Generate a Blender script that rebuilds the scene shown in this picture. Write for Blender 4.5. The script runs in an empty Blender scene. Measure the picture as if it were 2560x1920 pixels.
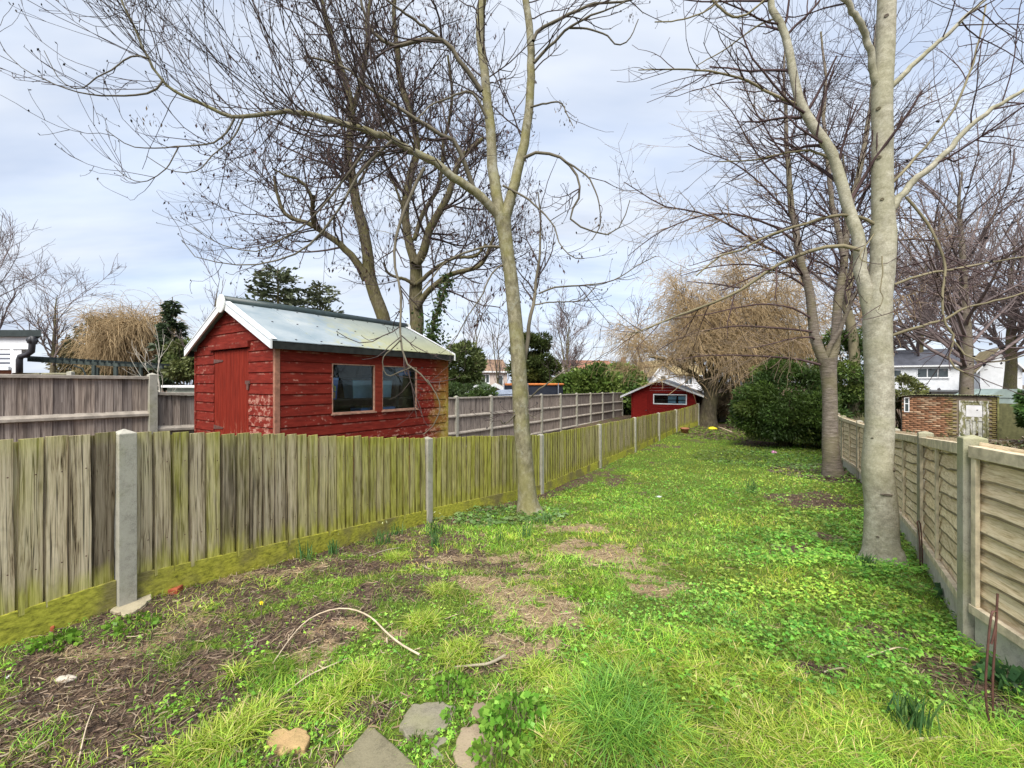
import bpy, math, random
import numpy as np
from mathutils import Vector, Matrix

random.seed(7)
RNG = np.random.default_rng(7)
sc = bpy.context.scene
COL = sc.collection

# ------------------------------------------------------------------ camera, sky, sun, exposure
F = 1060.0                                   # focal length in pixels of the 2560 px wide photograph
CAMZ = 1.5
cam_d = bpy.data.cameras.new('camera'); cam = bpy.data.objects.new('camera', cam_d); COL.objects.link(cam)
cam.location = (0, 0, CAMZ); cam.rotation_euler = (math.radians(90), 0, 0)
cam_d.sensor_width = 36; cam_d.lens = 36 * F / 2560; cam_d.clip_start = 0.05; cam_d.clip_end = 3000
sc.camera = cam

SUN_EL, SUN_AZ = math.radians(52), math.radians(194)      # azimuth clockwise from +Y: behind the camera, a little left
world = bpy.data.worlds.new('World'); sc.world = world; world.use_nodes = True
wt = world.node_tree; wt.nodes.clear()
def wn(t, **a):
    n = wt.nodes.new(t)
    for k, v in a.items(): setattr(n, k, v)
    return n
w_out = wn('ShaderNodeOutputWorld'); w_bg = wn('ShaderNodeBackground')
w_sky = wn('ShaderNodeTexSky', sky_type='NISHITA'); w_sky.sun_disc = False
w_sky.sun_elevation = SUN_EL; w_sky.sun_rotation = SUN_AZ
w_sky.air_density = 1.0; w_sky.dust_density = 1.5; w_sky.ozone_density = 1.0
w_tc = wn('ShaderNodeTexCoord'); w_sep = wn('ShaderNodeSeparateXYZ')
wt.links.new(w_tc.outputs['Generated'], w_sep.inputs[0])
w_z = wn('ShaderNodeMath', operation='MAXIMUM'); wt.links.new(w_sep.outputs[2], w_z.inputs[0]); w_z.inputs[1].default_value = 0.0
w_za = wn('ShaderNodeMath', operation='ADD'); wt.links.new(w_z.outputs[0], w_za.inputs[0]); w_za.inputs[1].default_value = 0.22
w_dx = wn('ShaderNodeMath', operation='DIVIDE'); wt.links.new(w_sep.outputs[0], w_dx.inputs[0]); wt.links.new(w_za.outputs[0], w_dx.inputs[1])
w_dy = wn('ShaderNodeMath', operation='DIVIDE'); wt.links.new(w_sep.outputs[1], w_dy.inputs[0]); wt.links.new(w_za.outputs[0], w_dy.inputs[1])
w_c = wn('ShaderNodeCombineXYZ'); wt.links.new(w_dx.outputs[0], w_c.inputs[0]); wt.links.new(w_dy.outputs[0], w_c.inputs[1])
w_map = wn('ShaderNodeMapping'); w_map.inputs['Rotation'].default_value = (0, 0, math.radians(-28)); w_map.inputs['Scale'].default_value = (0.55, 1.5, 1)
w_map.inputs['Location'].default_value = (3.1, 0.4, 0)
wt.links.new(w_c.outputs[0], w_map.inputs['Vector'])
w_n = wn('ShaderNodeTexNoise'); wt.links.new(w_map.outputs[0], w_n.inputs['Vector'])
w_n.inputs['Scale'].default_value = 1.1; w_n.inputs['Detail'].default_value = 5; w_n.inputs['Roughness'].default_value = 0.5; w_n.inputs['Distortion'].default_value = 0.3
w_r = wn('ShaderNodeValToRGB'); wt.links.new(w_n.outputs['Fac'], w_r.inputs['Fac'])
w_r.color_ramp.elements[0].position = 0.33; w_r.color_ramp.elements[0].color = (0.88, 0.88, 0.88, 1)
w_r.color_ramp.elements[1].position = 0.66; w_r.color_ramp.elements[1].color = (1, 1, 1, 1)
w_n2 = wn('ShaderNodeTexNoise'); wt.links.new(w_map.outputs[0], w_n2.inputs['Vector'])
w_n2.inputs['Scale'].default_value = 2.3; w_n2.inputs['Detail'].default_value = 4; w_n2.inputs['Roughness'].default_value = 0.55
w_r2 = wn('ShaderNodeValToRGB'); wt.links.new(w_n2.outputs['Fac'], w_r2.inputs['Fac'])
w_r2.color_ramp.elements[0].position = 0.3; w_r2.color_ramp.elements[0].color = (1.12, 1.30, 1.64, 1)      # grey blue cloud
w_r2.color_ramp.elements[1].position = 0.72; w_r2.color_ramp.elements[1].color = (1.70, 1.80, 1.96, 1)     # white cloud
w_mix = wn('ShaderNodeMix', data_type='RGBA')
wt.links.new(w_r.outputs['Color'], w_mix.inputs[0]); wt.links.new(w_sky.outputs['Color'], w_mix.inputs[6]); wt.links.new(w_r2.outputs['Color'], w_mix.inputs[7])
wt.links.new(w_mix.outputs[2], w_bg.inputs['Color']); w_bg.inputs['Strength'].default_value = 0.12
wt.links.new(w_bg.outputs[0], w_out.inputs['Surface'])

sun_d = bpy.data.lights.new('sun', 'SUN'); sun = bpy.data.objects.new('sun', sun_d); COL.objects.link(sun)
sun_d.energy = 1.5; sun_d.angle = math.radians(40); sun_d.color = (1.0, 0.95, 0.88)
sv = Vector((math.sin(SUN_AZ) * math.cos(SUN_EL), math.cos(SUN_AZ) * math.cos(SUN_EL), math.sin(SUN_EL)))
sun.rotation_euler = sv.to_track_quat('Z', 'Y').to_euler(); sun.location = sv * 60

sc.view_settings.view_transform = 'Standard'; sc.view_settings.look = 'None'
sc.view_settings.exposure = 2.15; sc.view_settings.gamma = 1.0; sc.view_settings.use_curve_mapping = False
sc.render.engine = 'CYCLES'; sc.cycles.max_bounces = 8; sc.cycles.diffuse_bounces = 3; sc.cycles.transparent_max_bounces = 12
sc.cycles.use_denoising = True

# ------------------------------------------------------------------ places
def at(px, py, Y):
    """world point at depth Y seen at photograph pixel (px, py)"""
    return np.array([(px - 1280.0) / F * Y, Y, CAMZ - (py - 960.0) / F * Y])

# left fence posts and right fence posts, (x, y, ground, top)
LP = [(-4.13, -0.05, .05, 1.22), (-2.645, 2.89, 0.0, 1.20), (-1.166, 5.83, -.41, .785), (.57, 8.5, -.70, .51), (2.30, 11.2, -.71, .455),
      (4.01, 13.9, -.74, .425), (5.73, 16.6, -.72, .39), (7.41, 19.2, -.68, .36), (9.34, 21.3, -.57, .54)]
RP = [(1.50, -1.30, .08, 1.22), (2.07, .57, .04, 1.21), (2.66, 2.45, 0.0, 1.20), (3.90, 4.0, -.19, 1.05), (5.05, 5.6, -.31, .915), (6.18, 7.25, -.41, .82),
      (7.30, 8.9, -.50, .735), (8.29, 10.6, -.58, .71), (9.45, 12.3, -.60, .66), (10.6, 14.0, -.60, .64), (11.8, 15.7, -.60, .62)]
LPa, RPa = np.array(LP), np.array(RP)
_ly = np.r_[LPa[:, 1], 34, 60]; _lx = np.r_[LPa[:, 0], 19, 40]; _lz = np.r_[LPa[:, 2], -.5, -.6]
_ry = np.r_[RPa[:, 1], 34, 60]; _rx = np.r_[RPa[:, 0], 25, 44]; _rz = np.r_[RPa[:, 2], -.55, -.6]
def gz(x, y):
    x = np.asarray(x, float); y = np.asarray(y, float)
    xl, xr = np.interp(y, _ly, _lx), np.interp(y, _ry, _rx)
    u = np.clip((x - xl) / (xr - xl), 0, 1); u = u * u * (3 - 2 * u)
    z = np.interp(y, _ly, _lz) * (1 - u) + np.interp(y, _ry, _rz) * u
    inside = np.clip(np.minimum((x - xl), (xr - x)) / .5, 0, 1)
    z = z + inside * (.018 * np.sin(2.1 * x + 1.3 * y) * np.sin(1.7 * y - .9 * x + 1) + .012 * np.sin(5.3 * x + 1) * np.sin(4.7 * y))
    return z
def ground_at(px, py):
    Y = 4.0
    lo, hi = .9, 60.0
    for _ in range(60):
        Y = .5 * (lo + hi)
        p = at(px, py, Y)
        if p[2] > gz(p[0], p[1]): lo = Y
        else: hi = Y
    return at(px, py, Y)

# ------------------------------------------------------------------ object helpers
def tag(o, label=None, cat=None, group=None, kind=None):
    if label: o['label'] = label
    if cat: o['category'] = cat
    if group: o['group'] = group
    if kind: o['kind'] = kind
    return o
def thing(name, label, cat, loc, group=None):
    o = bpy.data.objects.new(name, None); o.empty_display_size = .1; COL.objects.link(o)
    o.location = Vector([float(v) for v in loc])
    return tag(o, label, cat, group)
def put(o, parent):
    COL.objects.link(o)
    if parent is not None:
        o.parent = parent
        if parent.type == 'EMPTY':
            o.matrix_parent_inverse = Matrix.Translation(-parent.location)
        elif parent.parent is not None or True:
            o.matrix_parent_inverse = mesh_world(parent).inverted()
    return o
def mesh_world(o):
    m = o.matrix_basis.copy()
    if o.parent is not None:
        p = o.parent
        m = (mesh_world(p) if p.type != 'EMPTY' else Matrix.Translation(p.location)) @ o.matrix_parent_inverse @ m
    return m
def np_mesh(name, V, faces, mat, smooth=False, col=None):
    """faces: list of int arrays (n,k)"""
    V = np.ascontiguousarray(V, np.float32)
    me = bpy.data.meshes.new(name)
    if not isinstance(faces, list): faces = [faces]
    faces = [np.asarray(f, np.int32) for f in faces if len(f)]
    idx = np.concatenate([f.ravel() for f in faces]); tot = np.concatenate([np.full(len(f), f.shape[1], np.int32) for f in faces])
    start = np.concatenate([[0], np.cumsum(tot)[:-1]]).astype(np.int32)
    me.vertices.add(len(V)); me.vertices.foreach_set('co', V.ravel())
    me.loops.add(len(idx)); me.loops.foreach_set('vertex_index', idx)
    me.polygons.add(len(tot)); me.polygons.foreach_set('loop_start', start); me.polygons.foreach_set('loop_total', tot)
    if smooth: me.polygons.foreach_set('use_smooth', np.ones(len(tot), bool))
    if col is not None:
        for cname, c in (col.items() if isinstance(col, dict) else [('tint', col)]):
            ca = me.color_attributes.new(cname, 'FLOAT_COLOR', 'POINT')
            c4 = np.ones((len(V), 4), np.float32); c4[:, :3] = c
            ca.data.foreach_set('color', c4.ravel())
    me.update(calc_edges=True)
    if mat: me.materials.append(mat)
    return me
def np_obj(name, V, faces, mat, parent=None, smooth=False, col=None):
    return put(bpy.data.objects.new(name, np_mesh(name, V, faces, mat, smooth, col)), parent)

class MB:
    """collects solid shapes, then links them as ONE mesh object"""
    def __init__(s): s.v = []; s.f = []
    def add(s, verts, faces):
        b = len(s.v); s.v += [tuple(float(c) for c in v) for v in verts]; s.f += [tuple(b + i for i in f) for f in faces]; return s
    def hexa(s, p):        # 8 points: bottom ring 0-3, top ring 4-7
        return s.add(p, [(3, 2, 1, 0), (4, 5, 6, 7), (0, 1, 5, 4), (1, 2, 6, 5), (2, 3, 7, 6), (3, 0, 4, 7)])
    def box(s, O, u, v, w, a0, a1, b0, b1, c0, c1):     # frame O,u,v,w and ranges along each axis
        O, u, v, w = map(np.asarray, (O, u, v, w))
        g = lambda a, b, c: O + u * a + v * b + w * c
        return s.hexa([g(a0, b0, c0), g(a1, b0, c0), g(a1, b1, c0), g(a0, b1, c0), g(a0, b0, c1), g(a1, b0, c1), g(a1, b1, c1), g(a0, b1, c1)])
    def prism(s, pts, d):  # polygon pts extruded by vector d
        pts = [np.asarray(p, float) for p in pts]; n = len(pts); d = np.asarray(d, float)
        return s.add(pts + [p + d for p in pts], [tuple(range(n))[::-1], tuple(range(n, 2 * n))] + [(i, (i + 1) % n, n + (i + 1) % n, n + i) for i in range(n)])
    def tube(s, pts, r, k=8, cap=True):
        pts = np.asarray(pts, float); n = len(pts)
        r = np.full(n, r) if np.isscalar(r) else np.asarray(r)
        V, Fq = tubes(pts[None], r[None], k)
        fs = [tuple(int(i) for i in f) for f in Fq]
        if cap: fs += [tuple(range(k))[::-1], tuple(range((n - 1) * k, n * k))]
        return s.add(V, fs)
    def lathe(s, O, prof, k=20, axis=(0, 0, 1)):
        ax = Vector(axis).normalized(); q = ax.to_track_quat('Z', 'Y'); vs = []
        for (r, h) in prof:
            for j in range(k):
                a = 2 * math.pi * j / k
                vs.append(np.asarray(O) + np.array(q @ Vector((r * math.cos(a), r * math.sin(a), h))))
        n = len(prof)
        fs = [(i * k + j, i * k + (j + 1) % k, (i + 1) * k + (j + 1) % k, (i + 1) * k + j) for i in range(n - 1) for j in range(k)]
        fs += [tuple(range(k))[::-1], tuple(range((n - 1) * k, n * k))]
        return s.add(vs, fs)
    def mesh(s, name, mat, smooth=False):
        me = bpy.data.meshes.new(name); me.from_pydata(s.v, [], s.f); me.update()
        if mat: me.materials.append(mat)
        if smooth: me.polygons.foreach_set('use_smooth', [True] * len(me.polygons))
        return me
    def build(s, name, mat, parent=None, smooth=False, bevel=0):
        o = put(bpy.data.objects.new(name, s.mesh(name, mat, smooth)), parent)
        if bevel:
            b = o.modifiers.new('bevel', 'BEVEL'); b.width = bevel; b.segments = 2; b.limit_method = 'ANGLE'
        return o

def norm(a): return a / np.maximum(np.linalg.norm(a, axis=-1, keepdims=True), 1e-9)
def tubes(P, R, k):
    """P (M,N,3) polylines, R (M,N) radii -> verts, quads"""
    P = np.asarray(P, float); R = np.asarray(R, float); M, N, _ = P.shape
    T = np.gradient(P, axis=1); T = norm(T)
    ref = np.where(np.abs(T[:, 0, 2:3]) < .9, np.array([[0, 0, 1.]]), np.array([[1., 0, 0]]))
    A = np.zeros_like(P); a = norm(np.cross(T[:, 0], ref)); A[:, 0] = a
    for i in range(1, N):
        a = norm(a - T[:, i] * np.sum(a * T[:, i], -1, keepdims=True)); A[:, i] = a
    B = np.cross(T, A)
    th = np.arange(k) * 2 * np.pi / k
    V = P[:, :, None] + R[:, :, None, None] * (A[:, :, None] * np.cos(th)[None, None, :, None] + B[:, :, None] * np.sin(th)[None, None, :, None])
    base = (np.arange(M) * N * k)[:, None, None] + (np.arange(N - 1) * k)[None, :, None]
    j = np.arange(k)[None, None, :]; j2 = (j + 1) % k
    Q = np.stack([base + j, base + j2, base + k + j2, base + k + j], -1).reshape(-1, 4)
    return V.reshape(-1, 3), Q
def join(parts):
    Vs, Fs, o = [], [], 0
    for V, Fq in parts:
        Vs.append(V); Fs.append(Fq + o); o += len(V)
    return np.concatenate(Vs), Fs

# ------------------------------------------------------------------ materials
class NG:
    def __init__(s, name, rough=.8, spec=.3):
        s.m = bpy.data.materials.new(name); s.m.use_nodes = True; s.t = s.m.node_tree
        s.b = s.t.nodes['Principled BSDF']; s.b.inputs['Roughness'].default_value = rough
        s.b.inputs['Specular IOR Level'].default_value = spec
        s._tc = s._oi = s._ge = None
    def set(s, sock, v):
        if isinstance(v, bpy.types.NodeSocket): s.t.links.new(v, sock)
        elif v is not None:
            if isinstance(v, (tuple, list)) and len(v) == 3 and len(sock.default_value) == 4: v = (*v, 1)
            sock.default_value = v
    def n(s, typ, ins=None, **attr):
        n = s.t.nodes.new(typ)
        for k, v in attr.items(): setattr(n, k, v)
        for k, v in (ins or {}).items(): s.set(n.inputs[k], v)
        return n
    def obj(s):
        s._tc = s._tc or s.n('ShaderNodeTexCoord'); return s._tc.outputs['Object']
    def pos(s):
        s._ge = s._ge or s.n('ShaderNodeNewGeometry'); return s._ge.outputs['Position']
    def rnd(s):
        s._oi = s._oi or s.n('ShaderNodeObjectInfo'); return s._oi.outputs['Random']
    def vec(s, v, scale=(1, 1, 1), loc=(0, 0, 0), rot=(0, 0, 0)):
        return s.n('ShaderNodeMapping', {'Vector': v, 'Scale': scale, 'Location': loc, 'Rotation': rot}).outputs[0]
    def shift(s, v, k=37.0):      # a different place in the pattern for each object
        c = s.n('ShaderNodeCombineXYZ', {0: s.mul(s.rnd(), k), 1: s.mul(s.rnd(), k * 1.7), 2: s.mul(s.rnd(), k * .6)}).outputs[0]
        return s.n('ShaderNodeVectorMath', {0: v, 1: c}, operation='ADD').outputs[0]
    def noise(s, v, scale, detail=4, rough=.55, dist=0):
        return s.n('ShaderNodeTexNoise', {'Vector': v, 'Scale': scale, 'Detail': detail, 'Roughness': rough, 'Distortion': dist}).outputs['Fac']
    def vor(s, v, scale, feature='F1', out='Distance'):
        return s.n('ShaderNodeTexVoronoi', {'Vector': v, 'Scale': scale}, feature=feature).outputs[out]
    def math(s, op, a, b=None, clamp=False):
        n = s.n('ShaderNodeMath', {0: a}, operation=op, use_clamp=clamp)
        if b is not None: s.set(n.inputs[1], b)
        return n.outputs[0]
    def mul(s, a, b): return s.math('MULTIPLY', a, b)
    def add(s, a, b): return s.math('ADD', a, b)
    def rng(s, v, a, b, c=0., d=1.):
        return s.n('ShaderNodeMapRange', {0: v, 1: a, 2: b, 3: c, 4: d}, interpolation_type='SMOOTHSTEP').outputs[0]
    def ramp(s, f, stops):
        n = s.n('ShaderNodeValToRGB', {'Fac': f}); e = n.color_ramp.elements
        while len(e) < len(stops): e.new(.5)
        for i, (p, c) in enumerate(stops): e[i].position = p; e[i].color = (*c, 1)
        return n.outputs['Color']
    def mix(s, f, a, b, mode='MIX'):
        n = s.n('ShaderNodeMix', data_type='RGBA', blend_type=mode)
        s.set(n.inputs[0], f); s.set(n.inputs[6], a); s.set(n.inputs[7], b); return n.outputs[2]
    def sep(s, v): return s.n('ShaderNodeSeparateXYZ', {0: v}).outputs
    def attr(s, name): return s.n('ShaderNodeAttribute', attribute_name=name).outputs['Color']
    def bump(s, h, strength=.4, dist=.01):
        o = s.n('ShaderNodeBump', {'Height': h, 'Strength': strength, 'Distance': dist}).outputs[0]
        s.t.links.new(o, s.b.inputs['Normal']); return o
    def base(s, c): s.set(s.b.inputs['Base Color'], c); return s
    def done(s): return s.m

def plain(name, c, rough=.7, var=.15, scale=6, spec=.3, bump=0):
    g = NG(name, rough, spec); n = g.noise(g.shift(g.pos()), scale, 5)
    lo = tuple(x * (1 - var) for x in c); hi = tuple(min(1, x * (1 + var)) for x in c)
    g.base(g.ramp(n, [(.3, lo), (.7, hi)]))
    if bump: g.bump(g.noise(g.pos(), scale * 6, 4), bump, .005)
    return g.done()
# ------------------------------------------------------------------ materials of the place
def wood_grain(g, along='z', fine=1.0):
    """returns (grain 0..1, long streak 0..1, knots 0..1) in coordinates shifted per object"""
    sc3 = {'z': (1, 1, .024), 'x': (.024, 1, 1), 'y': (1, .024, 1)}[along]
    v0 = g.shift(g.obj(), 41)
    warp = g.n('ShaderNodeTexNoise', {'Vector': g.vec(v0, tuple(.35 if s < .1 else 1 for s in sc3)), 'Scale': 7.0, 'Detail': 2.0}).outputs['Color']
    v = g.n('ShaderNodeVectorMath', {0: v0, 1: g.n('ShaderNodeVectorMath', {0: warp, 'Scale': .035}, operation='SCALE').outputs[0]}, operation='ADD').outputs[0]
    grain = g.noise(g.vec(v, sc3), 120 * fine, 5, .7)
    streak = g.noise(g.vec(v, sc3), 30 * fine, 4, .6)
    ks = tuple(.45 if s < .1 else 1 for s in sc3)
    knot = g.rng(g.vor(g.vec(v, ks), 5.2), .02, .13, 1, 0)
    return grain, streak, knot

def fence_board_material():
    g = NG('mossy_feather_edge_board', .9, .15)
    grain, streak, knot = wood_grain(g, 'z')
    p = g.pos(); x, y, z = g.sep(p)[:3]
    base = g.ramp(g.math('ADD', g.mul(grain, .55), g.mul(streak, .5)), [(.38, (.05, .038, .025)), (.43, (.29, .245, .175)), (.50, (.52, .465, .355)), (.63, (.72, .665, .54))])
    tone = g.ramp(g.rnd(), [(0, (.40, .38, .36)), (.18, (.95, .93, .88)), (.45, (1.15, 1.11, 1.02)), (.62, (.66, .65, .60)), (.8, (1.0, .97, .9)), (1, (1.25, 1.2, 1.1))])
    base = g.mix(1, base, tone, 'MULTIPLY')
    crk = g.math('ABSOLUTE', g.math('SUBTRACT', g.noise(g.vec(g.shift(g.obj(), 77), (1, 1, .012)), 34, 2, .5, .2), .5))
    base = g.mix(g.rng(crk, .004, .020, .85, 0), base, (.03, .024, .016))
    ring = g.math('SINE', g.mul(g.vor(g.vec(g.shift(g.obj(), 41), (1, 1, .4)), 4.1), 62))
    base = g.mix(g.mul(g.rng(ring, .2, 1, 0, .10), g.rng(g.vor(g.vec(g.shift(g.obj(), 41), (1, 1, .4)), 4.1), .25, .5, 1, 0)), base, (.08, .062, .04))
    base = g.mix(g.mul(knot, .85), base, (.05, .03, .018))
    # wet dark runs
    run = g.rng(g.noise(g.vec(g.shift(g.obj(), 9), (1, 1, .10)), 15, 3), .56, .68)
    base = g.mix(g.mul(run, .62), base, (.055, .046, .03))
    # green algae: little at the near end, much from the middle of the second bay on, less far away
    along = g.rng(y, 3.2, 5.4, .25, 1.05)
    along = g.mul(along, g.rng(y, 8.5, 13, 1, .62))
    big = g.noise(g.vec(p, (1, 1, .5)), 1.9, 4, .6)
    amt = g.math('ADD', g.mul(along, .78), g.mul(g.math('SUBTRACT', big, .5), 1.2))
    ob = g.sep(g.obj())[2]
    low = g.rng(g.add(ob, g.mul(g.math('SUBTRACT', g.noise(g.vec(g.shift(g.obj(), 5), (1, 1, .3)), 9, 3), .5), .45)), .02, .22, .75, 0)
    top = g.rng(ob, .86, 1.0, 0, .32)
    perb = g.rng(g.math('FRACT', g.mul(g.rnd(), 7.31)), .3, .9, -.2, .25)
    amt = g.math('ADD', g.math('ADD', amt, perb), g.math('ADD', low, top), True)
    algae = g.ramp(g.noise(g.vec(g.shift(g.obj(), 3), (1, 1, .12)), 40, 3), [(.32, (.20, .195, .025)), (.48, (.44, .455, .06)), (.64, (.64, .64, .15))])
    algae = g.mix(.5, algae, g.mix(1, algae, g.ramp(grain, [(.35, (.45, .45, .45)), (.6, (1.1, 1.1, 1.1))]), 'MULTIPLY'))
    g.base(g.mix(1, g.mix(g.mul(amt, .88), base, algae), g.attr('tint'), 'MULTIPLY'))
    g.bump(g.math('ADD', g.mul(grain, .6), streak), .5, .004)
    return g.done()
def gravel_board_material():
    g = NG('algae_gravel_board', .9, .15)
    p = g.pos(); v = g.vec(p, (1, 1, 4))
    n = g.noise(g.vec(p, (1, 1, 2.2)), 22, 8, .72); n2 = g.noise(p, 2.2, 3)
    c = g.ramp(n, [(.3, (.09, .085, .02)), (.44, (.29, .29, .04)), (.58, (.46, .45, .06)), (.75, (.56, .53, .11))])
    wood = g.ramp(g.noise(v, 30, 3), [(.3, (.07, .055, .035)), (.7, (.22, .18, .11))])
    g.base(g.mix(g.rng(n2, .46, .66, 0, .75), c, wood)); g.bump(n, .4, .006)
    return g.done()
def grey_board_material():
    g = NG('grey_weathered_board', .9, .15)
    grain, streak, knot = wood_grain(g, 'z')
    c = g.ramp(g.math('ADD', g.mul(grain, .5), g.mul(streak, .5)), [(.36, (.09, .072, .062)), (.5, (.27, .225, .195)), (.64, (.46, .40, .35))])
    c = g.mix(1, c, g.ramp(g.rnd(), [(0, (.7, .7, .72)), (.5, (1, 1, 1)), (1, (1.2, 1.16, 1.1))]), 'MULTIPLY')
    run = g.rng(g.noise(g.vec(g.pos(), (1, 1, .12)), 9, 3), .55, .68)
    c = g.mix(g.mul(run, .6), c, (.06, .048, .042))
    c = g.mix(g.mul(knot, .6), c, (.04, .03, .025))
    g.base(c); g.bump(grain, .3, .003); return g.done()
def waney_material():
    g = NG('pale_waney_board', .9, .15)
    p = g.shift(g.obj(), 23)
    v = g.vec(p, (1, 1, 9))
    n = g.noise(v, 7, 5, .6, .6); f = g.noise(g.vec(p, (1, 1, 16)), 16, 4)
    c = g.ramp(g.add(g.mul(n, .6), g.mul(f, .4)), [(.32, (.22, .165, .09)), (.44, (.62, .53, .37)), (.55, (.80, .73, .57)), (.7, (.88, .83, .70))])
    c = g.mix(1, c, g.ramp(g.rnd(), [(0, (.82, .8, .76)), (.6, (1, 1, 1)), (1, (1.08, 1.07, 1.02))]), 'MULTIPLY')
    stain = g.rng(g.noise(g.vec(p, (1, 1, 3)), 3.2, 4), .56, .72)
    c = g.mix(g.mul(stain, .30), c, (.26, .18, .09))
    alg = g.rng(g.noise(g.pos(), 1.4, 4), .48, .66)
    c = g.mix(g.mul(alg, .3), c, (.50, .47, .28))
    dark = g.rng(g.vor(g.vec(p, (1, 1, 2.5)), 9), .03, .11, 1, 0)
    c = g.mix(g.mul(dark, .75), c, (.05, .035, .02))
    c = g.mix(1, c, g.attr('tint'), 'MULTIPLY')
    g.base(c); g.bump(g.add(n, f), .5, .005); return g.done()
def concrete_material(name, c, moss=.25):
    g = NG(name, .9, .2); p = g.pos()
    n = g.noise(p, 14, 6, .65); f = g.noise(p, 130, 3)
    lo = tuple(v * .62 for v in c); hi = tuple(v * 1.15 for v in c)
    col = g.ramp(g.add(g.mul(n, .65), g.mul(f, .35)), [(.33, lo), (.5, c), (.68, hi)])
    pit = g.rng(g.vor(p, 55), .0, .16, 1, 0); col = g.mix(g.mul(pit, .55), col, tuple(v * .35 for v in c))
    col = g.mix(g.mul(g.rng(g.noise(p, 3.0, 4), .45, .68), moss), col, (.24, .25, .08))
    g.base(col); g.bump(g.add(f, n), .5, .004); return g.done()
def red_paint(name, peel=.3, base=(.165, .019, .012), vert=False):
    g = NG(name, .88, .12); p = g.pos(); po = g.shift(p, 13)
    hi = (min(1, base[0] * 1.3), base[1] * 1.5, base[2] * 1.5); lo = tuple(v * .62 for v in base)
    s6, s14 = ((5, 5, .5), (14, 14, .5)) if vert else ((1, 1, 6), (1, 1, 14))
    c = g.ramp(g.noise(g.vec(po, s6), 6, 5, .6), [(.3, lo), (.52, base), (.74, hi)])
    c = g.mix(g.rng(g.noise(g.vec(po, s14), 22, 3), .5, .7, 0, .4), c, lo)
    return g, c, p, po
def shed_board_material(wallpeel):
    """red stain, worn pink and bare where this shed is weathered: wallpeel(g) gives 0..1"""
    g, c, p, po = red_paint('red_shiplap_paint')
    f = wallpeel(g, p)
    n = g.add(g.mul(g.noise(g.vec(po, (1, 1, 1.6)), 12, 7, .68), .8), g.mul(g.noise(po, 60, 3), .2))
    m = g.math('MULTIPLY', g.rng(g.math('ADD', n, g.add(g.mul(f, .095), g.mul(g.math('SUBTRACT', g.rnd(), .5), .07))), .595, .655), g.rng(f, -.3, .2, .45, .9), True)
    bare = g.ramp(g.noise(g.vec(po, (1, 1, 5)), 20, 4), [(.3, (.26, .10, .08)), (.55, (.38, .20, .15)), (.75, (.48, .34, .26))])
    c = g.mix(m, c, bare)
    fr_ = g.math('FRACT', g.mul(g.math('SUBTRACT', g.sep(p)[2], 1.757), 1 / .127))
    worn = g.mul(g.rng(fr_, .80, .88), g.rng(g.noise(g.vec(po, (1, 1, .3)), 7, 4, .7), .46, .70, .0, .6))
    c = g.mix(worn, c, (.36, .20, .15))
    knot = g.rng(g.vor(g.vec(po, (1, 1, 1.4)), 2.6), .015, .05, 1, 0)
    c = g.mix(g.mul(knot, .7), c, (.10, .01, .006))
    return g, c, po
def shed_near():
    def peel(g, p):
        x, y, z = g.sep(p)[:3]
        # along the long wall (far end more worn, low down more) and on the boards right of the door
        s = g.math('ADD', g.mul(g.math('SUBTRACT', x, -2.64), .566), g.mul(g.math('SUBTRACT', y, 4.75), .824))
        u = g.math('ADD', g.mul(g.math('SUBTRACT', x, -2.64), -.824), g.mul(g.math('SUBTRACT', y, 4.75), .566))
        side = g.mul(g.rng(s, 1.6, 2.7, -.1, .95), g.rng(z, 1.0, 1.65, 1, .25))
        low = g.rng(z, .55, .98, .75, 0)
        gab = g.mul(g.mul(g.rng(u, .06, .12, 0, 1), g.rng(u, .60, .66, 1, 0)), g.rng(z, 1.28, 1.5, 1.0, 0))
        return g.math('MAXIMUM', g.math('MAXIMUM', side, g.mul(low, g.rng(s, .3, 1.2, .2, 1))), gab)
    g, c, po = shed_board_material(peel)
    p = g.pos(); x, y, z = g.sep(p)[:3]
    s = g.math('ADD', g.mul(g.math('SUBTRACT', x, -2.64), .566), g.mul(g.math('SUBTRACT', y, 4.75), .824))
    alg = g.mul(g.rng(g.add(s, g.mul(g.noise(p, 5, 4), .9)), 2.75, 3.35), g.rng(z, 1.0, 1.7, 1, .2))
    c = g.mix(g.mul(alg, .75), c, (.36, .34, .06))
    g.base(c); g.bump(g.noise(g.vec(po, (1, 1, 10)), 18, 4), .3, .004)
    return g.done()

M_board = fence_board_material(); M_grav = gravel_board_material(); M_grey = grey_board_material(); M_waney = waney_material()
M_conc = concrete_material('concrete_post', (.37, .355, .30), .3); M_conc_r = concrete_material('weathered_concrete_post', (.34, .32, .25), .45)
M_conc_b = concrete_material('concrete_gravel_board', (.50, .47, .39), .3)
M_rust = plain('rusty_iron', (.10, .045, .035), .7, .4, 30, .4)
M_rail = plain('grey_rail', (.36, .32, .27), .9, .3, 9, .15, .3)
M_redshed = shed_near()
def simple_red(name, base, peel=0.0, vert=False):
    g, c, p, po = red_paint(name, base=base, vert=vert)
    if peel:
        z = g.sep(p)[2]
        m = g.mul(g.rng(g.noise(g.vec(p, (1, 1, .35)), 22, 5, .65), .56, .66), g.rng(z, .45, 1.15, 1, 0))
        c = g.mix(g.mul(m, peel), c, (.55, .33, .22))
    g.base(c); return g.done()
M_reddoor = simple_red('red_door_paint', (.175, .018, .009), .8, True); M_redfar = simple_red('deep_red_stain', (.165, .011, .009))
M_white = plain('white_paint', (.72, .73, .74), .5, .1, 8); M_black = plain('black_felt', (.018, .02, .018), .85, .5, 12)
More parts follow.
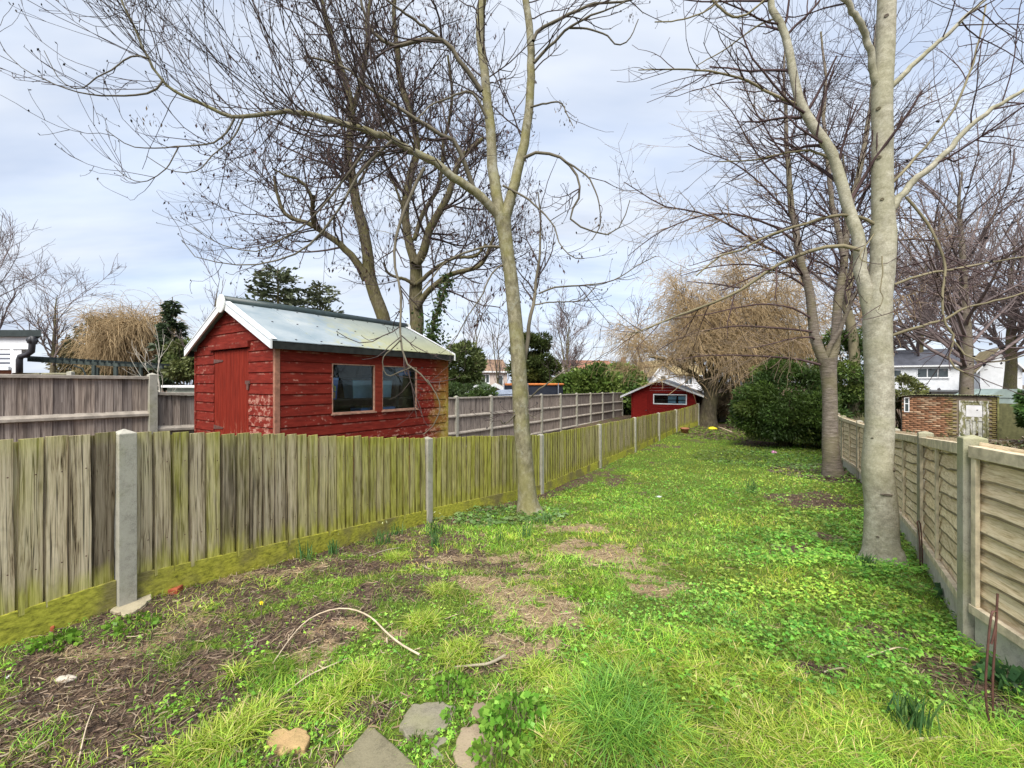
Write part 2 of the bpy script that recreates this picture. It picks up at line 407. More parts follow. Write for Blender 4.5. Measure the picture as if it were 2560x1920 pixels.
M_dark = plain('dark_metal', (.03, .03, .035), .5, .3, 10, .5)
def roof_material():
    g = NG('weathered_roof_sheet', .7, .2); p = g.pos(); x, y, z = g.sep(p)[:3]
    s = g.math('ADD', g.mul(g.math('SUBTRACT', x, -2.64), .566), g.mul(g.math('SUBTRACT', y, 4.75), .824))
    c = g.ramp(g.noise(p, 3.2, 5), [(.3, (.21, .265, .30)), (.6, (.30, .345, .37)), (.8, (.38, .41, .41))])
    st = g.noise(g.vec(p, (1, 1, 1), rot=(0, 0, math.radians(34))), 7, 6, .7)
    moss = g.mul(g.rng(g.math('ADD', st, g.rng(s, .3, 2.2, -.14, .30)), .44, .66), g.rng(z, 1.95, 2.5, 1, .35))
    c = g.mix(g.mul(moss, .85), c, (.33, .33, .17))
    c = g.mix(g.rng(g.noise(p, 30, 5, .7), .60, .75, 0, .45), c, (.17, .18, .11))
    g.base(c); return g.done()
M_roofsheet = roof_material()
def glass_material(name='window_glass', tint=(.75, .85, .85)):
    m = bpy.data.materials.new(name); m.use_nodes = True; t = m.node_tree; t.nodes.clear()
    o = t.nodes.new('ShaderNodeOutputMaterial'); mx = t.nodes.new('ShaderNodeMixShader'); tr = t.nodes.new('ShaderNodeBsdfTransparent'); gl = t.nodes.new('ShaderNodeBsdfGlossy')
    fr = t.nodes.new('ShaderNodeFresnel'); fr.inputs[0].default_value = 1.38; gl.inputs['Roughness'].default_value = .03; tr.inputs[0].default_value = (*tint, 1)
    t.links.new(fr.outputs[0], mx.inputs[0]); t.links.new(tr.outputs[0], mx.inputs[1]); t.links.new(gl.outputs[0], mx.inputs[2]); t.links.new(mx.outputs[0], o.inputs[0])
    return m
M_glass = glass_material()
def dark_glass():
    g = NG('house_window_glass', .06, .6); g.base((.05, .065, .07)); return g.done()
M_hglass = dark_glass()

# ------------------------------------------------------------------ left fence (feather edge boards between concrete posts)
def board_meshes(mat, w, n, seed, thick=.017, thin=.006, lip=0):
    r = random.Random(seed); out = []
    for i in range(n):
        a = w * (r.uniform(.96, 1.06) if not lip else r.uniform(.965, 1.012)); s = r.uniform(-.006, .006); b = MB(); nz = 5
        pts = []
        for k in range(nz + 1):
            z = k / nz; j0 = r.uniform(-.0022, .0022) + s * z; j1 = r.uniform(-.0022, .0022) + s * z; bow = .004 * math.sin(z * 3.1 + i)
            pts.append([(j0, bow, z), (a + j1, bow + .003, z), (a + j1, bow - (thin if lip else thick), z), (j0, bow - (thick if lip else thin), z)])
        vs = [q for lv in pts for q in lv]
        fs = [(3, 2, 1, 0), tuple(nz * 4 + q for q in range(4))]
        for k in range(nz):
            for q in range(4): fs.append((k * 4 + q, k * 4 + (q + 1) % 4, k * 4 + 4 + (q + 1) % 4, k * 4 + 4 + q))
        b.add(vs, fs); nfront = len(b.v)
        if lip:
            for q0, q1, dx in ((3, 0, -.0008), (1, 2, .0008)):      # saw cut edges, tinted dark to paint in the shadow line between boards
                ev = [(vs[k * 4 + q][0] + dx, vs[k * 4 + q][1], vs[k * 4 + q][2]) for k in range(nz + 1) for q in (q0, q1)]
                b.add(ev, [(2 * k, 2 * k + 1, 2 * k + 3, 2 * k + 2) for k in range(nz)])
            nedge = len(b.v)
        if lip: b.hexa([(-lip, .016, .0), (.012, .016, .0), (.012, .010, .0), (-lip, .010, .0), (-lip, .016, .985), (.012, .016, .985), (.012, .010, .985), (-lip, .010, .985)])
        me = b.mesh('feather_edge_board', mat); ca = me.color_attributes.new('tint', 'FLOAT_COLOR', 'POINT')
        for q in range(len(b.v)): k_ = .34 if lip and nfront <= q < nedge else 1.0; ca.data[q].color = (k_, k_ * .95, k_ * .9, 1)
        out.append(me)
    return out
def run_boards(root, meshes, A, B, zb, zt, pitch, rnd, face=1, jitter=.008, joined=None, curve=None):
    """upright boards from A to B (x, y), bottoms zb and tops zt at both ends; local -y faces the viewer's side"""
    A, B = np.array(A, float), np.array(B, float); L = np.linalg.norm(B - A); d = (B - A) / L
    n = max(2, int(round(L / pitch))); rz = math.atan2(d[1], d[0])
    for i in range(n):
        t = i / n; tm = (i + .5) / n
        z0 = zb[0] + (zb[1] - zb[0]) * tm; z1 = (zt[0] + (zt[1] - zt[0]) * tm if curve is None else curve(tm)) + rnd.uniform(-jitter, jitter)
        p = A + d * L * t; me = meshes[rnd.randrange(len(meshes))]
        M = Matrix.Translation((p[0], p[1], z0 + rnd.uniform(-.006, .002))) @ Matrix.Rotation(rz, 4, 'Z') @ Matrix.Rotation(rnd.uniform(-.006, .006), 4, 'Y') @ Matrix.Diagonal((L / n / pitch, 1, z1 - z0, 1))
        if joined is None:
            o = bpy.data.objects.new('board', me); put(o, root); o.matrix_basis = M
        else:
            joined.add([M @ v.co for v in me.vertices], [tuple(f.vertices) for f in me.polygons])
def fence_post(mb, p, rz, z0, z1, w=.115, d=.115, cap=.03):
    c, s = math.cos(rz), math.sin(rz); u = np.array([c, s, 0]); v = np.array([-s, c, 0]); O = np.array([p[0], p[1], 0.])
    g = lambda a, b, z: O + u * a + v * b + np.array([0, 0, z])
    h, k = w / 2, d / 2; e = .006
    ring = lambda hh, kk, z: [g(-hh, -kk, z), g(hh, -kk, z), g(hh, kk, z), g(-hh, kk, z)]
    vs = ring(h, k, z0) + ring(h, k, z1) + ring(h - e, k - e, z1 + .004) + [g(0, 0, z1 + cap)]
    fs = [(3, 2, 1, 0)] + [(i, (i + 1) % 4, 4 + (i + 1) % 4, 4 + i) for i in range(4)] + [(4 + i, 4 + (i + 1) % 4, 8 + (i + 1) % 4, 8 + i) for i in range(4)] + [(8 + i, 8 + (i + 1) % 4, 12) for i in range(4)]
    mb.add(vs, fs)
rl = random.Random(3)
FENCE_L = thing('closeboard_fence', 'low green stained closeboard fence with concrete posts running up the garden', 'fence', (LP[1][0], LP[1][1], LP[1][2]))
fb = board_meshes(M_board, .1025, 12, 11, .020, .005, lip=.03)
GRAV_H = .19
for i in range(len(LP) - 1):
    a, b = LP[i], LP[i + 1]; A, B = np.array(a[:2]), np.array(b[:2]); d = (B - A) / np.linalg.norm(B - A); nrm = np.array([d[1], -d[0]])
    A2, B2 = A + d * .05, B - d * .05
    rz = math.atan2(d[1], d[0])
    off = nrm * .012
    curve = None
    if i == 7: curve = lambda t: .35 + (.52 - .35) * (t ** 1.4)
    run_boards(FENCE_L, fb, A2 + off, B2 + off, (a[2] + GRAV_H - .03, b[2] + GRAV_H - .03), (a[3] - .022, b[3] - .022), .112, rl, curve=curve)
    gb = MB(); n3 = np.array([nrm[0], nrm[1], 0]); t0 = -.01
    q = lambda P, o, z: np.array([P[0] + nrm[0] * o, P[1] + nrm[1] * o, z])
    gb.hexa([q(A2, .032, a[2] - .12), q(B2, .032, b[2] - .12), q(B2, .002, b[2] - .12), q(A2, .002, a[2] - .12),
             q(A2, .032, a[2] + GRAV_H), q(B2, .032, b[2] + GRAV_H), q(B2, .002, b[2] + GRAV_H), q(A2, .002, a[2] + GRAV_H)])
    gb.build('gravel_board', M_grav, FENCE_L, bevel=.004)
    rb = MB()
    for f in (.3, .82):
        za, zb_ = a[2] + (a[3] - a[2]) * f, b[2] + (b[3] - b[2]) * f
        rb.hexa([q(A2, -.005, za - .04), q(B2, -.005, zb_ - .04), q(B2, -.06, zb_ - .04), q(A2, -.06, za - .04), q(A2, -.005, za + .03), q(B2, -.005, zb_ + .03), q(B2, -.05, zb_), q(A2, -.05, za)])
    rb.build('arris_rail', M_rail, FENCE_L)
    nl = MB(); nbd = max(2, int(round(np.linalg.norm(B2 - A2) / .112)))
    for k in range(nbd if i < 4 else 0):
        for f in (.34, .80):
            t = (k + .62) / nbd; P0 = A2 + (B2 - A2) * t + nrm * .0335; zz0 = a[2] + (b[2] - a[2]) * t; zz1 = a[3] + (b[3] - a[3]) * t
            cN = np.array([P0[0], P0[1], zz0 + (zz1 - zz0) * f + rl.uniform(-.006, .006)]); nl.lathe(cN, [(.0042, 0), (.0042, .002), (.001, .003)], 6, (nrm[0], nrm[1], 0))
    if i < 4: tag(nl.build('nail_heads', M_rust, FENCE_L), kind='stuff')
for i, p in enumerate(LP):
    d = np.array(LP[min(i + 1, 8)][:2]) - np.array(LP[max(i - 1, 0)][:2]); mb = MB()
    fence_post(mb, (p[0], p[1]), math.atan2(d[1], d[0]), p[2] - .3, p[3] - .034, .10, .12)
    mb.build('post', M_conc, FENCE_L, bevel=.004)

# ------------------------------------------------------------------ neighbour's tall grey fence beyond the sheds
G1 = np.array([-5.6, 6.6]); GD = np.array([.524, .852]); GN = np.array([GD[1], -GD[0]])
FENCE_G = thing('tall_grey_fence', 'tall grey closeboard fence with three rails behind the red sheds', 'fence', (G1[0], G1[1], -.45))
gbm = board_meshes(M_grey, .118, 8, 5, .014, .006)
bays = []
for i in range(-2, 13):
    t0, t1 = i * 1.86, (i + 1) * 1.86
    bays.append((i, G1 + GD * t0, G1 + GD * t1))
def gtop(t): return float(np.interp(t, [-4, 0, .01, 7.5, 24.5], [1.62, 1.605, 1.36, 1.075, .94]))
def ggr(t): return float(np.interp(t, [-4, 0, 7.5, 24.5], [-.25, -.4, -.7, -.72]))
for i, A, B in bays:
    t0, t1 = i * 1.86, (i + 1) * 1.86
    za, zb_ = gtop(t0 + (.02 if i == 0 else 0)), gtop(t1 - (.001 if i == -1 else 0))
    zt = (za, zb_); zg = (ggr(t0), ggr(t1)); A2, B2 = A + GD * .05, B - GD * .05
    near = i < 1
    jm = None if near else MB()
    run_boards(FENCE_G, gbm, A2 - GN * .03, B2 - GN * .03, (zg[0] + .02, zg[1] + .02), (zt[0] - .03, zt[1] - .03), .103, rl, joined=jm, jitter=.003)
    if jm is not None: tag(jm.build('board_run', M_grey, FENCE_G), kind='stuff')
    q = lambda P, o, z: np.array([P[0] + GN[0] * o, P[1] + GN[1] * o, z])
    cp = MB(); cp.hexa([q(A2, .03, zt[0] - .03), q(B2, .03, zt[1] - .03), q(B2, -.06, zt[1] - .03), q(A2, -.06, zt[0] - .03), q(A2, .03, zt[0] + .01), q(B2, .03, zt[1] + .01), q(B2, -.06, zt[1] + .015), q(A2, -.06, zt[0] + .015)])
    cp.build('capping_rail', M_rail, FENCE_G)
    for dz in (.56, 1.08, 1.55):
        rb = MB(); rb.hexa([q(A2, .035, zt[0] - dz - .035), q(B2, .035, zt[1] - dz - .035), q(B2, -.022, zt[1] - dz - .05), q(A2, -.022, zt[0] - dz - .05), q(A2, .035, zt[0] - dz + .0), q(B2, .035, zt[1] - dz), q(B2, -.022, zt[1] - dz + .045), q(A2, -.022, zt[0] - dz + .045)])
        rb.build('rail', M_rail, FENCE_G)
    mb = MB(); fence_post(mb, A, math.atan2(GD[1], GD[0]), zg[0] - .2, max(gtop(t0), gtop(t0 - .02)) + .04, .10, .11); mb.build('post', M_conc, FENCE_G)
mb = MB(); fence_post(mb, bays[-1][2], math.atan2(GD[1], GD[0]), -.9, .97, .10, .11); mb.build('post', M_conc, FENCE_G)

# ------------------------------------------------------------------ right fence (waney lap panels between concrete posts)
FENCE_R = thing('waney_lap_fence', 'pale waney lap panel fence with mossy concrete posts beside the big smooth tree', 'fence', (RP[2][0], RP[2][1], RP[2][2]))
rr = random.Random(9)
def waney_mesh(L, h):
    b = MB(); n = 12; top = []; bot = []; ph = rr.uniform(0, 9)
    for k in range(n + 1):
        t = k / n; bot.append((t * L, -.018 + rr.uniform(-.003, .003), .010 * math.sin(t * 7 + ph) + rr.uniform(-.006, .006))); top.append((t * L, .004, h + .004 * math.sin(t * 5 + ph)))
    ed = [(x, y + .0008, z + rr.uniform(.008, .015)) for x, y, z in bot]
    vs = bot + top + [(x, y + .009, z) for x, y, z in bot] + [(x, y + .007, z) for x, y, z in top] + ed + [(x, y, z + .003) for x, y, z in ed]; m = n + 1
    fs = []
    for k in range(n):
        fs += [(k, k + 1, 4 * m + k + 1, 4 * m + k), (4 * m + k, 4 * m + k + 1, 5 * m + k + 1, 5 * m + k), (5 * m + k, 5 * m + k + 1, m + k + 1, m + k), (2 * m + k + 1, 2 * m + k, 3 * m + k, 3 * m + k + 1), (k + 1, k, 2 * m + k, 2 * m + k + 1), (m + k, m + k + 1, 3 * m + k + 1, 3 * m + k)]
    fs += [(0, 4 * m, 5 * m, m, 3 * m, 2 * m), (n, 2 * m + n, 3 * m + n, m + n, 5 * m + n, 4 * m + n)]
    b.add(vs, fs); me = b.mesh('waney_board', M_waney); ca = me.color_attributes.new('tint', 'FLOAT_COLOR', 'POINT')
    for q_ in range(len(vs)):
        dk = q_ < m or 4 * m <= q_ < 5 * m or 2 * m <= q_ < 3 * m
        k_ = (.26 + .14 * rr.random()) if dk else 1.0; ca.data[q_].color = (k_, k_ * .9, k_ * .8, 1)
    return me
M_batten = plain('pale_batten', (.55, .47, .33), .9, .35, 14, .15, .4)
for i in range(len(RP) - 1):
    a, b = RP[i], RP[i + 1]; A, B = np.array(a[:2]), np.array(b[:2]); d = (B - A) / np.linalg.norm(B - A); nrm = np.array([-d[1], d[0]])   # towards the garden
    A2, B2 = A + d * .055, B - d * .055; L = np.linalg.norm(B2 - A2); rz = math.atan2(d[1], d[0])
    q = lambda t, o, z: np.array([A2[0] + d[0] * L * t + nrm[0] * o, A2[1] + d[1] * L * t + nrm[1] * o, z])
    g0, g1 = a[2] + .20, b[2] + .20; t0, t1 = a[3] - .05, b[3] - .05
    zz = lambda f, t: (g0 + (t0 - g0) * f) * (1 - t) + (g1 + (t1 - g1) * f) * t
    gb = MB(); gb.hexa([q(0, .022, a[2] - .15), q(1, .022, b[2] - .15), q(1, -.02, b[2] - .15), q(0, -.02, a[2] - .15), q(0, .022, g0), q(1, .022, g1), q(1, -.02, g1), q(0, -.02, g0)])
    gb.build('gravel_board', M_conc_b, FENCE_R, bevel=.004)
    nb = 10
    for k in range(nb):
        f0 = k / nb; hh = (zz(f0 + 1 / nb, .5) - zz(f0, .5)) * 1.22
        o = bpy.data.objects.new('waney_board', waney_mesh(L, hh)); put(o, FENCE_R)
        zs, ze = zz(f0, 0), zz(f0, 1); sh = Matrix.Identity(4); sh[2][0] = (ze - zs) / L
        o.matrix_basis = Matrix.Translation((A2[0] + nrm[0] * .003, A2[1] + nrm[1] * .003, zs)) @ Matrix.Rotation(rz, 4, 'Z') @ Matrix.Diagonal((1, -1, 1, 1)) @ sh if False else Matrix.Translation((A2[0] + nrm[0] * .003, A2[1] + nrm[1] * .003, zs)) @ Matrix.Rotation(rz, 4, 'Z') @ Matrix.Diagonal((1, -1, 1, 1))
        me = o.data
        for v in me.vertices: v.co.z += (ze - zs) * v.co.x / L
        me.flip_normals()
    def bar(name, ta, tb, fa, fb_, o0, o1):
        m_ = MB(); m_.hexa([q(ta, o1, zz(fa, ta)), q(tb, o1, zz(fa, tb)), q(tb, o0, zz(fa, tb)), q(ta, o0, zz(fa, ta)), q(ta, o1, zz(fb_, ta)), q(tb, o1, zz(fb_, tb)), q(tb, o0, zz(fb_, tb)), q(ta, o0, zz(fb_, ta))])
        return m_.build(name, M_batten, FENCE_R, bevel=.003)
    bar('batten', .006, .026, .055, .93, .024, .046); bar('batten', .974, .994, .055, .93, .024, .046); bar('batten', .49, .512, .055, .93, .024, .044)
    bar('capping_rail', 0, 1, .93, 1.0, -.012, .052); bar('bottom_rail', 0, 1, .002, .055, .020, .05)
for i, p in enumerate(RP):
    d = np.array(RP[min(i + 1, len(RP) - 1)][:2]) - np.array(RP[max(i - 1, 0)][:2]); mb = MB()
    fence_post(mb, (p[0], p[1]), math.atan2(d[1], d[0]), p[2] - .3, p[3] - .012, .08, .105, .02)
    mb.build('post', M_conc_r, FENCE_R, bevel=.004)
# ------------------------------------------------------------------ red garden shed (near)
Z3 = np.array([0, 0, 1.])
def course_board(mb_or_root, O, u, n, spans, z0, z1, mat, name='cladding_board', tb=.020, tt=.010):
    """one weatherboard on the wall plane through O, spans: list of ((u at bottom a, b), (u at top a, b))"""
    for (a0, b0), (a1, b1) in spans:
        if b0 - a0 < .015 and b1 - a1 < .015: continue
        P = lambda uu, z, o: O + u * uu + n * o + Z3 * z
        m = MB(); zg = z0 + .010
        f = (zg - z0) / (z1 - z0); ag, bg = a0 + (a1 - a0) * f, b0 + (b1 - b0) * f
        m.hexa([P(a0, z0, tb - .010), P(b0, z0, tb - .010), P(b0, z0, -.004), P(a0, z0, -.004), P(ag, zg, tb), P(bg, zg, tb), P(bg, zg, -.004), P(ag, zg, -.004)])
        m.hexa([P(ag, zg, tb), P(bg, zg, tb), P(bg, zg, -.004), P(ag, zg, -.004), P(a1, z1 - .002, tt), P(b1, z1 - .002, tt), P(b1, z1 - .002, -.004), P(a1, z1 - .002, -.004)])
        m.build(name, mat, mb_or_root)
def wall_courses(root, O, u, n, length, zb, ztop, pitch, zalign, mat, holes=(), gable=None):
    """gable: function z -> (umin, umax)"""
    k0 = math.floor((zb - zalign) / pitch); k1 = math.ceil((ztop - zalign) / pitch)
    for k in range(k0, k1):
        a, b = max(zb, zalign + k * pitch), min(ztop, zalign + (k + 1) * pitch)
        if b - a < .02: continue
        ea = gable(a) if gable else (0, length); eb = gable(b) if gable else (0, length)
        spans = [(ea, eb)]
        for (u0, u1, h0, h1) in holes:
            if a < h1 - .03 and b > h0 + .03:
                new = []
                for (s, t) in spans:
                    new.append(((s[0], min(s[1], u0)), (t[0], min(t[1], u0)))); new.append(((max(s[0], u1), s[1]), (max(t[0], u1), t[1])))
                spans = new
        course_board(root, O, u, n, spans, a, b, mat)

C0 = np.array([-2.64, 4.75, 0.]); SD = np.array([.566, .824, 0]); GDIR = np.array([-.824, .566, 0])
SN = np.array([.824, -.566, 0])          # outward normal of the long wall
GNn = -SD                                 # outward normal of the gable
SL, GW = 2.74, 2.21; ZB, ZE, ZR = -.26, 1.985, 2.50
SHED = thing('red_shed', 'weathered red timber shed with pale sheet roof and two windows behind the low fence', 'shed', C0 + SD * SL / 2 + GDIR * GW / 2 + Z3 * ZB)
WINS = [(.67, 1.311), (1.432, 2.079)]; WZ = (1.127, 1.757)
PITCH = .127
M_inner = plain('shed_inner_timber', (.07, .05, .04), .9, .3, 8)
roofz = lambda uu: ZE + (ZR - ZE) * (1 - abs(uu - GW / 2) / (GW / 2))
gab = lambda z: (0, GW) if z <= ZE else ((z - ZE) / (ZR - ZE) * GW / 2, GW - (z - ZE) / (ZR - ZE) * GW / 2)
wall_courses(SHED, C0, SD, SN, SL, ZB, ZE, PITCH, 1.757, M_redshed, holes=[(WINS[0][0], WINS[1][1], WZ[0], WZ[1])])
DOOR = (.628, 1.606, ZB + .02, 1.93)
wall_courses(SHED, C0, GDIR, GNn, GW, ZB, ZR - .04, PITCH, 1.757, M_redshed, holes=[DOOR], gable=gab)
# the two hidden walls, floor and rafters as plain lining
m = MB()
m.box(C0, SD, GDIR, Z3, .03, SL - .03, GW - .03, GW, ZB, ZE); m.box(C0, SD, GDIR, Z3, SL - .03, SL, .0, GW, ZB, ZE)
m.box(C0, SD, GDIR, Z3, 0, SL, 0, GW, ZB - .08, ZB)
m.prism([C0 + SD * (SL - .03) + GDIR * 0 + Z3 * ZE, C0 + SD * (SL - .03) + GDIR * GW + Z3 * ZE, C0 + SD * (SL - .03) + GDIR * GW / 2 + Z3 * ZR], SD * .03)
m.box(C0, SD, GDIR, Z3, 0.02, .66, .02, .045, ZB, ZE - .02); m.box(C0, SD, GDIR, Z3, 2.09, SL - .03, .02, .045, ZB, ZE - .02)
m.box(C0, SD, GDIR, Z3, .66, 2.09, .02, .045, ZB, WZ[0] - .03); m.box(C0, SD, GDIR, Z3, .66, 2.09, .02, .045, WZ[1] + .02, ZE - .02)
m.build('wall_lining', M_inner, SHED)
m = MB(); m.box(C0, SD, GDIR, Z3, -.026, .028, -.024, .022, ZB, ZE - .03); m.build('corner_trim', plain('worn_trim', (.27, .13, .085), .85, .35, 16), SHED)
m = MB(); m.box(C0, SD, GDIR, Z3, SL - .022, SL + .026, -.026, .02, ZB, ZE - .03); m.build('corner_trim', M_redshed, SHED)
m = MB(); m.box(C0, SD, GDIR, Z3, -.026, .01, GW - .03, GW + .012, ZB, ZE - .03); m.build('corner_trim', M_redshed, SHED)
# windows
M_frame = plain('bare_window_trim', (.30, .17, .12), .85, .4, 20)
for (a, b) in WINS:
    w = MB(); o0, o1 = -.022, -.002
    for (x0, x1, z0, z1) in ((a, a + .012, *WZ), (b - .012, b, *WZ), (a + .012, b - .012, WZ[1] - .012, WZ[1]), (a + .012, b - .012, WZ[0], WZ[0] + .014)):
        w.box(C0, SD, GDIR, Z3, x0, x1, o0, .03, z0, z1)
    wo = w.build('window', M_frame, SHED)
    p = MB(); p.box(C0, SD, GDIR, Z3, a + .012, b - .012, .004, .009, WZ[0] + .014, WZ[1] - .012); p.build('pane', M_glass, wo)
    s = MB(); s.box(C0, SD, GDIR, Z3, a - .012, b + .012, -.045, .0, WZ[0] - .018, WZ[0]); s.build('sill', M_frame, wo)
m = MB(); m.box(C0, SD, GDIR, Z3, WINS[0][1] + .001, WINS[1][0] - .001, -.026, .03, WZ[0] - .02, WZ[1] + .02); m.build('mullion', simple_red('mullion_red_paint', (.18, .028, .016)), SHED)
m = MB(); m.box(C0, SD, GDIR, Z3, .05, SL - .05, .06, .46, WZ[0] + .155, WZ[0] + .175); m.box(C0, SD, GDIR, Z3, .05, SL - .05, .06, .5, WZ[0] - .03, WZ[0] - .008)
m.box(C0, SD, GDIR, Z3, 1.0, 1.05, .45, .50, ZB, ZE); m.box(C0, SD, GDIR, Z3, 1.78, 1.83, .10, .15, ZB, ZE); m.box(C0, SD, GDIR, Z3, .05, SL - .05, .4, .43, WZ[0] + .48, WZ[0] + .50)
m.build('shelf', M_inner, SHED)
# door of upright planks
du0, du1, dz0, dz1 = DOOR
dm = MB(); dm.box(C0, GDIR, SD, Z3, du0 + .008, du1 - .008, .012, .03, dz0, dz1); door = dm.build('door', M_reddoor, SHED)
npl = 8; pw = (du1 - du0 - .016) / npl
for i in range(npl):
    p = MB(); a = du0 + .008 + i * pw
    p.box(C0, GDIR, SD, Z3, a + .002, a + pw - .002, -.010, .012, dz0, dz1); p.build('plank', M_reddoor, door, bevel=.003)
for hz in (1.80, .93):
    h = MB(); P = lambda uu, z, o: C0 + GDIR * uu - SD * o + Z3 * z
    h.prism([P(du1 + .0, hz - .028, .011), P(du1 - .27, hz - .010, .011), P(du1 - .28, hz, .011), P(du1 - .27, hz + .010, .011), P(du1, hz + .028, .011)], -SD * .006)
    h.build('hinge', M_rust, door)
h = MB(); h.box(C0, GDIR, SD, Z3, du0 - .05, du0 + .07, -.024, -.011, 1.50, 1.54); h.box(C0, GDIR, SD, Z3, du0 - .03, du0 + .01, -.034, -.024, 1.43, 1.51); h.build('latch', M_rust, door)
h = MB(); h.box(C0, GDIR, SD, Z3, du0 - .05, du1 + .09, -.05, .0, dz1 + .012, dz1 + .085); h.build('door_drip_board', M_redshed, SHED, bevel=.004)
# roof sheets
OV, EV = .09, .10
rd = np.array([0, 0, ZR - ZE]); 
def rp(s, uu, dz=0):  # a point on the roof slope
    z = ZE + (ZR - ZE) * (1 - abs(uu - GW / 2) / (GW / 2)) + .035 + dz
    return C0 + SD * s + GDIR * uu + Z3 * z
ns = 5; w0, w1 = -OV, SL + OV
for side in (0, 1):
    e, r = (-EV, GW / 2) if side == 0 else (GW + EV, GW / 2)
    for i in range(ns):
        a, b = w0 + (w1 - w0) * i / ns, w0 + (w1 - w0) * (i + 1) / ns
        lift = .004 * (i % 2)
        p = MB(); p.hexa([rp(a - .03, e, lift), rp(b, e, lift), rp(b, r, lift), rp(a - .03, r, lift), rp(a - .03, e, lift + .008), rp(b, e, lift + .008), rp(b, r, lift + .008), rp(a - .03, r, lift + .008)])
        so = p.build('roof_sheet', M_roofsheet, SHED)
        if side == 0:
            q = MB()
            for uu in (e + .06, (e + r) / 2, r - .1):
                for s_ in (a + .02, (a + b) / 2):
                    P0 = rp(s_, uu, lift + .006); q.lathe(P0, [(.013, 0), (.013, .006), (.005, .010)], 7)
            q.build('bolt', M_dark, so)
    f = MB(); uu0, uu1 = (-EV + .004, -EV + .028) if side == 0 else (GW + EV - .028, GW + EV - .004)
    ze = rp(0, -EV)[2]
    f.box(C0, SD, GDIR, Z3, w0 + .01, w1 - .01, uu0, uu1, ze - .085, ze - .006); f.build('fascia', M_black, SHED)
    sf = MB(); sf.box(C0, SD, GDIR, Z3, 0, SL, *((-EV + .03, -.022) if side == 0 else (GW + .01, GW + EV - .03)), ZE - .055, ZE - .04); sf.build('soffit', M_black, SHED)
for end in (0, 1):
    for side in (0, 1):
        e, r = (-EV - .005, GW / 2) if side == 0 else (GW + EV + .005, GW / 2)
        s0, s1 = (w0 - .026, w0 - .004) if end == 0 else (w1 + .004, w1 + .026)
        b = MB(); b.hexa([rp(s0, e, -.085), rp(s1, e, -.085), rp(s1, r, -.085), rp(s0, r, -.085), rp(s0, e, .02), rp(s1, e, .02), rp(s1, r, .02), rp(s0, r, .02)])
        b.build('bargeboard', M_white, SHED)
        b = MB(); b.hexa([rp(s0, e, .021), rp(s1 + (.05 if end == 0 else -.0), e, .021), rp(s1 + (.05 if end == 0 else 0), r, .021), rp(s0 - (0 if end == 0 else .05), r, .021), rp(s0, e, .027), rp(s1 + (.05 if end == 0 else 0), e, .027), rp(s1 + (.05 if end == 0 else 0), r, .027), rp(s0, r, .027)])
        b.build('edge_trim', M_white, SHED)
top = lambda s: C0 + SD * s + GDIR * GW / 2 + Z3 * (ZR + .045)
m = MB(); m.tube([top(w0 - .02), top(w0 + 1), top(w1 - 1), top(w1 + .02)], .062, 14); m.build('ridge_tube', plain('dark_green_ridge', (.028, .045, .045), .45, .3, 10, .5), SHED, smooth=True)
for s_ in (w0 - .045, w1 + .03):
    m = MB(); m.lathe(top(s_) - Z3 * .045, [(.108, 0), (.115, .004), (.115, .016), (.108, .02)], 24, SD); m.build('ridge_end_disc', plain('grey_disc', (.60, .62, .60), .6, .12, 20), SHED)
# things on the shed's shelf: each its own thing
def crate(name, label, mat, lidmat, O, w, d, h, cat='storage box', decal=None):
    t = thing(name, label, cat, O)
    b = MB(); k = .86
    P = lambda a, c, z: O + SD * a + GDIR * c + Z3 * z
    ring = lambda f, z: [P(-w / 2 * f, -d / 2 * f, z), P(w / 2 * f, -d / 2 * f, z), P(w / 2 * f, d / 2 * f, z), P(-w / 2 * f, d / 2 * f, z)]
    b.hexa(ring(k, 0) + ring(1, h)); b.build('body', mat, t, bevel=.006)
    b = MB(); b.hexa(ring(1.06, h) + ring(1.06, h + .03)); b.build('lid', lidmat, t, bevel=.004)
    if decal:
        b = MB(); b.box(O, SD, GDIR, Z3, -.05, .05, -d / 2 - .004, -d / 2 + .0, h * .62, h * .76); b.box(O, SD, GDIR, Z3, .05, .075, -d / 2 - .004, -d / 2, h * .42, h * .70); b.build('yellow_print', plain('yellow_print', (.66, .55, .22), .6, .1), t)
        b = MB(); b.box(O, SD, GDIR, Z3, .035, .07, -d / 2 * .95 - .004, -d / 2 * .93, h * .06, h * .38); b.build('orange_print', plain('orange_print', (.70, .33, .16), .6, .1), t)
M_blue = plain('blue_plastic', (.06, .14, .52), .35, .1, 6, .5); M_pale = plain('pale_blue_plastic', (.36, .45, .60), .35, .15, 6, .5); M_lid = plain('light_blue_lid', (.24, .34, .75), .4, .1, 6)
sh_z = WZ[0] + .175
crate('storage_box', 'blue plastic box with yellow and orange print behind the shed window', M_blue, M_lid, C0 + SD * .73 + GDIR * .20 + Z3 * sh_z, .22, .18, .25, decal=True)
crate('storage_box', 'clear pale plastic box left of the shed window mullion', M_pale, M_dark, C0 + SD * 1.28 + GDIR * .30 + Z3 * sh_z, .36, .24, .25)
crate('storage_box', 'clear pale plastic box right of the shed window mullion', M_pale, M_dark, C0 + SD * 1.66 + GDIR * .30 + Z3 * sh_z, .24, .24, .25)
tr = MB(); P0 = C0 + SD * 1.52 + GDIR * .24 + Z3 * (WZ[0] - .008)
tr.box(P0, SD, GDIR, Z3, -.33, .33, -.12, .12, 0, .045); tag(tr.build('plastic_tray', M_lid, None, bevel=.004), 'flat light blue plastic tray on the lower shelf behind the shed glass', 'tray')
hm = MB(); P0 = C0 + SD * 2.02 + GDIR * .26 + Z3 * (WZ[0] + .50)
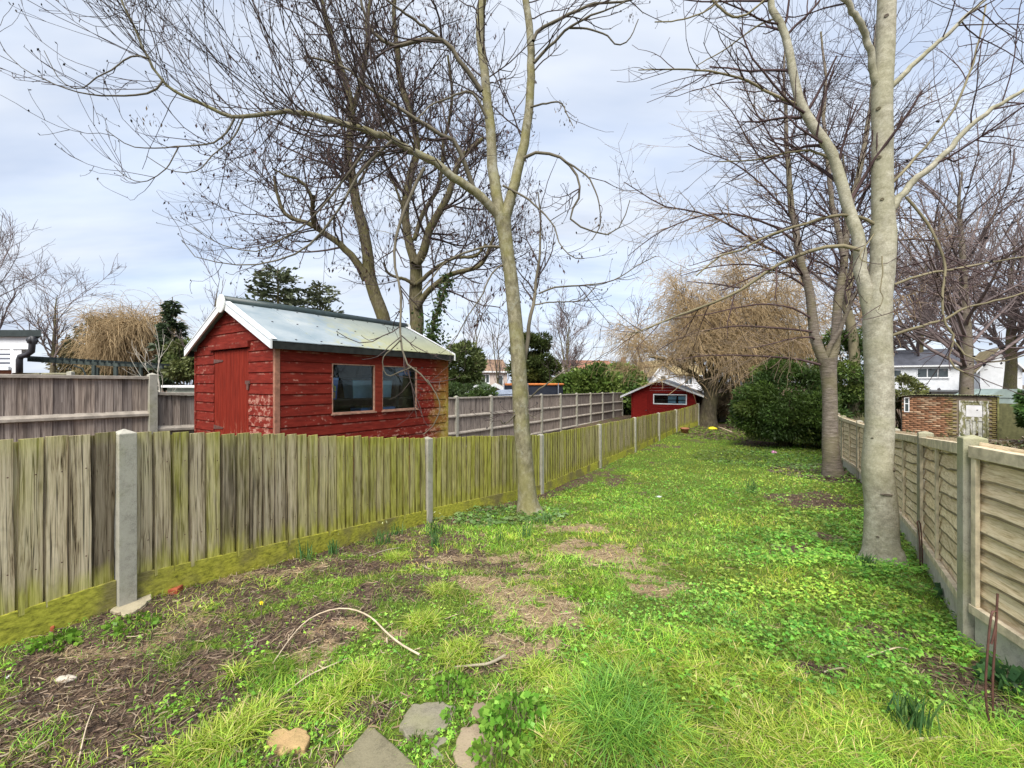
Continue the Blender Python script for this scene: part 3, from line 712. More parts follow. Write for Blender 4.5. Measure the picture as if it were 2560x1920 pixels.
hm.lathe(P0, [(.16, 0), (.158, .03), (.14, .08), (.10, .115), (.05, .13), (.0, .134)], 20); tag(hm.build('plastic_bowl', M_blue, None, True), 'dark blue upturned plastic bowl on the top shelf in the shed', 'bowl')

# ------------------------------------------------------------------ small red shed at the end of the neighbour's garden
R0 = np.array([9.42, 21.75, 0.]); RU = np.array([-.85, .527, 0]); RW = 3.3; RN = -np.array([.527, .85, 0]); RB = -RN
RZ0, RZE, RZR = -.65, .98, 1.66
FSHED = thing('far_red_shed', 'small red shed with white bargeboards at the far end of the mossy fence', 'shed', R0 + RU * RW / 2 + RB * 1.0 + Z3 * RZ0)
ra = 1.78     # apex distance from the near corner
def fz(uu): return RZE + (RZR - RZE) * (1 - (abs(uu - ra) / (ra if uu < ra else RW - ra)))
gabf = lambda z: (0, RW) if z <= RZE else ((z - RZE) / (RZR - RZE) * ra, RW - (z - RZE) / (RZR - RZE) * (RW - ra))
fwin = (.42, 2.12, .42, .96); fdoor = (2.42, 3.22, RZ0, 1.0)
wall_courses(FSHED, R0, RU, RN, RW, RZ0, RZR - .03, .15, RZ0, M_redfar, holes=[fwin, fdoor], gable=gabf)
m = MB()
m.box(R0, RU, RB, Z3, 0, .03, .01, 2.2, RZ0, RZE); m.box(R0, RU, RB, Z3, RW - .03, RW, .01, 2.2, RZ0, RZE); m.box(R0, RU, RB, Z3, 0, RW, 2.17, 2.2, RZ0, RZE)
m.box(R0, RU, RB, Z3, .03, .42, .01, .03, RZ0, RZE); m.box(R0, RU, RB, Z3, 2.12, 2.42, .01, .03, RZ0, RZE); m.box(R0, RU, RB, Z3, .42, 2.12, .01, .03, RZ0, .40)
m.build('wall', M_redfar, FSHED)
dm = MB(); dm.box(R0, RU, RB, Z3, fdoor[0] + .01, fdoor[1] - .01, -.012, .02, fdoor[2], fdoor[3]); d2 = dm.build('door', simple_red('far_door_red', (.19, .013, .010)), FSHED)
h = MB(); h.box(R0, RU, RB, Z3, fdoor[0] + .04, fdoor[0] + .12, -.04, -.012, .05, .09); h.build('handle', M_dark, d2)
w = MB()
for (x0, x1, z0, z1) in ((fwin[0], fwin[0] + .05, fwin[2], fwin[3]), (fwin[1] - .05, fwin[1], fwin[2], fwin[3]), (fwin[0] + .05, fwin[1] - .05, fwin[3] - .05, fwin[3]), (fwin[0] + .05, fwin[1] - .05, fwin[2], fwin[2] + .05)):
    w.box(R0, RU, RB, Z3, x0, x1, -.03, .03, z0, z1)
wo = w.build('window', M_white, FSHED)
p = MB(); p.box(R0, RU, RB, Z3, fwin[0] + .05, fwin[1] - .05, .0, .006, fwin[2] + .05, fwin[3] - .05); p.build('pane', M_glass, wo)
m = MB(); m.box(R0, RU, RB, Z3, fwin[0], fwin[1], .06, .4, .64, .66); m.build('shelf', M_inner, FSHED)
for i, (uu, lab) in enumerate(((.66, 'right hand'), (1.18, 'middle'))):
    for j, zz_ in enumerate((.44, .665)):
        b = MB(); b.box(R0, RU, RB, Z3, uu - .2, uu + .2, .1, .38, zz_, zz_ + .19)
        tag(b.build('plastic_tub', M_pale, None, bevel=.01), ('upper' if j else 'lower') + ' pale blue tub ' + ('nearest the right frame' if i == 0 else 'in the centre') + ' of the far red shed window', 'tub', 'tubs behind the far shed window')
for (ua, ub, sgn) in ((-.42, ra, 1), (RW + .55, ra, -1)):
    za = RZE - (RZR - RZE) * (.42 / ra if sgn == 1 else .55 / (RW - ra)) + .05; zr = RZR + .05
    P = lambda uu, o, z: R0 + RU * uu + RB * o + Z3 * z
    b = MB(); b.hexa([P(ua, -.22, za), P(ub, -.22, zr), P(ub, 2.35, zr), P(ua, 2.35, za), P(ua, -.22, za + .035), P(ub, -.22, zr + .035), P(ub, 2.35, zr + .035), P(ua, 2.35, za + .035)])
    b.build('roof', plain('far_roof_felt', (.40, .41, .42), .8, .2, 5), FSHED)
    b = MB(); b.hexa([P(ua, -.25, za - .05), P(ub, -.25, zr - .05), P(ub, -.223, zr - .05), P(ua, -.223, za - .05), P(ua, -.25, za + .05), P(ub, -.25, zr + .05), P(ub, -.223, zr + .05), P(ua, -.223, za + .05)])
    b.build('bargeboard', M_white, FSHED)
b = MB(); b.lathe(R0 + RU * ra - RB * .262 + Z3 * (RZR + .03), [(.12, 0), (.12, .012)], 8, RN); b.build('ridge_disc', M_white, FSHED)

# ------------------------------------------------------------------ brick outbuilding beyond the right fence
BL = np.array([16.1, 17.5, 0.]); BR = np.array([18.05, 15.78, 0.]); BU = norm((BR - BL)[None])[0]; BW = float(np.linalg.norm(BR - BL)); BN = np.array([BU[1], -BU[0], 0]); 
if BN[1] > 0: BN = -BN
BB = -BN; BZ0, BZ1 = -.95, 1.05
OUT = thing('brick_outbuilding', 'old brick outbuilding with peeling door and mossy corrugated roof beyond the waney fence', 'outbuilding', (BL + BR) / 2 + BB * .9 + Z3 * BZ0)
def brick_material():
    g = NG('old_brick', .9, .15); p = g.pos(); r = g.attr('tint')
    c = g.mix(1, r, g.ramp(g.noise(p, 9, 5), [(.3, (.75, .75, .75)), (.7, (1.15, 1.1, 1.05))]), 'MULTIPLY')
    u = g.math('ADD', g.mul(g.math('SUBTRACT', g.sep(p)[0], float(BL[0])), float(BU[0])), g.mul(g.math('SUBTRACT', g.sep(p)[1], float(BL[1])), float(BU[1])))
    moss = g.mul(g.rng(g.add(u, g.noise(p, 5, 4)), 1.75, 1.95), .75)
    c = g.mix(moss, c, (.17, .16, .06)); g.base(c); return g.done()
M_brick = brick_material()
rb_ = np.random.default_rng(4); V, Fq, Cc = [], [], []
ddoor = (1.62, 2.40, BZ0, .86); dwin = (.06, .19, .35, .95)
for row in range(int((BZ1 - BZ0) / .075)):
    z0 = BZ0 + row * .075; uu = -.11 * (row % 2)
    while uu < BW - .02:
        a, b = max(0, uu), min(BW, uu + .213); uu += .225
        if b - a < .03: continue
        mid = (a + b) / 2
        if ddoor[0] - .09 < mid < ddoor[1] + .02 and z0 < ddoor[3] + .08: 
            if mid > ddoor[0] - .02 or b > ddoor[0]: continue
        if dwin[0] < mid < dwin[1] + .03 and dwin[2] < z0 + .04 < dwin[3]: continue
        o = rb_.uniform(0, .006); base_i = len(V)
        for z in (z0, z0 + .064):
            for (x, oo) in ((a, .012 + o), (b, .012 + o), (b, -.05), (a, -.05)): V.append(BL + BU * x + BN * oo + Z3 * z)
        k = rb_.random(); cc = np.array([.27, .145, .085]) * (.6 + .6 * k) if rb_.random() > .22 else np.array([.38, .27, .18]) * (.8 + .4 * k)
        Cc += [cc] * 8
        for f in [(3, 2, 1, 0), (4, 5, 6, 7), (0, 1, 5, 4), (1, 2, 6, 5), (2, 3, 7, 6), (3, 0, 4, 7)]: Fq.append([base_i + i for i in f])
tag(np_obj('brickwork', np.array(V), np.array(Fq), M_brick, OUT, col=np.array(Cc)), kind='stuff')
m = MB(); m.box(BL, BU, BB, Z3, 0, ddoor[0], .003, .1, BZ0, BZ1 - .02); m.box(BL, BU, BB, Z3, ddoor[1], BW, .003, .1, BZ0, BZ1 - .02); m.box(BL, BU, BB, Z3, ddoor[0], ddoor[1], .003, .1, ddoor[3], BZ1 - .02)
m.box(BL, BU, BB, Z3, 0, .1, .1, 1.8, BZ0, BZ1 - .05); m.box(BL, BU, BB, Z3, BW - .1, BW, .1, 1.8, BZ0, BZ1 - .05); m.box(BL, BU, BB, Z3, 0, BW, 1.8, 1.9, BZ0, BZ1 - .08)
m.build('wall', plain('mortar', (.20, .16, .115), .9, .25, 9), OUT)
M_peel = (lambda g: (g.base(g.mix(g.rng(g.noise(g.vec(g.pos(), (1, 1, .4)), 9, 5, .7), .47, .6), g.ramp(g.noise(g.pos(), 12, 4), [(.3, (.12, .12, .05)), (.7, (.24, .23, .12))]), (.55, .54, .52))), g.done())[1])(NG('peeling_door_paint', .85, .2))
dm = MB()
for (a, b, z0, z1) in ((ddoor[0] + .08, ddoor[0] + .18, BZ0, ddoor[3] - .06), (ddoor[1] - .16, ddoor[1] - .06, BZ0, ddoor[3] - .06), (ddoor[0] + .18, ddoor[1] - .16, ddoor[3] - .16, ddoor[3] - .06), (ddoor[0] + .18, ddoor[1] - .16, .10, .24), (ddoor[0] + .18, ddoor[1] - .16, BZ0, BZ0 + .2)):
    dm.box(BL, BU, BB, Z3, a, b, -.01, .03, z0, z1)
for k in range(2): dm.box(BL, BU, BB, Z3, ddoor[0] + .30 + k * .15, ddoor[0] + .35 + k * .15, -.008, .03, BZ0 + .2, .10)
d3 = dm.build('door', M_peel, OUT)
for k in range(3):
    p = MB(); x = ddoor[0] + (.19, .36, .51)[k]; p.box(BL, BU, BB, Z3, x, x + .10, .01, .025, BZ0 + .21, .09); p.build('door_panel', plain('flaked_white_panel', (.42, .42, .36), .85, .4, 9), d3)
p = MB(); p.box(BL, BU, BB, Z3, ddoor[0] + .19, ddoor[1] - .17, .0, .012, .25, ddoor[3] - .17); p.build('boarded_pane', plain('white_board', (.62, .62, .62), .7, .15, 5), d3)
p = MB()
for (a, b, z0, z1) in ((ddoor[0], ddoor[0] + .075, BZ0, ddoor[3]), (ddoor[1] - .055, ddoor[1], BZ0, ddoor[3]), (ddoor[0] + .075, ddoor[1] - .055, ddoor[3] - .055, ddoor[3])): p.box(BL, BU, BB, Z3, a, b, -.025, .05, z0, z1)
p.build('door_frame', M_peel, OUT)
w = MB()
for (a, b, z0, z1) in ((dwin[0], dwin[0] + .03, dwin[2], dwin[3]), (dwin[1], dwin[1] + .03, dwin[2], dwin[3]), (dwin[0] + .03, dwin[1], dwin[3] - .03, dwin[3]), (dwin[0] + .03, dwin[1], dwin[2], dwin[2] + .03), (dwin[0] + .03, dwin[1], .68, .71)): w.box(BL, BU, BB, Z3, a, b, -.03, .0, z0, z1)
wo = w.build('window', M_white, OUT); p = MB(); p.box(BL, BU, BB, Z3, dwin[0] + .03, dwin[1], -.018, -.006, dwin[2] + .03, dwin[3] - .03); p.build('pane', M_hglass, wo)
# corrugated roof
nn = 90; xs = np.linspace(-.12, BW + .14, nn); zs = BZ1 + .02 + .018 * np.sin(xs * 2 * np.pi / .076) - .10 * np.clip((.5 - xs) / .6, 0, 1) ** 2
Vr = np.array([BL + BU * x + BB * o + Z3 * (z + dz - .035 * (o + .12)) for (o, dz) in ((-.12, 0), (2.0, 0), (-.12, .012), (2.0, .012)) for x, z in zip(xs, zs)])
i = np.arange(nn - 1); Fr = np.concatenate([np.stack([i, i + 1, nn + i + 1, nn + i], 1)[:, ::-1], np.stack([2 * nn + i, 2 * nn + i + 1, 3 * nn + i + 1, 3 * nn + i], 1), np.stack([i, i + 1, 2 * nn + i + 1, 2 * nn + i], 1)])
np_obj('corrugated_roof', Vr, Fr, plain('mossy_corrugated_sheet', (.20, .21, .11), .9, .45, 7), OUT)
m = MB(); m.box(BL, BU, BB, Z3, BW + .002, BW + .05, -.05, .05, BZ0, BZ1 - .02); m.build('corner_post', plain('mossy_timber', (.16, .16, .06), .9, .4, 8), OUT)
# ------------------------------------------------------------------ trees: tools
def bark(name, lo, mid, hi, scale=(1, 1, .35), sc0=14, moss=0, mosscol=(.16, .17, .04), bands=0, patch=0, patchcol=(.5, .5, .45), bump=.4):
    g = NG(name, .9, .15); p = g.pos()
    n = g.noise(g.vec(p, scale), sc0, 6, .65)
    c = g.ramp(n, [(.3, lo), (.5, mid), (.7, hi)])
    c = g.mix(1, c, g.ramp(g.noise(p, 75, 4, .7), [(.32, (.72, .72, .72)), (.66, (1.16, 1.16, 1.16))]), 'MULTIPLY')
    if bands:
        b = g.noise(g.vec(p, (1.6, 1.6, 15)), bands, 4, .65, .2); c = g.mix(g.rng(b, .58, .68, 0, .5), c, tuple(v * .4 for v in mid))
    if patch:
        c = g.mix(g.rng(g.noise(p, 6, 5, .7), .5, .62, 0, patch), c, patchcol)
        c = g.mix(g.rng(g.vor(p, 42), .05, .16, .5, 0), c, tuple(min(1, v * 1.25) for v in patchcol))
    if moss: c = g.mix(g.rng(g.noise(p, 2.4, 4), .42, .64, 0, moss), c, mosscol)
    g.base(c); g.bump(n, bump, .008); return g.done()
M_ash = bark('ash_bark', (.10, .088, .055), (.19, .172, .11), (.30, .275, .19), (1, 1, .6), 16, .5, (.20, .19, .06), patch=.5, patchcol=(.31, .31, .25), bump=.25)
M_pale = bark('smooth_pale_bark', (.22, .205, .15), (.335, .315, .245), (.46, .44, .355), (1, 1, 1.2), 16, .32, (.25, .245, .13), bands=6, patch=.25, patchcol=(.36, .355, .285), bump=.18)
M_cherry = bark('banded_bark', (.07, .058, .045), (.165, .138, .112), (.28, .245, .205), (1, 1, 6), 7, .4, (.15, .14, .06), bands=9, bump=.5)
M_old = bark('old_dark_bark', (.05, .042, .028), (.115, .098, .06), (.19, .17, .11), (1, 1, .3), 22, .5, (.105, .10, .03), bump=.7)
M_willowbark = bark('rough_willow_bark', (.035, .03, .022), (.09, .075, .052), (.16, .135, .095), (1, 1, .25), 18, .3, (.15, .14, .06), bump=.9)
M_twig = plain('dark_twig', (.075, .058, .055), .9, .35, 3, .1); M_twig2 = plain('reddish_twig', (.075, .05, .05), .9, .35, 3, .1)
M_twigash = plain('ash_twig', (.13, .115, .085), .9, .4, 2.5, .1); M_twigpale = plain('olive_twig', (.20, .175, .11), .9, .35, 2, .1)
M_willow = plain('golden_willow_twig', (.36, .265, .15), .9, .35, 2, .1); M_fartwig = plain('far_twig', (.17, .135, .13), .9, .3, .7, .1)
M_birch = plain('pale_stem', (.45, .42, .36), .9, .3, 5, .1)
def leaf_material(name, c0, c1, c2, rough=.55, trans=.25):
    g = NG(name, rough, .35); t = g.attr('tint')
    g.base(g.mix(1, t, g.ramp(g.noise(g.pos(), 1.4, 3), [(.3, c0), (.5, c1), (.72, c2)]), 'MULTIPLY'))
    if trans:
        o = [n for n in g.t.nodes if n.type == 'OUTPUT_MATERIAL'][0]; tl = g.n('ShaderNodeBsdfTranslucent', {'Color': t}); mx = g.n('ShaderNodeMixShader', {0: trans})
        g.t.links.new(g.b.outputs[0], mx.inputs[1]); g.t.links.new(tl.outputs[0], mx.inputs[2]); g.t.links.new(mx.outputs[0], o.inputs[0])
    return g.done()
W3 = (.8, .8, .8); W4 = (1, 1, 1); W5 = (1.2, 1.2, 1.2)
M_leaf = leaf_material('leaf', W3, W4, W5)

def resample(P, R, n):
    P = np.asarray(P, float); R = np.asarray(R, float); k = len(P)
    if k > 2:   # Catmull-Rom
        Q, S = [], []; Pe = np.vstack([2 * P[0] - P[1], P, 2 * P[-1] - P[-2]])
        for i in range(k - 1):
            a, b, c, d = Pe[i:i + 4]
            for t in np.linspace(0, 1, 10, endpoint=False):
                Q.append(.5 * ((2 * b) + (c - a) * t + (2 * a - 5 * b + 4 * c - d) * t * t + (3 * b - a - 3 * c + d) * t ** 3)); S.append(R[i] * (1 - t) + R[i + 1] * t)
        Q.append(P[-1]); S.append(R[-1]); P, R = np.array(Q), np.array(S)
    s = np.r_[0, np.cumsum(np.linalg.norm(np.diff(P, axis=0), axis=1))]; u = np.linspace(0, s[-1], n)
    return np.stack([np.interp(u, s, P[:, i]) for i in range(3)], 1), np.interp(u, s, R)
def trace(pts, Y0, Y1, w0, w1, n=16, endw=None):
    """limb followed in the photograph; Y0..Y1 its depth, w0..w1 its width in photograph pixels"""
    P = []; k = len(pts); d = np.r_[0, np.cumsum([math.dist(pts[i], pts[i + 1]) for i in range(k - 1)])]; d = d / d[-1]
    Ys = Y0 + (Y1 - Y0) * d; ws = w0 + (w1 - w0) * d
    P = [at(p[0], p[1], Y) for p, Y in zip(pts, Ys)]; R = [w / 2 / F * Y / math.sqrt(1 + ((p[0] - 1280) / F) ** 2) for w, Y, p in zip(ws, Ys, pts)]
    return resample(P, R, n)
def stack(limbs): return np.array([l[0] for l in limbs]), np.array([l[1] for l in limbs])
def grow(P, R, count, rng, t0=.2, t1=1., length=(.3, .6), ang=(30, 60), up=.0, upend=.0, wob=.12, n=6, rr=.6, rmin=.003, rel=True, flat=0, taper=.45, side=None):
    seg = np.linalg.norm(np.diff(P, axis=1), axis=2).sum(1); pr = seg / seg.sum()
    par = rng.choice(len(P), count, p=pr); t = rng.uniform(t0, t1, count); N = P.shape[1]
    f = t * (N - 1); i = np.minimum(f.astype(int), N - 2); w = (f - i)[:, None]
    pos = P[par, i] * (1 - w) + P[par, i + 1] * w; T = norm(P[par, i + 1] - P[par, i]); rad = R[par, i] * (1 - w[:, 0]) + R[par, i + 1] * w[:, 0]
    rv = rng.normal(size=(count, 3)); rv[:, 2] *= (1 - flat); 
    if side is not None: rv += np.asarray(side)
    pp = norm(rv - T * (rv * T).sum(1, keepdims=True)); a = np.radians(rng.uniform(*ang, count))[:, None]
    d = norm(T * np.cos(a) + pp * np.sin(a))
    L = rng.uniform(*length, count) * (seg[par] if rel else 1.) * (1.15 - .6 * t if rel else 1)
    Q = np.zeros((count, n, 3)); Q[:, 0] = pos; step = (L / (n - 1))[:, None]
    for k in range(1, n):
        s = k / (n - 1)
        d = norm(d + np.array([0, 0, 1.]) * (up + upend * s * s) + rng.normal(size=(count, 3)) * wob); Q[:, k] = Q[:, k - 1] + d * step
    r0 = np.maximum(np.minimum(rad * rr, rad * .9), rmin); S = r0[:, None] * np.linspace(1, taper, n)[None]
    return Q, np.maximum(S, rmin * .7)
def tips(P, rng, count, t0=.3):
    par = rng.integers(0, len(P), count); f = rng.uniform(t0, 1, count) * (P.shape[1] - 1); i = np.minimum(f.astype(int), P.shape[1] - 2); w = (f - i)[:, None]
    return P[par, i] * (1 - w) + P[par, i + 1] * w
def leaves(C, size, rng, aspect=.5, hang=0., jitter=.3, tint=((.05, .09, .02),), tvar=.35, nrm=None, dirs=None):
    """a folded diamond for every centre: returns V, F, colour"""
    n = len(C); d = rng.normal(size=(n, 3)) if dirs is None else dirs + rng.normal(size=(n, 3)) * jitter; d[:, 2] -= hang; d = norm(d)
    s = norm(np.cross(d, rng.normal(size=(n, 3)) if nrm is None else nrm + rng.normal(size=(n, 3)) * .5)); sz = (size * rng.uniform(.6, 1.35, n))[:, None]
    up = np.cross(s, d)
    V = np.stack([C, C + d * sz * .5 + s * sz * aspect * .5 + up * sz * .06, C + d * sz, C + d * sz * .5 - s * sz * aspect * .5 + up * sz * .06], 1)
    tt = np.array(tint)[rng.integers(0, len(tint), n)] * (1 + tvar * rng.uniform(-1, 1, (n, 1)))
    Fq = (np.arange(n) * 4)[:, None] + np.array([[0, 1, 2, 3]])
    return V.reshape(-1, 3), Fq, np.repeat(tt, 4, 0)
KINK = np.random.default_rng(99)
def link_limbs(name, limbs, k, mat, root, kind=None):
    by = {}
    if name in ('limb', 'branch'):
        limbs = [(P + np.r_[np.zeros((2, 3)), KINK.normal(size=(len(P) - 4, 3)), np.zeros((2, 3))] * np.minimum(R, .03)[:, None] * .26, R) if len(P) > 6 else (P, R) for P, R in limbs]
    for P, R in limbs: by.setdefault(len(P), []).append((P, R))
    V, Fs = join([tubes(*stack(v), k) for v in by.values()])
    return tag(np_obj(name, V, Fs, mat, root, True), kind=kind)
def link_twigs(name, batches, k, mat, root, kind='stuff'):
    V, Fs = join([tubes(P, R, k) for P, R in batches])
    return tag(np_obj(name, V, Fs, mat, root, True), kind=kind)

# ------------------------------------------------------------------ the ash in front of the mossy fence
YA = 6.5
ash_base = ground_at(1321, 1281)
ASH = thing('ash_tree', 'bare forked ash tree with grey green trunk standing by the mossy fence', 'tree', ash_base)
ash_r = np.random.default_rng(21)
ya = float(ash_base[1])
trunk = trace([(1328, 1300), (1321, 1268), (1318, 1235), (1314, 1180), (1309, 1120), (1303, 1050), (1299, 960), (1294, 870), (1286, 780), (1278, 700), (1268, 630), (1262, 585), (1256, 541)], ya, ya, 41, 41, 60)
rad_t = np.interp(np.linspace(0, 1, 60), [0, .03, .07, .15, .35, .6, .85, .95, 1], [46, 33, 24.5, 21, 20, 18, 16.5, 18, 21]) / F * ya
link_limbs('trunk', [(trunk[0], rad_t)], 20, M_ash, ASH)
tr_ = lambda pts, dy, w0, w1, n=16: trace(pts, ya, ya + dy, w0, w1, n)
ash_main = [
    tr_([(1254, 552), (1241, 488), (1230, 407), (1225, 317), (1215, 224), (1206, 142), (1200, 61), (1206, 0), (1210, -90), (1205, -190)], .5, 30, 15, 24),
    tr_([(1258, 556), (1272, 515), (1290, 447), (1309, 366), (1322, 285), (1326, 203), (1326, 102), (1316, 0), (1305, -90), (1310, -190)], .3, 28, 13, 24),
    tr_([(1254, 556), (1236, 527), (1188, 480), (1147, 452), (1086, 407), (1025, 374), (944, 334), (883, 317), (802, 293), (712, 277)], -1.0, 24, 13, 24)]
y2 = ya - 1.0
ash_main.append(trace([(715, 278), (660, 287), (610, 292), (570, 289), (508, 262), (447, 234), (407, 203), (366, 140), (338, 73), (312, 20), (290, -40)], y2, y2 - .6, 12, 6, 24))
a2 = [  # second order limbs followed from the photograph
    ([(407, 203), (392, 222), (374, 233), (330, 238), (285, 240), (224, 236), (163, 221), (102, 194), (53, 168), (8, 124)], y2 - .45, -.25, 6.5, 2.4),
    ([(372, 146), (345, 139), (317, 147), (285, 171), (244, 193), (200, 222), (150, 200), (110, 126)], y2 - .5, -.3, 5.5, 2.2),
    ([(586, 297), (561, 338), (521, 360), (447, 366), (366, 371), (317, 361), (264, 324)], y2 - .2, -.4, 6, 2.4),
    ([(447, 366), (423, 411), (391, 441), (350, 455), (309, 438), (285, 414)], y2 - .4, -.2, 4, 2.0),
    ([(610, 292), (582, 346), (533, 386), (492, 427), (427, 426), (366, 390)], y2 - .2, -.5, 5, 2.2),
    ([(980, 352), (900, 430), (850, 520), (800, 585), (753, 628), (692, 650), (627, 663), (570, 659), (488, 642), (455, 600)], ya - .6, -.7, 8, 2.2),
    ([(940, 336), (880, 420), (820, 500), (770, 555), (724, 586), (651, 627), (570, 617), (509, 589), (484, 568)], ya - .6, -.3, 7, 2.2),
    ([(1204, 228), (1152, 155), (1107, 102), (1046, 102), (1001, 116), (952, 100), (920, 61), (903, 6), (895, -60)], ya, -.5, 12, 7),
    ([(1107, 102), (1046, 57), (985, 14), (930, -30)], ya - .1, -.4, 8, 4),
    ([(1188, 482), (1168, 427), (1148, 376), (1137, 354), (1066, 315), (985, 262), (903, 207), (875, 175), (818, 153), (760, 140)], ya, -.9, 13, 5),
    ([(1217, 297), (1205, 270), (1192, 244), (1168, 228), (1120, 246), (1080, 262), (1040, 300)], ya, -.5, 7, 3),
    ([(1333, 102), (1351, 72), (1432, 32), (1493, 8), (1567, 2), (1640, -30)], ya, .2, 9, 4),
    ([(1335, 157), (1367, 122), (1424, 69), (1473, 41), (1514, 27), (1562, 5)], ya, -.3, 8, 3),
    ([(1424, 70), (1465, 72), (1514, 86), (1538, 110), (1571, 101), (1596, 48)], ya - .1, -.2, 5, 2.4),
    ([(1310, 395), (1335, 382), (1367, 383), (1408, 399), (1444, 443), (1449, 488), (1432, 520), (1424, 545), (1470, 575), (1530, 585), (1560, 545), (1575, 500)], ya, -.6, 8, 2.2),
    ([(1408, 400), (1457, 432), (1481, 460), (1497, 508), (1501, 561), (1480, 600)], ya - .3, -.2, 5, 2.4),
    ([(1326, 268), (1359, 260), (1400, 256), (1420, 290), (1432, 315)], ya, -.3, 5, 2.4),
    ([(1257, 464), (1310, 491), (1359, 533), (1387, 570), (1400, 610), (1432, 643), (1461, 646)], ya, -.5, 6, 2.4),
    ([(1252, 618), (1221, 617), (1168, 630), (1110, 660), (1060, 720), (1020, 760)], ya, -.6, 7, 3),
    ([(1272, 655), (1240, 672), (1221, 700), (1204, 740), (1170, 790), (1140, 845), (1120, 870)], ya, -.4, 5, 2.2),
    ([(1060, 420), (1030, 480), (1000, 560), (985, 640), (1000, 720), (1003, 760), (1001, 810), (1002, 865), (1018, 897), (1022, 917), (1060, 941), (1080, 968)], ya - .5, -.9, 9, 4),
    ([(1001, 850), (985, 868), (960, 890), (958, 920), (972, 940), (1000, 930), (1030, 918)], ya - 1.2, -.1, 4, 2.5),
    ([(1068, 948), (1100, 1010), (1085, 1060), (1060, 1085)], ya - 1.4, -.05, 3.2, 2.2),
    ([(1310, 905), (1316, 870), (1322, 807), (1335, 750), (1343, 685), (1348, 640), (1352, 560), (1345, 480)], ya + .1, .3, 13, 3),
    ([(1347, 734), (1392, 718), (1473, 712), (1534, 700), (1595, 663), (1640, 640)], ya + .2, .3, 5, 2.4),
    ([(1338, 762), (1385, 755), (1453, 750), (1490, 715)], ya + .2, .3, 4, 2.4),
    ([(1310, 1010), (1280, 1045), (1262, 1060), (1250, 1050)], ya, -.2, 5, 3),
    ([(1318, 1000), (1360, 965), (1400, 935), (1440, 915), (1500, 900)], ya, -.3, 4.5, 2.4),
    ([(1318, 960), (1322, 1000), (1318, 1030), (1340, 1046)], ya - .15, -.1, 3.5, 2.5)]
ash2 = [trace(p, y, y + dy, w0, w1, 16) for p, y, dy, w0, w1 in a2]
link_limbs('limb', ash_main, 10, M_ash, ASH)
link_limbs('branch', ash2, 6, M_twigash, ASH)
A1 = stack(ash_main); A2 = stack(ash2)
A1c = (A1[0][:, ::1][:, ::1], A1[1])
g1 = grow(*A1c, 60, ash_r, .25, 1, (.7, 1.7), (35, 70), .0, .16, .15, 9, .19, .0048, rel=False)
g2 = grow(*A2, 170, ash_r, .25, 1, (.35, .95), (25, 60), .0, .22, .14, 7, .6, .0038, rel=False)
g3 = grow(*g1, 330, ash_r, .2, 1, (.25, .75), (25, 60), .0, .22, .16, 6, .7, .0034, rel=False)
g4 = grow(*g2, 330, ash_r, .2, 1, (.12, .4), (25, 60), .0, .22, .16, 5, .8, .0031, rel=False)
# the long sprays that rise from the big left limb
LB = stack([resample(np.vstack([ash_main[2][0], ash_main[3][0]]), np.r_[ash_main[2][1], ash_main[3][1]], 30)])
s1 = grow(*LB, 90, ash_r, .25, .97, (1.0, 2.6), (35, 75), .055, .10, .10, 10, .27, .0046, rel=False, side=(-.6, 0, .5))
s2 = grow(*s1, 420, ash_r, .15, 1, (.3, 1.0), (14, 40), .03, .15, .12, 6, .75, .0036, rel=False)
s3 = grow(*s2, 350, ash_r, .3, 1, (.12, .35), (20, 50), .0, .2, .13, 4, .8, .0031, rel=False)
link_twigs('crown', [g1, g2, g3, g4, s1, s2, s3], 4, M_twig, ASH)
def keys(name, batches, count, rng, root, size=.09, tint=((.035, .02, .02), (.05, .03, .022), (.07, .025, .02))):
    C = np.concatenate([tips(P, rng, count // len(batches), .4) for P, R in batches])
    V, Fq, c = leaves(C, size, rng, .38, 3.0, tint=tint)
    return tag(np_obj(name, V, Fq, M_leaf, root, col=c), kind='stuff')
def key_bunches(name, at_, rng, root, per=22, size=.05, spread=.06):
    C = np.concatenate([np.array(p)[None] + rng.normal(size=(per, 3)) * np.array([spread, spread, spread * 1.1]) for p in at_])
    V, Fq, c = leaves(C, size, rng, .3, 3.0, tint=((.05, .03, .02), (.10, .06, .03), (.13, .085, .04)))
    return tag(np_obj(name, V, Fq, M_leaf, root, col=c), kind='stuff')
key_bunches('seed_bunch', [at(378, 290, y2 - .5), at(1403, 262, ya - .2), at(1425, 302, ya - .3), at(1350, 583, ya + .2), at(1372, 592, ya + .2), at(1470, 430, ya - .4), at(1495, 555, ya - .5), at(1517, 570, ya - .5), at(1578, 35, ya), at(1327, 545, ya + .2)], ash_r, ASH)
# buds at the twig ends
ends = np.concatenate([P[:, -1] for P, R in (g2, g3, g4, s2, s3)]); V, Fq, c = leaves(ends - np.array([0, 0, .008]), .034, ash_r, .55, -2.0, tint=((.03, .025, .025),)); tag(np_obj('bud', V, Fq, M_leaf, ASH, col=c), kind='stuff')

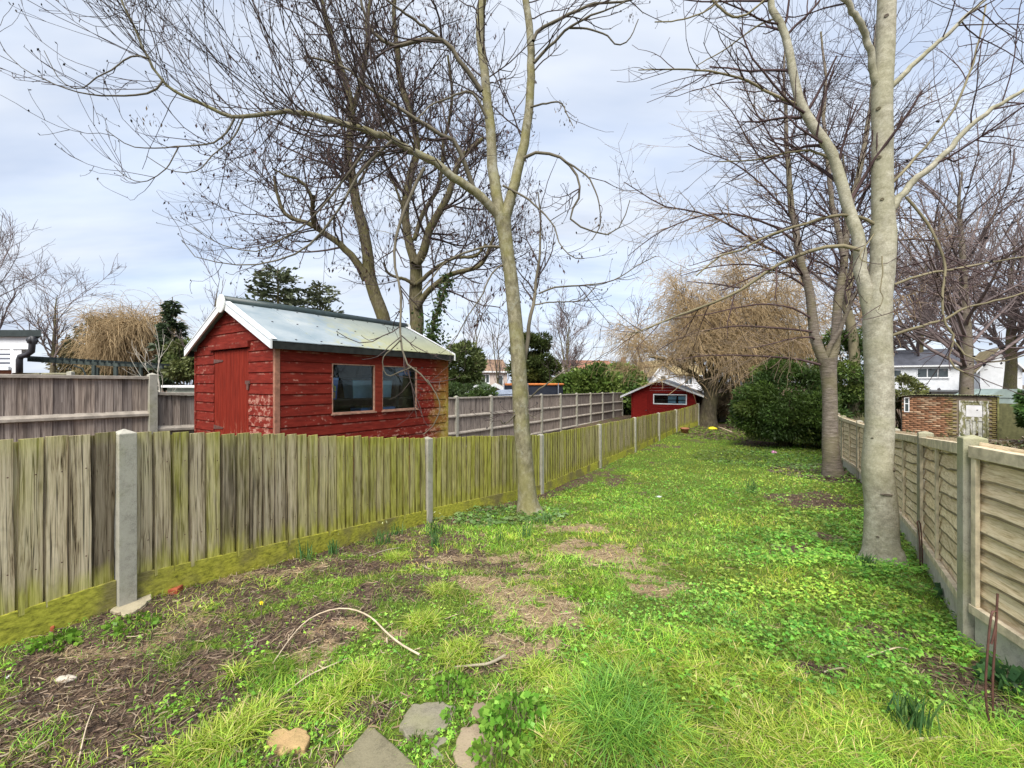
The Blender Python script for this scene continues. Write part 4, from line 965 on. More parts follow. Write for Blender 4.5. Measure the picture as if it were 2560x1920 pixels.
# ------------------------------------------------------------------ the big pale smooth barked tree at the right fence
big_base = ground_at(2204, 1402); yb = float(big_base[1])
BIG = thing('smooth_barked_tree', 'big pale smooth barked tree with swollen base right against the waney fence', 'tree', big_base)
br = np.random.default_rng(5)
P_, R_ = trace([(2206, 1425), (2204, 1397), (2203, 1340), (2203, 1270), (2197, 1210), (2193, 1162), (2197, 1100), (2199, 1053), (2198, 945), (2194, 850), (2194, 767), (2201, 710), (2206, 671), (2209, 575), (2206, 479), (2206, 335), (2205, 240), (2211, 150), (2214, 96), (2217, 0), (2222, -100), (2220, -220)], yb, yb, 1, 1, 110)
ypx = 960 - (P_[:, 2] - CAMZ) * F / yb
R_ = np.interp(ypx, [-220, 0, 96, 240, 335, 479, 560, 585, 671, 730, 767, 850, 945, 1053, 1162, 1210, 1270, 1330, 1375, 1400, 1425], [22, 24, 24.5, 27, 27, 27.5, 30, 33, 32, 34, 37, 36.5, 36, 36.5, 39.5, 41, 42, 44, 47, 58, 82]) / F * yb / 1.26
tV, tF = tubes(P_[None], R_[None], 28)
tV = tV + (np.array([gz(0, 0) * 0]) if False else 0)
def lump(V, C, rad, amp):   # swelling on the bark
    d = V - C; w = np.exp(-(d ** 2).sum(1) / rad ** 2)[:, None]; return V + norm(d) * w * amp
for (px, py, a) in ((2150, 1395, .05), (2250, 1400, .05), (2221, 1175, .012), (2190, 1240, .010), (2215, 165, .01), (2190, 282, .015), (2192, 400, .012), (2215, 570, .03)):
    tV = lump(tV, at(px, py, yb - .12), .10, a)
np_obj('trunk', tV, tF, M_pale, BIG, True)
for (px, py, sx, sz) in ((2224, 1176, .030, .026), (2190, 1338, .016, .008), (2216, 1232, .05, .010), (2192, 400, .022, .020), (2190, 285, .024, .018), (2216, 50, .022, .018), (2205, 500, .018, .016), (2170, 1100, .012, .006), (2232, 980, .010, .008)):
    iz = int(np.argmin(np.abs(ypx - py))); rr_ = R_[iz]; cx_ = P_[iz]; dxp = (px - 1280) / F * yb - cx_[0]; vw = norm(np.array([[-cx_[0], -cx_[1], 0]]))[0]; sd_ = np.array([-vw[1], vw[0], 0]); off = np.clip(dxp / rr_ / 1.3, -.85, .85); nrm_ = norm((vw * math.sqrt(1 - off * off) + np.array([1, 0, 0]) * off)[None])[0]; ce = cx_ + nrm_ * (rr_ - .004); t1 = np.cross(nrm_, Z3)
    m = MB(); kk = 12; ring_ = lambda f, o: [ce + t1 * sx * f * math.cos(2 * math.pi * j / kk) + Z3 * sz * f * math.sin(2 * math.pi * j / kk) + nrm_ * o for j in range(kk)]
    m.add(ring_(1, -.006) + ring_(.8, .011) + ring_(.35, .006), [(i * kk + j, i * kk + (j + 1) % kk, (i + 1) * kk + (j + 1) % kk, (i + 1) * kk + j) for i in range(2) for j in range(kk)] + [tuple(range(2 * kk, 3 * kk))])
    m.build('branch_scar', M_cherry, BIG, True)
tb = lambda pts, dy, w0, w1, n=18: trace(pts, yb, yb + dy, w0, w1, n)
big1 = [tb([(2180, 800), (2166, 743), (2157, 690), (2153, 647), (2137, 565), (2113, 489), (2094, 417), (2070, 364), (2041, 331), (2018, 288), (1998, 240), (1979, 158), (1960, 72), (1934, 29), (1924, -10), (1900, -90)], .3, 40, 15, 30),
        tb([(2222, 530), (2245, 505), (2276, 460), (2353, 393), (2420, 321), (2487, 268), (2560, 225), (2640, 190)], -.3, 24, 11),
        tb([(2216, 225), (2245, 203), (2286, 158), (2363, 91), (2410, 43), (2463, 0), (2520, -60)], -.2, 18, 9),
        tb([(2195, 215), (2185, 190), (2176, 125), (2152, 62), (2113, 0), (2080, -70)], -.2, 22, 14)]
big2 = [([(2225, 462), (2262, 425), (2315, 364), (2377, 288), (2420, 192), (2449, 96), (2465, 10)], yb, .6, 10, 5),
        ([(2190, 562), (2171, 551), (2137, 539), (2075, 541), (1979, 570), (1898, 599), (1862, 622), (1800, 640), (1740, 690)], yb, .5, 11, 4),
        ([(2150, 625), (2128, 620), (2089, 613), (2027, 628), (1955, 656), (1898, 695), (1845, 728), (1768, 762), (1692, 791), (1640, 812), (1570, 838)], yb, .8, 13, 3),
        ([(2008, 265), (1994, 261), (1931, 235), (1855, 196), (1759, 177), (1682, 173), (1596, 175)], yb + .2, .2, 9, 2.6),
        ([(2088, 402), (2075, 398), (2027, 376), (1970, 381), (1884, 400), (1797, 404)], yb + .2, .4, 8, 3),
        ([(1965, 90), (1941, 48), (1883, 72), (1811, 125), (1768, 149), (1740, 165)], yb + .3, .2, 6, 2.4),
        ([(2265, 492), (2271, 498), (2305, 541), (2334, 589), (2363, 661), (2358, 719), (2357, 770), (2362, 807), (2386, 845), (2371, 894), (2386, 919), (2422, 936)], yb - .1, -.35, 9, 6),
        ([(2380, 848), (2402, 873), (2415, 888), (2465, 904), (2520, 900), (2570, 885)], yb - .3, -.3, 6, 5),
        ([(2235, 712), (2280, 695), (2315, 685), (2391, 671), (2480, 655), (2570, 640)], yb, .5, 9, 5),
        ([(2230, 839), (2284, 820), (2357, 800), (2410, 771), (2470, 756), (2525, 743), (2580, 725)], yb + .1, -.4, 10, 6),
        ([(2205, 640), (2206, 690), (2200, 725), (2208, 745), (2196, 775)], yb - .2, -.05, 4.5, 2.5),
        ([(2185, 585), (2150, 640), (2175, 660)], yb - .1, -.1, 5, 3),
        ([(1780, 0), (1830, 42), (1880, 28), (1930, -20)], yb - .6, -.1, 7, 5), ([(1637, 55), (1690, 52), (1750, 35), (1790, 8), (1830, -40)], yb - .8, .1, 3, 5)]
big2 = [trace(p, y, y + dy, w0, w1, 18) for p, y, dy, w0, w1 in big2]
link_limbs('limb', [resample(*l, 24) for l in big1], 14, M_pale, BIG)
link_limbs('branch', big2, 7, M_twigpale, BIG)
B1 = stack([resample(*l, 24) for l in big1]); B2 = stack(big2)
h1 = grow(*B1, 46, br, .3, 1, (.5, 1.4), (35, 65), .02, .08, .11, 8, .4, .004, rel=False)
h2 = grow(*B2, 120, br, .2, 1, (.25, .8), (25, 60), .01, .08, .12, 7, .6, .0035, rel=False)
h3 = grow(*h1, 200, br, .2, 1, (.15, .5), (25, 60), .02, .08, .14, 5, .7, .003, rel=False); h4 = grow(*h2, 260, br, .2, 1, (.08, .3), (25, 60), .02, .08, .14, 4, .7, .0028, rel=False)
link_twigs('crown', [h1, h2, h3, h4], 4, M_twig2, BIG)
C = np.concatenate([at(2330, 600, yb + .3)[None] + br.normal(size=(30, 3)) * .35, at(2420, 905, yb)[None] + br.normal(size=(40, 3)) * np.array([.28, .2, .2]), at(2480, 450, yb + .2)[None] + br.normal(size=(40, 3)) * .4])
V, Fq, c = leaves(C, .035, br, .7, .6, tint=((.02, .016, .02),)); tag(np_obj('catkin', V, Fq, M_leaf, BIG, col=c), kind='stuff')

# ------------------------------------------------------------------ twin stemmed tree with banded bark
ch_base = ground_at(2083, 1192); yc = float(ch_base[1])
CH = thing('twin_stemmed_tree', 'bare twin stemmed tree with banded brown bark beside the dark yew bush', 'tree', ch_base)
cr = np.random.default_rng(8)
P_, R_ = trace([(2086, 1210), (2083, 1190), (2078, 1140), (2075, 1089), (2075, 1030), (2074, 981), (2071, 930), (2068, 895)], yc, yc, 1, 1, 40)
R_ = np.interp(np.linspace(0, 1, 40), [0, .06, .18, .4, .75, .92, 1], [38, 31, 24.5, 20.5, 19.5, 22, 27]) / F * yc / 1.25
link_limbs('trunk', [(P_, R_)], 20, M_cherry, CH)
tc = lambda pts, dy, w0, w1: trace(pts, yc, yc + dy, w0, w1, 20)
ch1 = [tc([(2060, 905), (2046, 872), (2035, 818), (2030, 767), (2021, 719), (2004, 671), (1993, 599), (1979, 527), (1974, 455), (1966, 359), (1965, 288), (1960, 210), (1962, 120)], .3, 30, 4),
       tc([(2077, 905), (2089, 854), (2092, 800), (2094, 781), (2104, 700), (2111, 640), (2114, 599), (2125, 530), (2137, 479), (2152, 407), (2166, 335), (2178, 250), (2185, 150), (2190, 60)], .8, 29, 6),
       tc([(2066, 890), (2080, 857), (2093, 836), (2111, 800), (2123, 767), (2147, 719), (2185, 650), (2240, 590)], -.7, 15, 6),
       tc([(2108, 640), (2095, 575), (2082, 520), (2078, 479), (2070, 400), (2060, 300), (2064, 200), (2052, 80)], .9, 17, 5)]
ch2 = [([(2050, 912), (2038, 908), (1977, 896), (1925, 892), (1868, 889), (1760, 889), (1690, 900)], yc, -.5, 8, 2.4),
       ([(2040, 850), (2028, 843), (1977, 847), (1920, 862), (1870, 872)], yc, -.9, 6, 2),
       ([(2036, 832), (2031, 829), (1915, 818), (1832, 816), (1760, 827), (1690, 850), (1640, 880)], yc, .3, 7, 2),
       ([(2022, 725), (1990, 700), (1930, 672), (1860, 660), (1780, 668), (1700, 690)], yc + .1, -.4, 7, 2),
       ([(2006, 680), (1960, 640), (1900, 610), (1860, 585), (1800, 550), (1740, 530), (1660, 515), (1600, 480), (1560, 455)], yc + .1, -.5, 8, 2),
       ([(1996, 610), (1940, 570), (1860, 540), (1780, 535), (1690, 560), (1620, 600), (1570, 640)], yc + .1, .4, 7, 2),
       ([(1985, 555), (1940, 500), (1880, 440), (1820, 400), (1760, 380), (1720, 360)], yc + .2, -.3, 6, 2),
       ([(1976, 480), (1920, 420), (1870, 350), (1830, 280), (1780, 220)], yc + .2, .2, 5, 2),
       ([(1968, 400), (1920, 330), (1880, 260), (1850, 180), (1840, 120)], yc + .2, -.2, 5, 2),
       ([(2034, 800), (1980, 770), (1900, 760), (1820, 775), (1740, 790), (1660, 800)], yc, .5, 6, 2),
       ([(2110, 700), (2060, 660), (2000, 640), (1940, 650)], yc + .3, .4, 6, 2), ([(2114, 600), (2180, 560), (2260, 545), (2350, 560)], yc + .3, .5, 6, 2.4),
       ([(2130, 500), (2200, 440), (2280, 400), (2380, 380), (2460, 330)], yc + .4, .6, 6, 2.4), ([(2155, 400), (2220, 330), (2300, 270), (2380, 230), (2450, 150)], yc + .5, .6, 6, 2.4),
       ([(2100, 730), (2180, 710), (2260, 720), (2350, 740)], yc + .3, .3, 6, 2.4), ([(2150, 640), (2250, 600), (2360, 600), (2460, 570), (2560, 560)], yc + .1, .6, 6, 2.4)]
ch2 = [trace(p, y, y + dy, w0, w1, 14) for p, y, dy, w0, w1 in ch2]
link_limbs('limb', [resample(*l, 24) for l in ch1], 12, M_cherry, CH)
link_limbs('branch', ch2, 6, M_twig2, CH)
C1 = stack([resample(*l, 24) for l in ch1]); C2 = stack(ch2)
c1 = grow(*C1, 200, cr, .22, 1, (.8, 2.5), (45, 85), .012, .03, .09, 9, .23, .0054, rel=False, flat=.3)
c2 = grow(*C2, 320, cr, .15, 1, (.4, 1.2), (25, 60), .015, .03, .10, 7, .6, .0044, rel=False)
c3 = grow(*c1, 1250, cr, .15, 1, (.3, 1.0), (25, 60), .015, .03, .11, 6, .65, .0039, rel=False); c4 = grow(*c2, 1200, cr, .15, 1, (.2, .6), (25, 60), .015, .03, .13, 5, .7, .0036, rel=False)
c5 = grow(*c3, 2200, cr, .2, 1, (.12, .4), (25, 60), .015, .03, .13, 4, .8, .0033, rel=False)
link_twigs('crown', [c1, c3, c5], 3, M_twig2, CH); link_twigs('low_twigs', [c2, c4], 3, plain('tan_twig', (.20, .15, .105), .9, .35, 2, .1), CH)

# ------------------------------------------------------------------ the old many stemmed tree behind the red shed
YO = 14.6
o_base = np.array([at(965, 800, YO)[0], YO, float(gz(at(965, 800, YO)[0], YO))])
OLD = thing('old_ash_tree', 'old dark many stemmed tree hung with seed keys behind the red shed', 'tree', o_base)
orr = np.random.default_rng(12)
to = lambda pts, dy, w0, w1, y=YO: trace(pts, y, y + dy, w0, w1, 20)
gy = 960 + (CAMZ - o_base[2]) * F / YO
old_tr = [to([(985, gy), (972, 900), (965, 830), (956, 786), (938, 740), (924, 690), (920, 640)], 0, 42, 30),
          to([(1010, gy), (1028, 900), (1042, 819), (1039, 746), (1041, 685), (1038, 650)], .3, 46, 30)]
old1 = [to([(915, 700), (895, 660), (875, 636), (850, 610), (822, 591), (781, 563), (732, 546), (708, 529), (694, 488), (685, 440)], -.8, 22, 7),
        to([(786, 566), (783, 545), (781, 514), (784, 490)], -.8, 15, 11, YO - .5),
        to([(784, 500), (772, 480), (761, 461), (735, 445), (708, 436), (680, 420)], -.6, 10, 4, YO - .7),
        to([(921, 650), (911, 583), (895, 522), (883, 461), (871, 400), (871, 366), (879, 285), (867, 212), (855, 175), (838, 122), (818, 61), (800, -20)], .6, 29, 10),
        to([(879, 290), (890, 250), (899, 220), (911, 163), (920, 102), (916, 60), (930, -20)], .4, 15, 9, YO + .4),
        to([(896, 462), (915, 425), (935, 390), (950, 360)], .4, 8, 4, YO + .3),
        to([(1037, 655), (1021, 603), (1013, 542), (1017, 481), (1029, 432), (1038, 400), (1042, 346), (1025, 285), (1000, 200), (993, 122), (985, 40), (990, -40)], .6, 23, 9),
        to([(1040, 660), (1058, 632), (1074, 575), (1099, 530), (1123, 481), (1135, 441), (1150, 400), (1185, 365), (1208, 346)], -.5, 24, 10),
        to([(1036, 600), (1058, 530), (1090, 481), (1102, 440), (1110, 360), (1130, 250), (1120, 140)], .8, 12, 6),
        to([(1042, 770), (1058, 746), (1078, 721), (1123, 689), (1160, 677), (1200, 664), (1221, 628), (1235, 590)], -1.0, 17, 7),
        to([(1042, 710), (1062, 693), (1099, 664), (1139, 644), (1188, 640), (1215, 610)], -.6, 12, 6),
        to([(1036, 712), (1016, 700), (993, 693), (968, 681), (960, 655)], -.6, 10, 5),
        to([(1013, 540), (1000, 500), (985, 460), (970, 440)], .5, 9, 5)]
link_limbs('trunk', old_tr, 18, M_old, OLD); link_limbs('limb', old1, 10, M_old, OLD)
O1 = stack(old1 + [resample(*l, 20) for l in old_tr]); O1 = (O1[0][:len(old1)], O1[1][:len(old1)])
o1 = grow(*O1, 210, orr, .2, 1, (1.0, 3.2), (25, 75), .035, .07, .10, 9, .38, .011, rel=False)
o2 = grow(*o1, 1400, orr, .2, 1, (.5, 1.6), (25, 60), .02, .09, .13, 7, .6, .0065, rel=False)
o3 = grow(*o2, 4600, orr, .2, 1, (.25, .9), (25, 60), .0, .10, .15, 5, .7, .0048, rel=False)
ep = grow(*stack(old1[6:] + [resample(*l, 20) for l in old_tr]), 170, orr, .05, .55, (.5, 1.8), (30, 80), .03, .02, .12, 7, .12, .008, rel=False)
link_twigs('crown', [o1, o2, o3], 3, M_twig, OLD); link_twigs('water_shoots', [ep], 3, M_twigpale, OLD)
keys('seed_keys', [o2, o3, o3], 6200, orr, OLD, .13, ((.035, .022, .025), (.05, .028, .028), (.075, .03, .025)))
ivy_l = [to([(1078, 831 + 60), (1080, 831), (1091, 786), (1111, 725), (1118, 690)], 0, 11, 6, YO - .6)]
link_limbs('ivy_stem', ivy_l, 8, M_old, OLD)
C = tips(stack(ivy_l)[0], orr, 900, 0) + orr.normal(size=(900, 3)) * .10; C2_ = np.array([at(1080, 850, YO - .6)]) + orr.normal(size=(500, 3)) * np.array([.28, .2, .45])
V, Fq, c = leaves(np.concatenate([C, C2_]), .10, orr, .8, .8, tint=((.04, .08, .015), (.06, .10, .02), (.03, .055, .015))); tag(np_obj('ivy', V, Fq, M_leaf, OLD, col=c), kind='stuff')

# ------------------------------------------------------------------ generic bare trees farther off
def bare_tree(name, label, px, py_base, py_top, Y, seed, mat=M_fartwig, spread=.42, stems=1, trunk=.022, n1=26, n2=170, n3=700, up=.03, group=None, fine=1.0, weep=0, lean=0, fork=.25, bk=None, low=.25, crownname='crown'):
    r = np.random.default_rng(seed); top = at(px, py_top, Y); b = at(px, py_base, Y); b[2] = min(b[2], float(gz(b[0], b[1]))) if True else 0
    H = top[2] - b[2]; t = thing(name, label, 'tree', b, group)
    st = []
    for k in range(stems):
        a = r.uniform(0, 6.28); dx = np.array([math.cos(a), math.sin(a), 0]) * H * (.10 if stems > 1 else .02)
        P = [b + dx * s * s * 1.4 + np.array([lean * H * s, 0, H * s]) + r.normal(size=3) * np.array([.012, .012, 0]) * H * s for s in np.linspace(0, .93, 9)]
        st.append(resample(P, H * trunk * np.interp(np.linspace(0, 1, 9), [0, .08, .3, 1], [1.35, 1, .85, .12]) / (1 if stems == 1 else 1.3), 18))
    link_limbs('trunk', st, 8, bk or M_old, t)
    S = stack(st); px1 = Y / F * fine
    b1 = grow(*S, n1, r, low, 1, (spread * H * .55, spread * H * 1.1), (25, 62), up, .02, .07, 9, .45, px1 * .8, rel=False)
    b1[0][:] = b1[0]
    b2 = grow(*b1, n2, r, .2, 1, (spread * H * .18, spread * H * .5), (20, 55), up - weep, .02, .10, 7, .6, px1 * .52, rel=False)
    b3 = grow(*b2, n3, r, .15, 1, (spread * H * .08, spread * H * .25), (20, 55), up - weep * 1.5, .02, .12, 5, .7, px1 * .42, rel=False)
    link_twigs('crown', [b1, b2, b3], 3, mat, t)
    return t, r, (b1, b2, b3)
bare_tree('bare_tree', 'leafless tree cut by the photo edge above the white house', -30, 930, 640, 50, 31, n1=34, n2=260, n3=1100, spread=.45, up=.06)
bare_tree('bare_tree', 'leafless open crowned tree above the dark pergola', 132, 930, 715, 45, 32, n1=20, n2=120, n3=420, spread=.5, up=.02)
bare_tree('bare_tree', 'leafless round topped tree on the skyline right of the ash trunk', 1418, 950, 790, 55, 33, stems=4, n1=40, n2=260, n3=1000, spread=.42, up=.05, low=.15)
bare_tree('bare_sapling', 'thin bare sapling rising behind the peak of the near red shed', 533, 900, 668, 22, 34, n1=16, n2=60, n3=110, spread=.25, up=.10, trunk=.010)
bare_tree('bare_sapling', 'thin bare sapling in front of the far terrace and left of the willow', 1600, 950, 752, 34, 35, n1=24, n2=110, n3=200, spread=.22, up=.08, trunk=.010, low=.1)
bare_tree('bare_sapling', 'tall slim sapling rising left of the ivy clad evergreen by the shed', 1180, 960, 720, 30, 36, n1=26, n2=110, n3=220, spread=.26, up=.10, trunk=.009, stems=3, low=.1)
bare_tree('bare_sapling', 'tall slim sapling just left of the ash trunk over the pink house', 1245, 960, 735, 33, 45, n1=26, n2=100, n3=220, spread=.25, up=.10, trunk=.009, stems=2, low=.1)
bare_tree('bare_sapling', 'pale stemmed young birch beside the concrete post of the tall grey fence', 402, 960, 838, 12, 37, n1=6, n2=16, n3=20, spread=.4, up=.12, trunk=.012, mat=M_birch, bk=M_birch, low=.45)
bare_tree('garden_tree', 'bare garden tree with dark trunk just behind the brick outbuilding', 2417, 980, 380, 21, 38, n1=38, n2=260, n3=1000, fine=.7, spread=.5, up=.025, trunk=.020, bk=M_cherry, mat=M_fartwig, low=.2)
bare_tree('pole_stemmed_tree', 'straight pale pole stemmed tree seen between the twin stems and the pale trunk', 2133, 1000, 330, 15, 39, n1=26, n2=140, n3=420, spread=.3, up=.05, trunk=.018, bk=M_twigpale, mat=M_twig, low=.45)
for i, (px, Y, top, sd, lab) in enumerate(((2525, 42, 560, 40, 'spreading bare oak over the white gabled house'), (2300, 58, 640, 41, 'broad bare tree behind the white house with the slate roof'), (2640, 36, 500, 42, 'bare oak reaching in from the photo edge beside the white gabled house'), (2410, 66, 610, 43, 'distant bare tree behind the ridge of the slate roof'), (2180, 60, 660, 44, 'distant bare tree behind the pale trunk and the yew'))):
    bare_tree('oak_tree', lab, px, 960, top, Y, sd, n1=36, n2=260, n3=1000, spread=.5, up=.02, trunk=.026, group='bare trees behind the right hand houses', low=.22, mat=M_fartwig)

# ------------------------------------------------------------------ golden willows
def willow(label, bx, Y, H, rx, seed, nstr, base_z, trunk_pts, twig=.012, len_=(1.0, 2.6), zmin=None):
    r = np.random.default_rng(seed); b = np.array([bx, Y, base_z]); t = thing('willow_tree', label, 'tree', b)
    limbs = trunk_pts(b, H, r)
    link_limbs('trunk', limbs[:1], 16, M_willowbark, t); link_limbs('limb', limbs[1:], 8, M_willowbark, t)
    S = stack([resample(*l, 14) for l in limbs[1:]])
    w1 = grow(*S, 90, r, .3, 1, (rx * .35, rx * .8), (30, 75), .03, -.10, .08, 8, .4, twig * 1.8, rel=False)
    w2 = grow(*w1, int(nstr * .35), r, .2, 1, (rx * .2, rx * .5), (30, 80), -.02, -.12, .10, 7, .5, twig * 1.1, rel=False)
    w3 = grow(*w2, nstr, r, .2, 1, len_, (30, 90), -.20, -.22, .10, 7, .6, twig * .8, rel=False)
    w4 = grow(*w1, nstr // 2, r, .3, 1, len_, (30, 90), -.20, -.22, .10, 7, .6, twig * .8, rel=False)
    if zmin is not None: w3, w4, w2 = [(P[k_], R[k_]) for P, R in (w3, w4, w2) for k_ in [P[:, :, 2].min(1) > np.where(P[:, -1, 0] < bx - .9, zmin, zmin - 1.05) + .3 * r.normal(size=len(P))]]
    link_twigs('crown', [w1, w2, w3, w4], 3, M_willow, t); return t
wb = ground_at(1775, 1064)
def wl_near(b, H, r):
    L = [resample([b - Z3 * .3, b + np.array([.03, 0, .5]), b + np.array([.12, 0, 1.1]), b + np.array([.25, 0, 1.7])], np.array([.56, .40, .36, .36]), 16)]
    top = b + np.array([.22, 0, 1.6])
    for k, (dx, dy, dz, rad) in enumerate(((-2.3, -.5, 1.5, .13), (-3.1, .3, 1.9, .14), (-1.6, .6, 3.1, .15), (-.2, .2, 4.2, .17), (1.3, -.3, 4.6, .15), (2.8, .5, 4.4, .14), (4.6, -.2, 3.0, .12), (.9, -1.2, 2.6, .12), (-.7, -1.4, 3.0, .12), (1.8, 1.2, 3.8, .12), (5.4, .6, 3.6, .12))):
        e = np.array([dx, dy, dz]); L.append(resample([top - Z3 * .25, top + e * np.array([.25, .25, .45]), top + e * np.array([.6, .6, .82]), top + e], np.array([rad, rad * .8, rad * .55, rad * .3]), 16))
    return L
willow('golden brown weeping willow at the end of the lawn beside the far red shed', float(wb[0]), float(wb[1]) + .3, 7, 4.0, 51, 8600, float(wb[2]), wl_near, .0105, (.5, 1.7), 1.75)
def wl_far(b, H, r):
    L = [resample([b, b + Z3 * H * .2, b + Z3 * H * .45], np.array([.5, .4, .35]), 10)]
    for k in range(12):
        a = k * 2.4; e = np.array([math.cos(a) * H * .33, math.sin(a) * H * .33, H * r.uniform(.25, .55)]); q = b + Z3 * H * .4
        L.append(resample([q, q + e * np.array([.3, .3, .55]), q + e * np.array([.7, .7, .95]), q + e], np.array([.25, .2, .12, .06]), 12))
    return L
willow('golden weeping willow on the left beyond the grey fence and the pergola', at(335, 900, 42)[0], 42, 8.6, 3.6, 52, 2400, -.6, wl_far, .022, (1.4, 3.6))

# ------------------------------------------------------------------ evergreens and bushes
def bush(name, label, cat, C0_, radii, n, size, seed, tints, lumps=60, stem=None, group=None, aspect=.45, hang=.2, stalk=True, shell=.75, base=None, sub='foliage', mat=None):
    r = np.random.default_rng(seed); C0_ = np.asarray(C0_, float); radii = np.asarray(radii, float)
    t = thing(name, label, cat, base if base is not None else (C0_[0], C0_[1], float(gz(C0_[0], C0_[1]))), group)
    d = norm(r.normal(size=(lumps, 3))); d[:, 2] = np.abs(d[:, 2]) * 1.6 - .75; d = norm(d); k = r.uniform(shell, 1.06, lumps)[:, None]
    L = C0_ + d * radii * k; lr = r.uniform(.16, .34, lumps) * radii.mean()
    ltint = np.array(tints)[r.integers(0, len(tints), lumps)] * r.uniform(.75, 1.25, (lumps, 1))
    m = n // lumps; P, D, Tn = [], [], []
    for i in range(lumps):
        v = norm(r.normal(size=(m, 3))); rr_ = r.uniform(.35, 1, m)[:, None] ** .5
        P.append(L[i] + v * lr[i] * rr_ * np.array([1.15, 1.15, .8])); D.append(norm(v + (L[i] - C0_) / np.linalg.norm(L[i] - C0_) * .7)); Tn.append(np.repeat(ltint[i][None], m, 0))
    # some foliage inside
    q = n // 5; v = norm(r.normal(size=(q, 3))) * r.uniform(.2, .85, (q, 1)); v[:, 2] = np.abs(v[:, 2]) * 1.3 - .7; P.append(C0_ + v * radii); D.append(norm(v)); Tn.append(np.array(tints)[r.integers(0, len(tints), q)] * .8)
    P = np.concatenate(P); D = np.concatenate(D); Tn = np.concatenate(Tn)
    keep = P[:, 2] > gz(P[:, 0], P[:, 1]) + .02; P, D, Tn = P[keep], D[keep], Tn[keep]
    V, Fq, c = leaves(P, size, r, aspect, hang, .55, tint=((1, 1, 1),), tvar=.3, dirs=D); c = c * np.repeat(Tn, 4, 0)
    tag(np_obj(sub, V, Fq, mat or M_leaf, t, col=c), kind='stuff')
    if stalk:
        g0 = np.array(t.location); S = [resample([g0 + np.array([r.normal() * .1, r.normal() * .1, -.1]), g0 + (L[i] - g0) * .45 + r.normal(size=3) * .05 * radii, L[i]], np.array([.06, .04, .015]) * radii.mean() * (.6), 8) for i in range(0, lumps, max(1, lumps // 14))]
        link_limbs('stem', S, 5, M_old, t)
    return t
yg = ((.055, .10, .018), (.08, .13, .022), (.038, .072, .014), (.11, .15, .03))
yw = ground_at(1940, 1112)
bush('yew_bush', 'dense rounded dark yew bush at the end of the lawn', 'bush', at(1968, 1020, 14.4), (1.34, 1.3, 1.42), 46000, .115, 61, yg, 110, aspect=.33, hang=.15)
bush('yew_bush', 'taller dark yew between the twin stemmed tree and the pale trunk', 'bush', at(2120, 950, 15.2), (.85, .8, 1.75), 15000, .125, 62, yg, 60, aspect=.33)
bush('laurel_hedge', 'broad leaved evergreen hedge behind the tall grey fence beside the trampoline', 'hedge', at(1488, 985, 29), (3.2, 1.4, 1.65), 16000, .30, 63, ((.10, .16, .03), (.065, .12, .022), (.14, .20, .04)), 90, aspect=.5)
bush('laurel_bush', 'bright evergreen laurel bush rising behind the far red shed roof', 'bush', at(1558, 968, 33), (1.5, 1.2, 1.6), 6000, .26, 64, ((.10, .18, .03), (.14, .22, .04)), 40, aspect=.5)
bush('dark_conifer', 'dark upright conifer behind the ash trunk', 'tree', at(1335, 915, 30), (1.5, 1.1, 2.1), 11000, .28, 65, ((.05, .07, .016), (.085, .095, .02)), 46, aspect=.35, hang=-.3)
bush('ivy_evergreen', 'loose grey green evergreen right of the near red shed', 'tree', at(1155, 915, 27), (1.3, 1.0, 1.4), 5500, .24, 66, ((.09, .12, .03), (.12, .15, .045), (.07, .10, .025)), 46, aspect=.4)
bush('evergreen_shrub', 'dark glossy evergreen shrub at the photo edge beside the brick outbuilding', 'bush', at(2660, 1025, 14), (1.0, .8, .75), 6500, .17, 67, ((.045, .10, .02), (.075, .14, .03)), 40, aspect=.55)
bush('ground_ivy', 'low tangle of ivy over the soil beyond the waney fence', 'plant', at(2330, 1130, 12), (2.4, 2.0, .22), 5000, .12, 68, ((.06, .09, .02), (.09, .11, .03), (.10, .075, .035)), 60, aspect=.7, stalk=False)
bush('brown_scrub', 'scruffy tan brown brush beside the willow trunk at the garden end', 'bush', at(1835, 985, 22.6), (1.7, .8, 1.5), 9000, .30, 72, ((.26, .19, .11), (.18, .13, .085), (.30, .24, .15)), 60, aspect=.10)
bush('small_shrub', 'small olive shrub left of the brick outbuilding', 'bush', at(2255, 985, 19), (.7, .6, .8), 3000, .14, 69, ((.12, .14, .04), (.16, .17, .06)), 24)
bush('garden_hedge', 'low green hedge in front of the green shed roof beyond the grey fence', 'hedge', at(1160, 985, 19), (1.3, .5, .35), 3000, .14, 70, ((.10, .16, .04), (.14, .20, .07)), 40, stalk=False)
for i, (px, py, Y, R3, ti, lab) in enumerate(((215, 905, 48, (3.2, 2, 1.7), ((.13, .115, .05), (.17, .14, .06)), 'brown bushes under the golden willow behind the pergola'), (470, 905, 34, (1.3, 1.2, 1.7), ((.09, .12, .035), (.13, .15, .05)), 'green evergreen mass left of the near red shed'), (310, 940, 44, (4.5, 2, 1.0), ((.12, .11, .045), (.16, .14, .06)), 'low brown scrub behind the tall grey fence'))):
    bush('background_bush', lab, 'bush', at(px, py, Y), R3, 4200, .34, 80 + i, ti, 50)
bush('pine_clump', 'small blue green pine top left of the golden willow', 'tree', at(262, 830, 60), (2.6, 2, 2.0), 2200, .45, 84, ((.05, .08, .045), (.07, .10, .05)), 24)
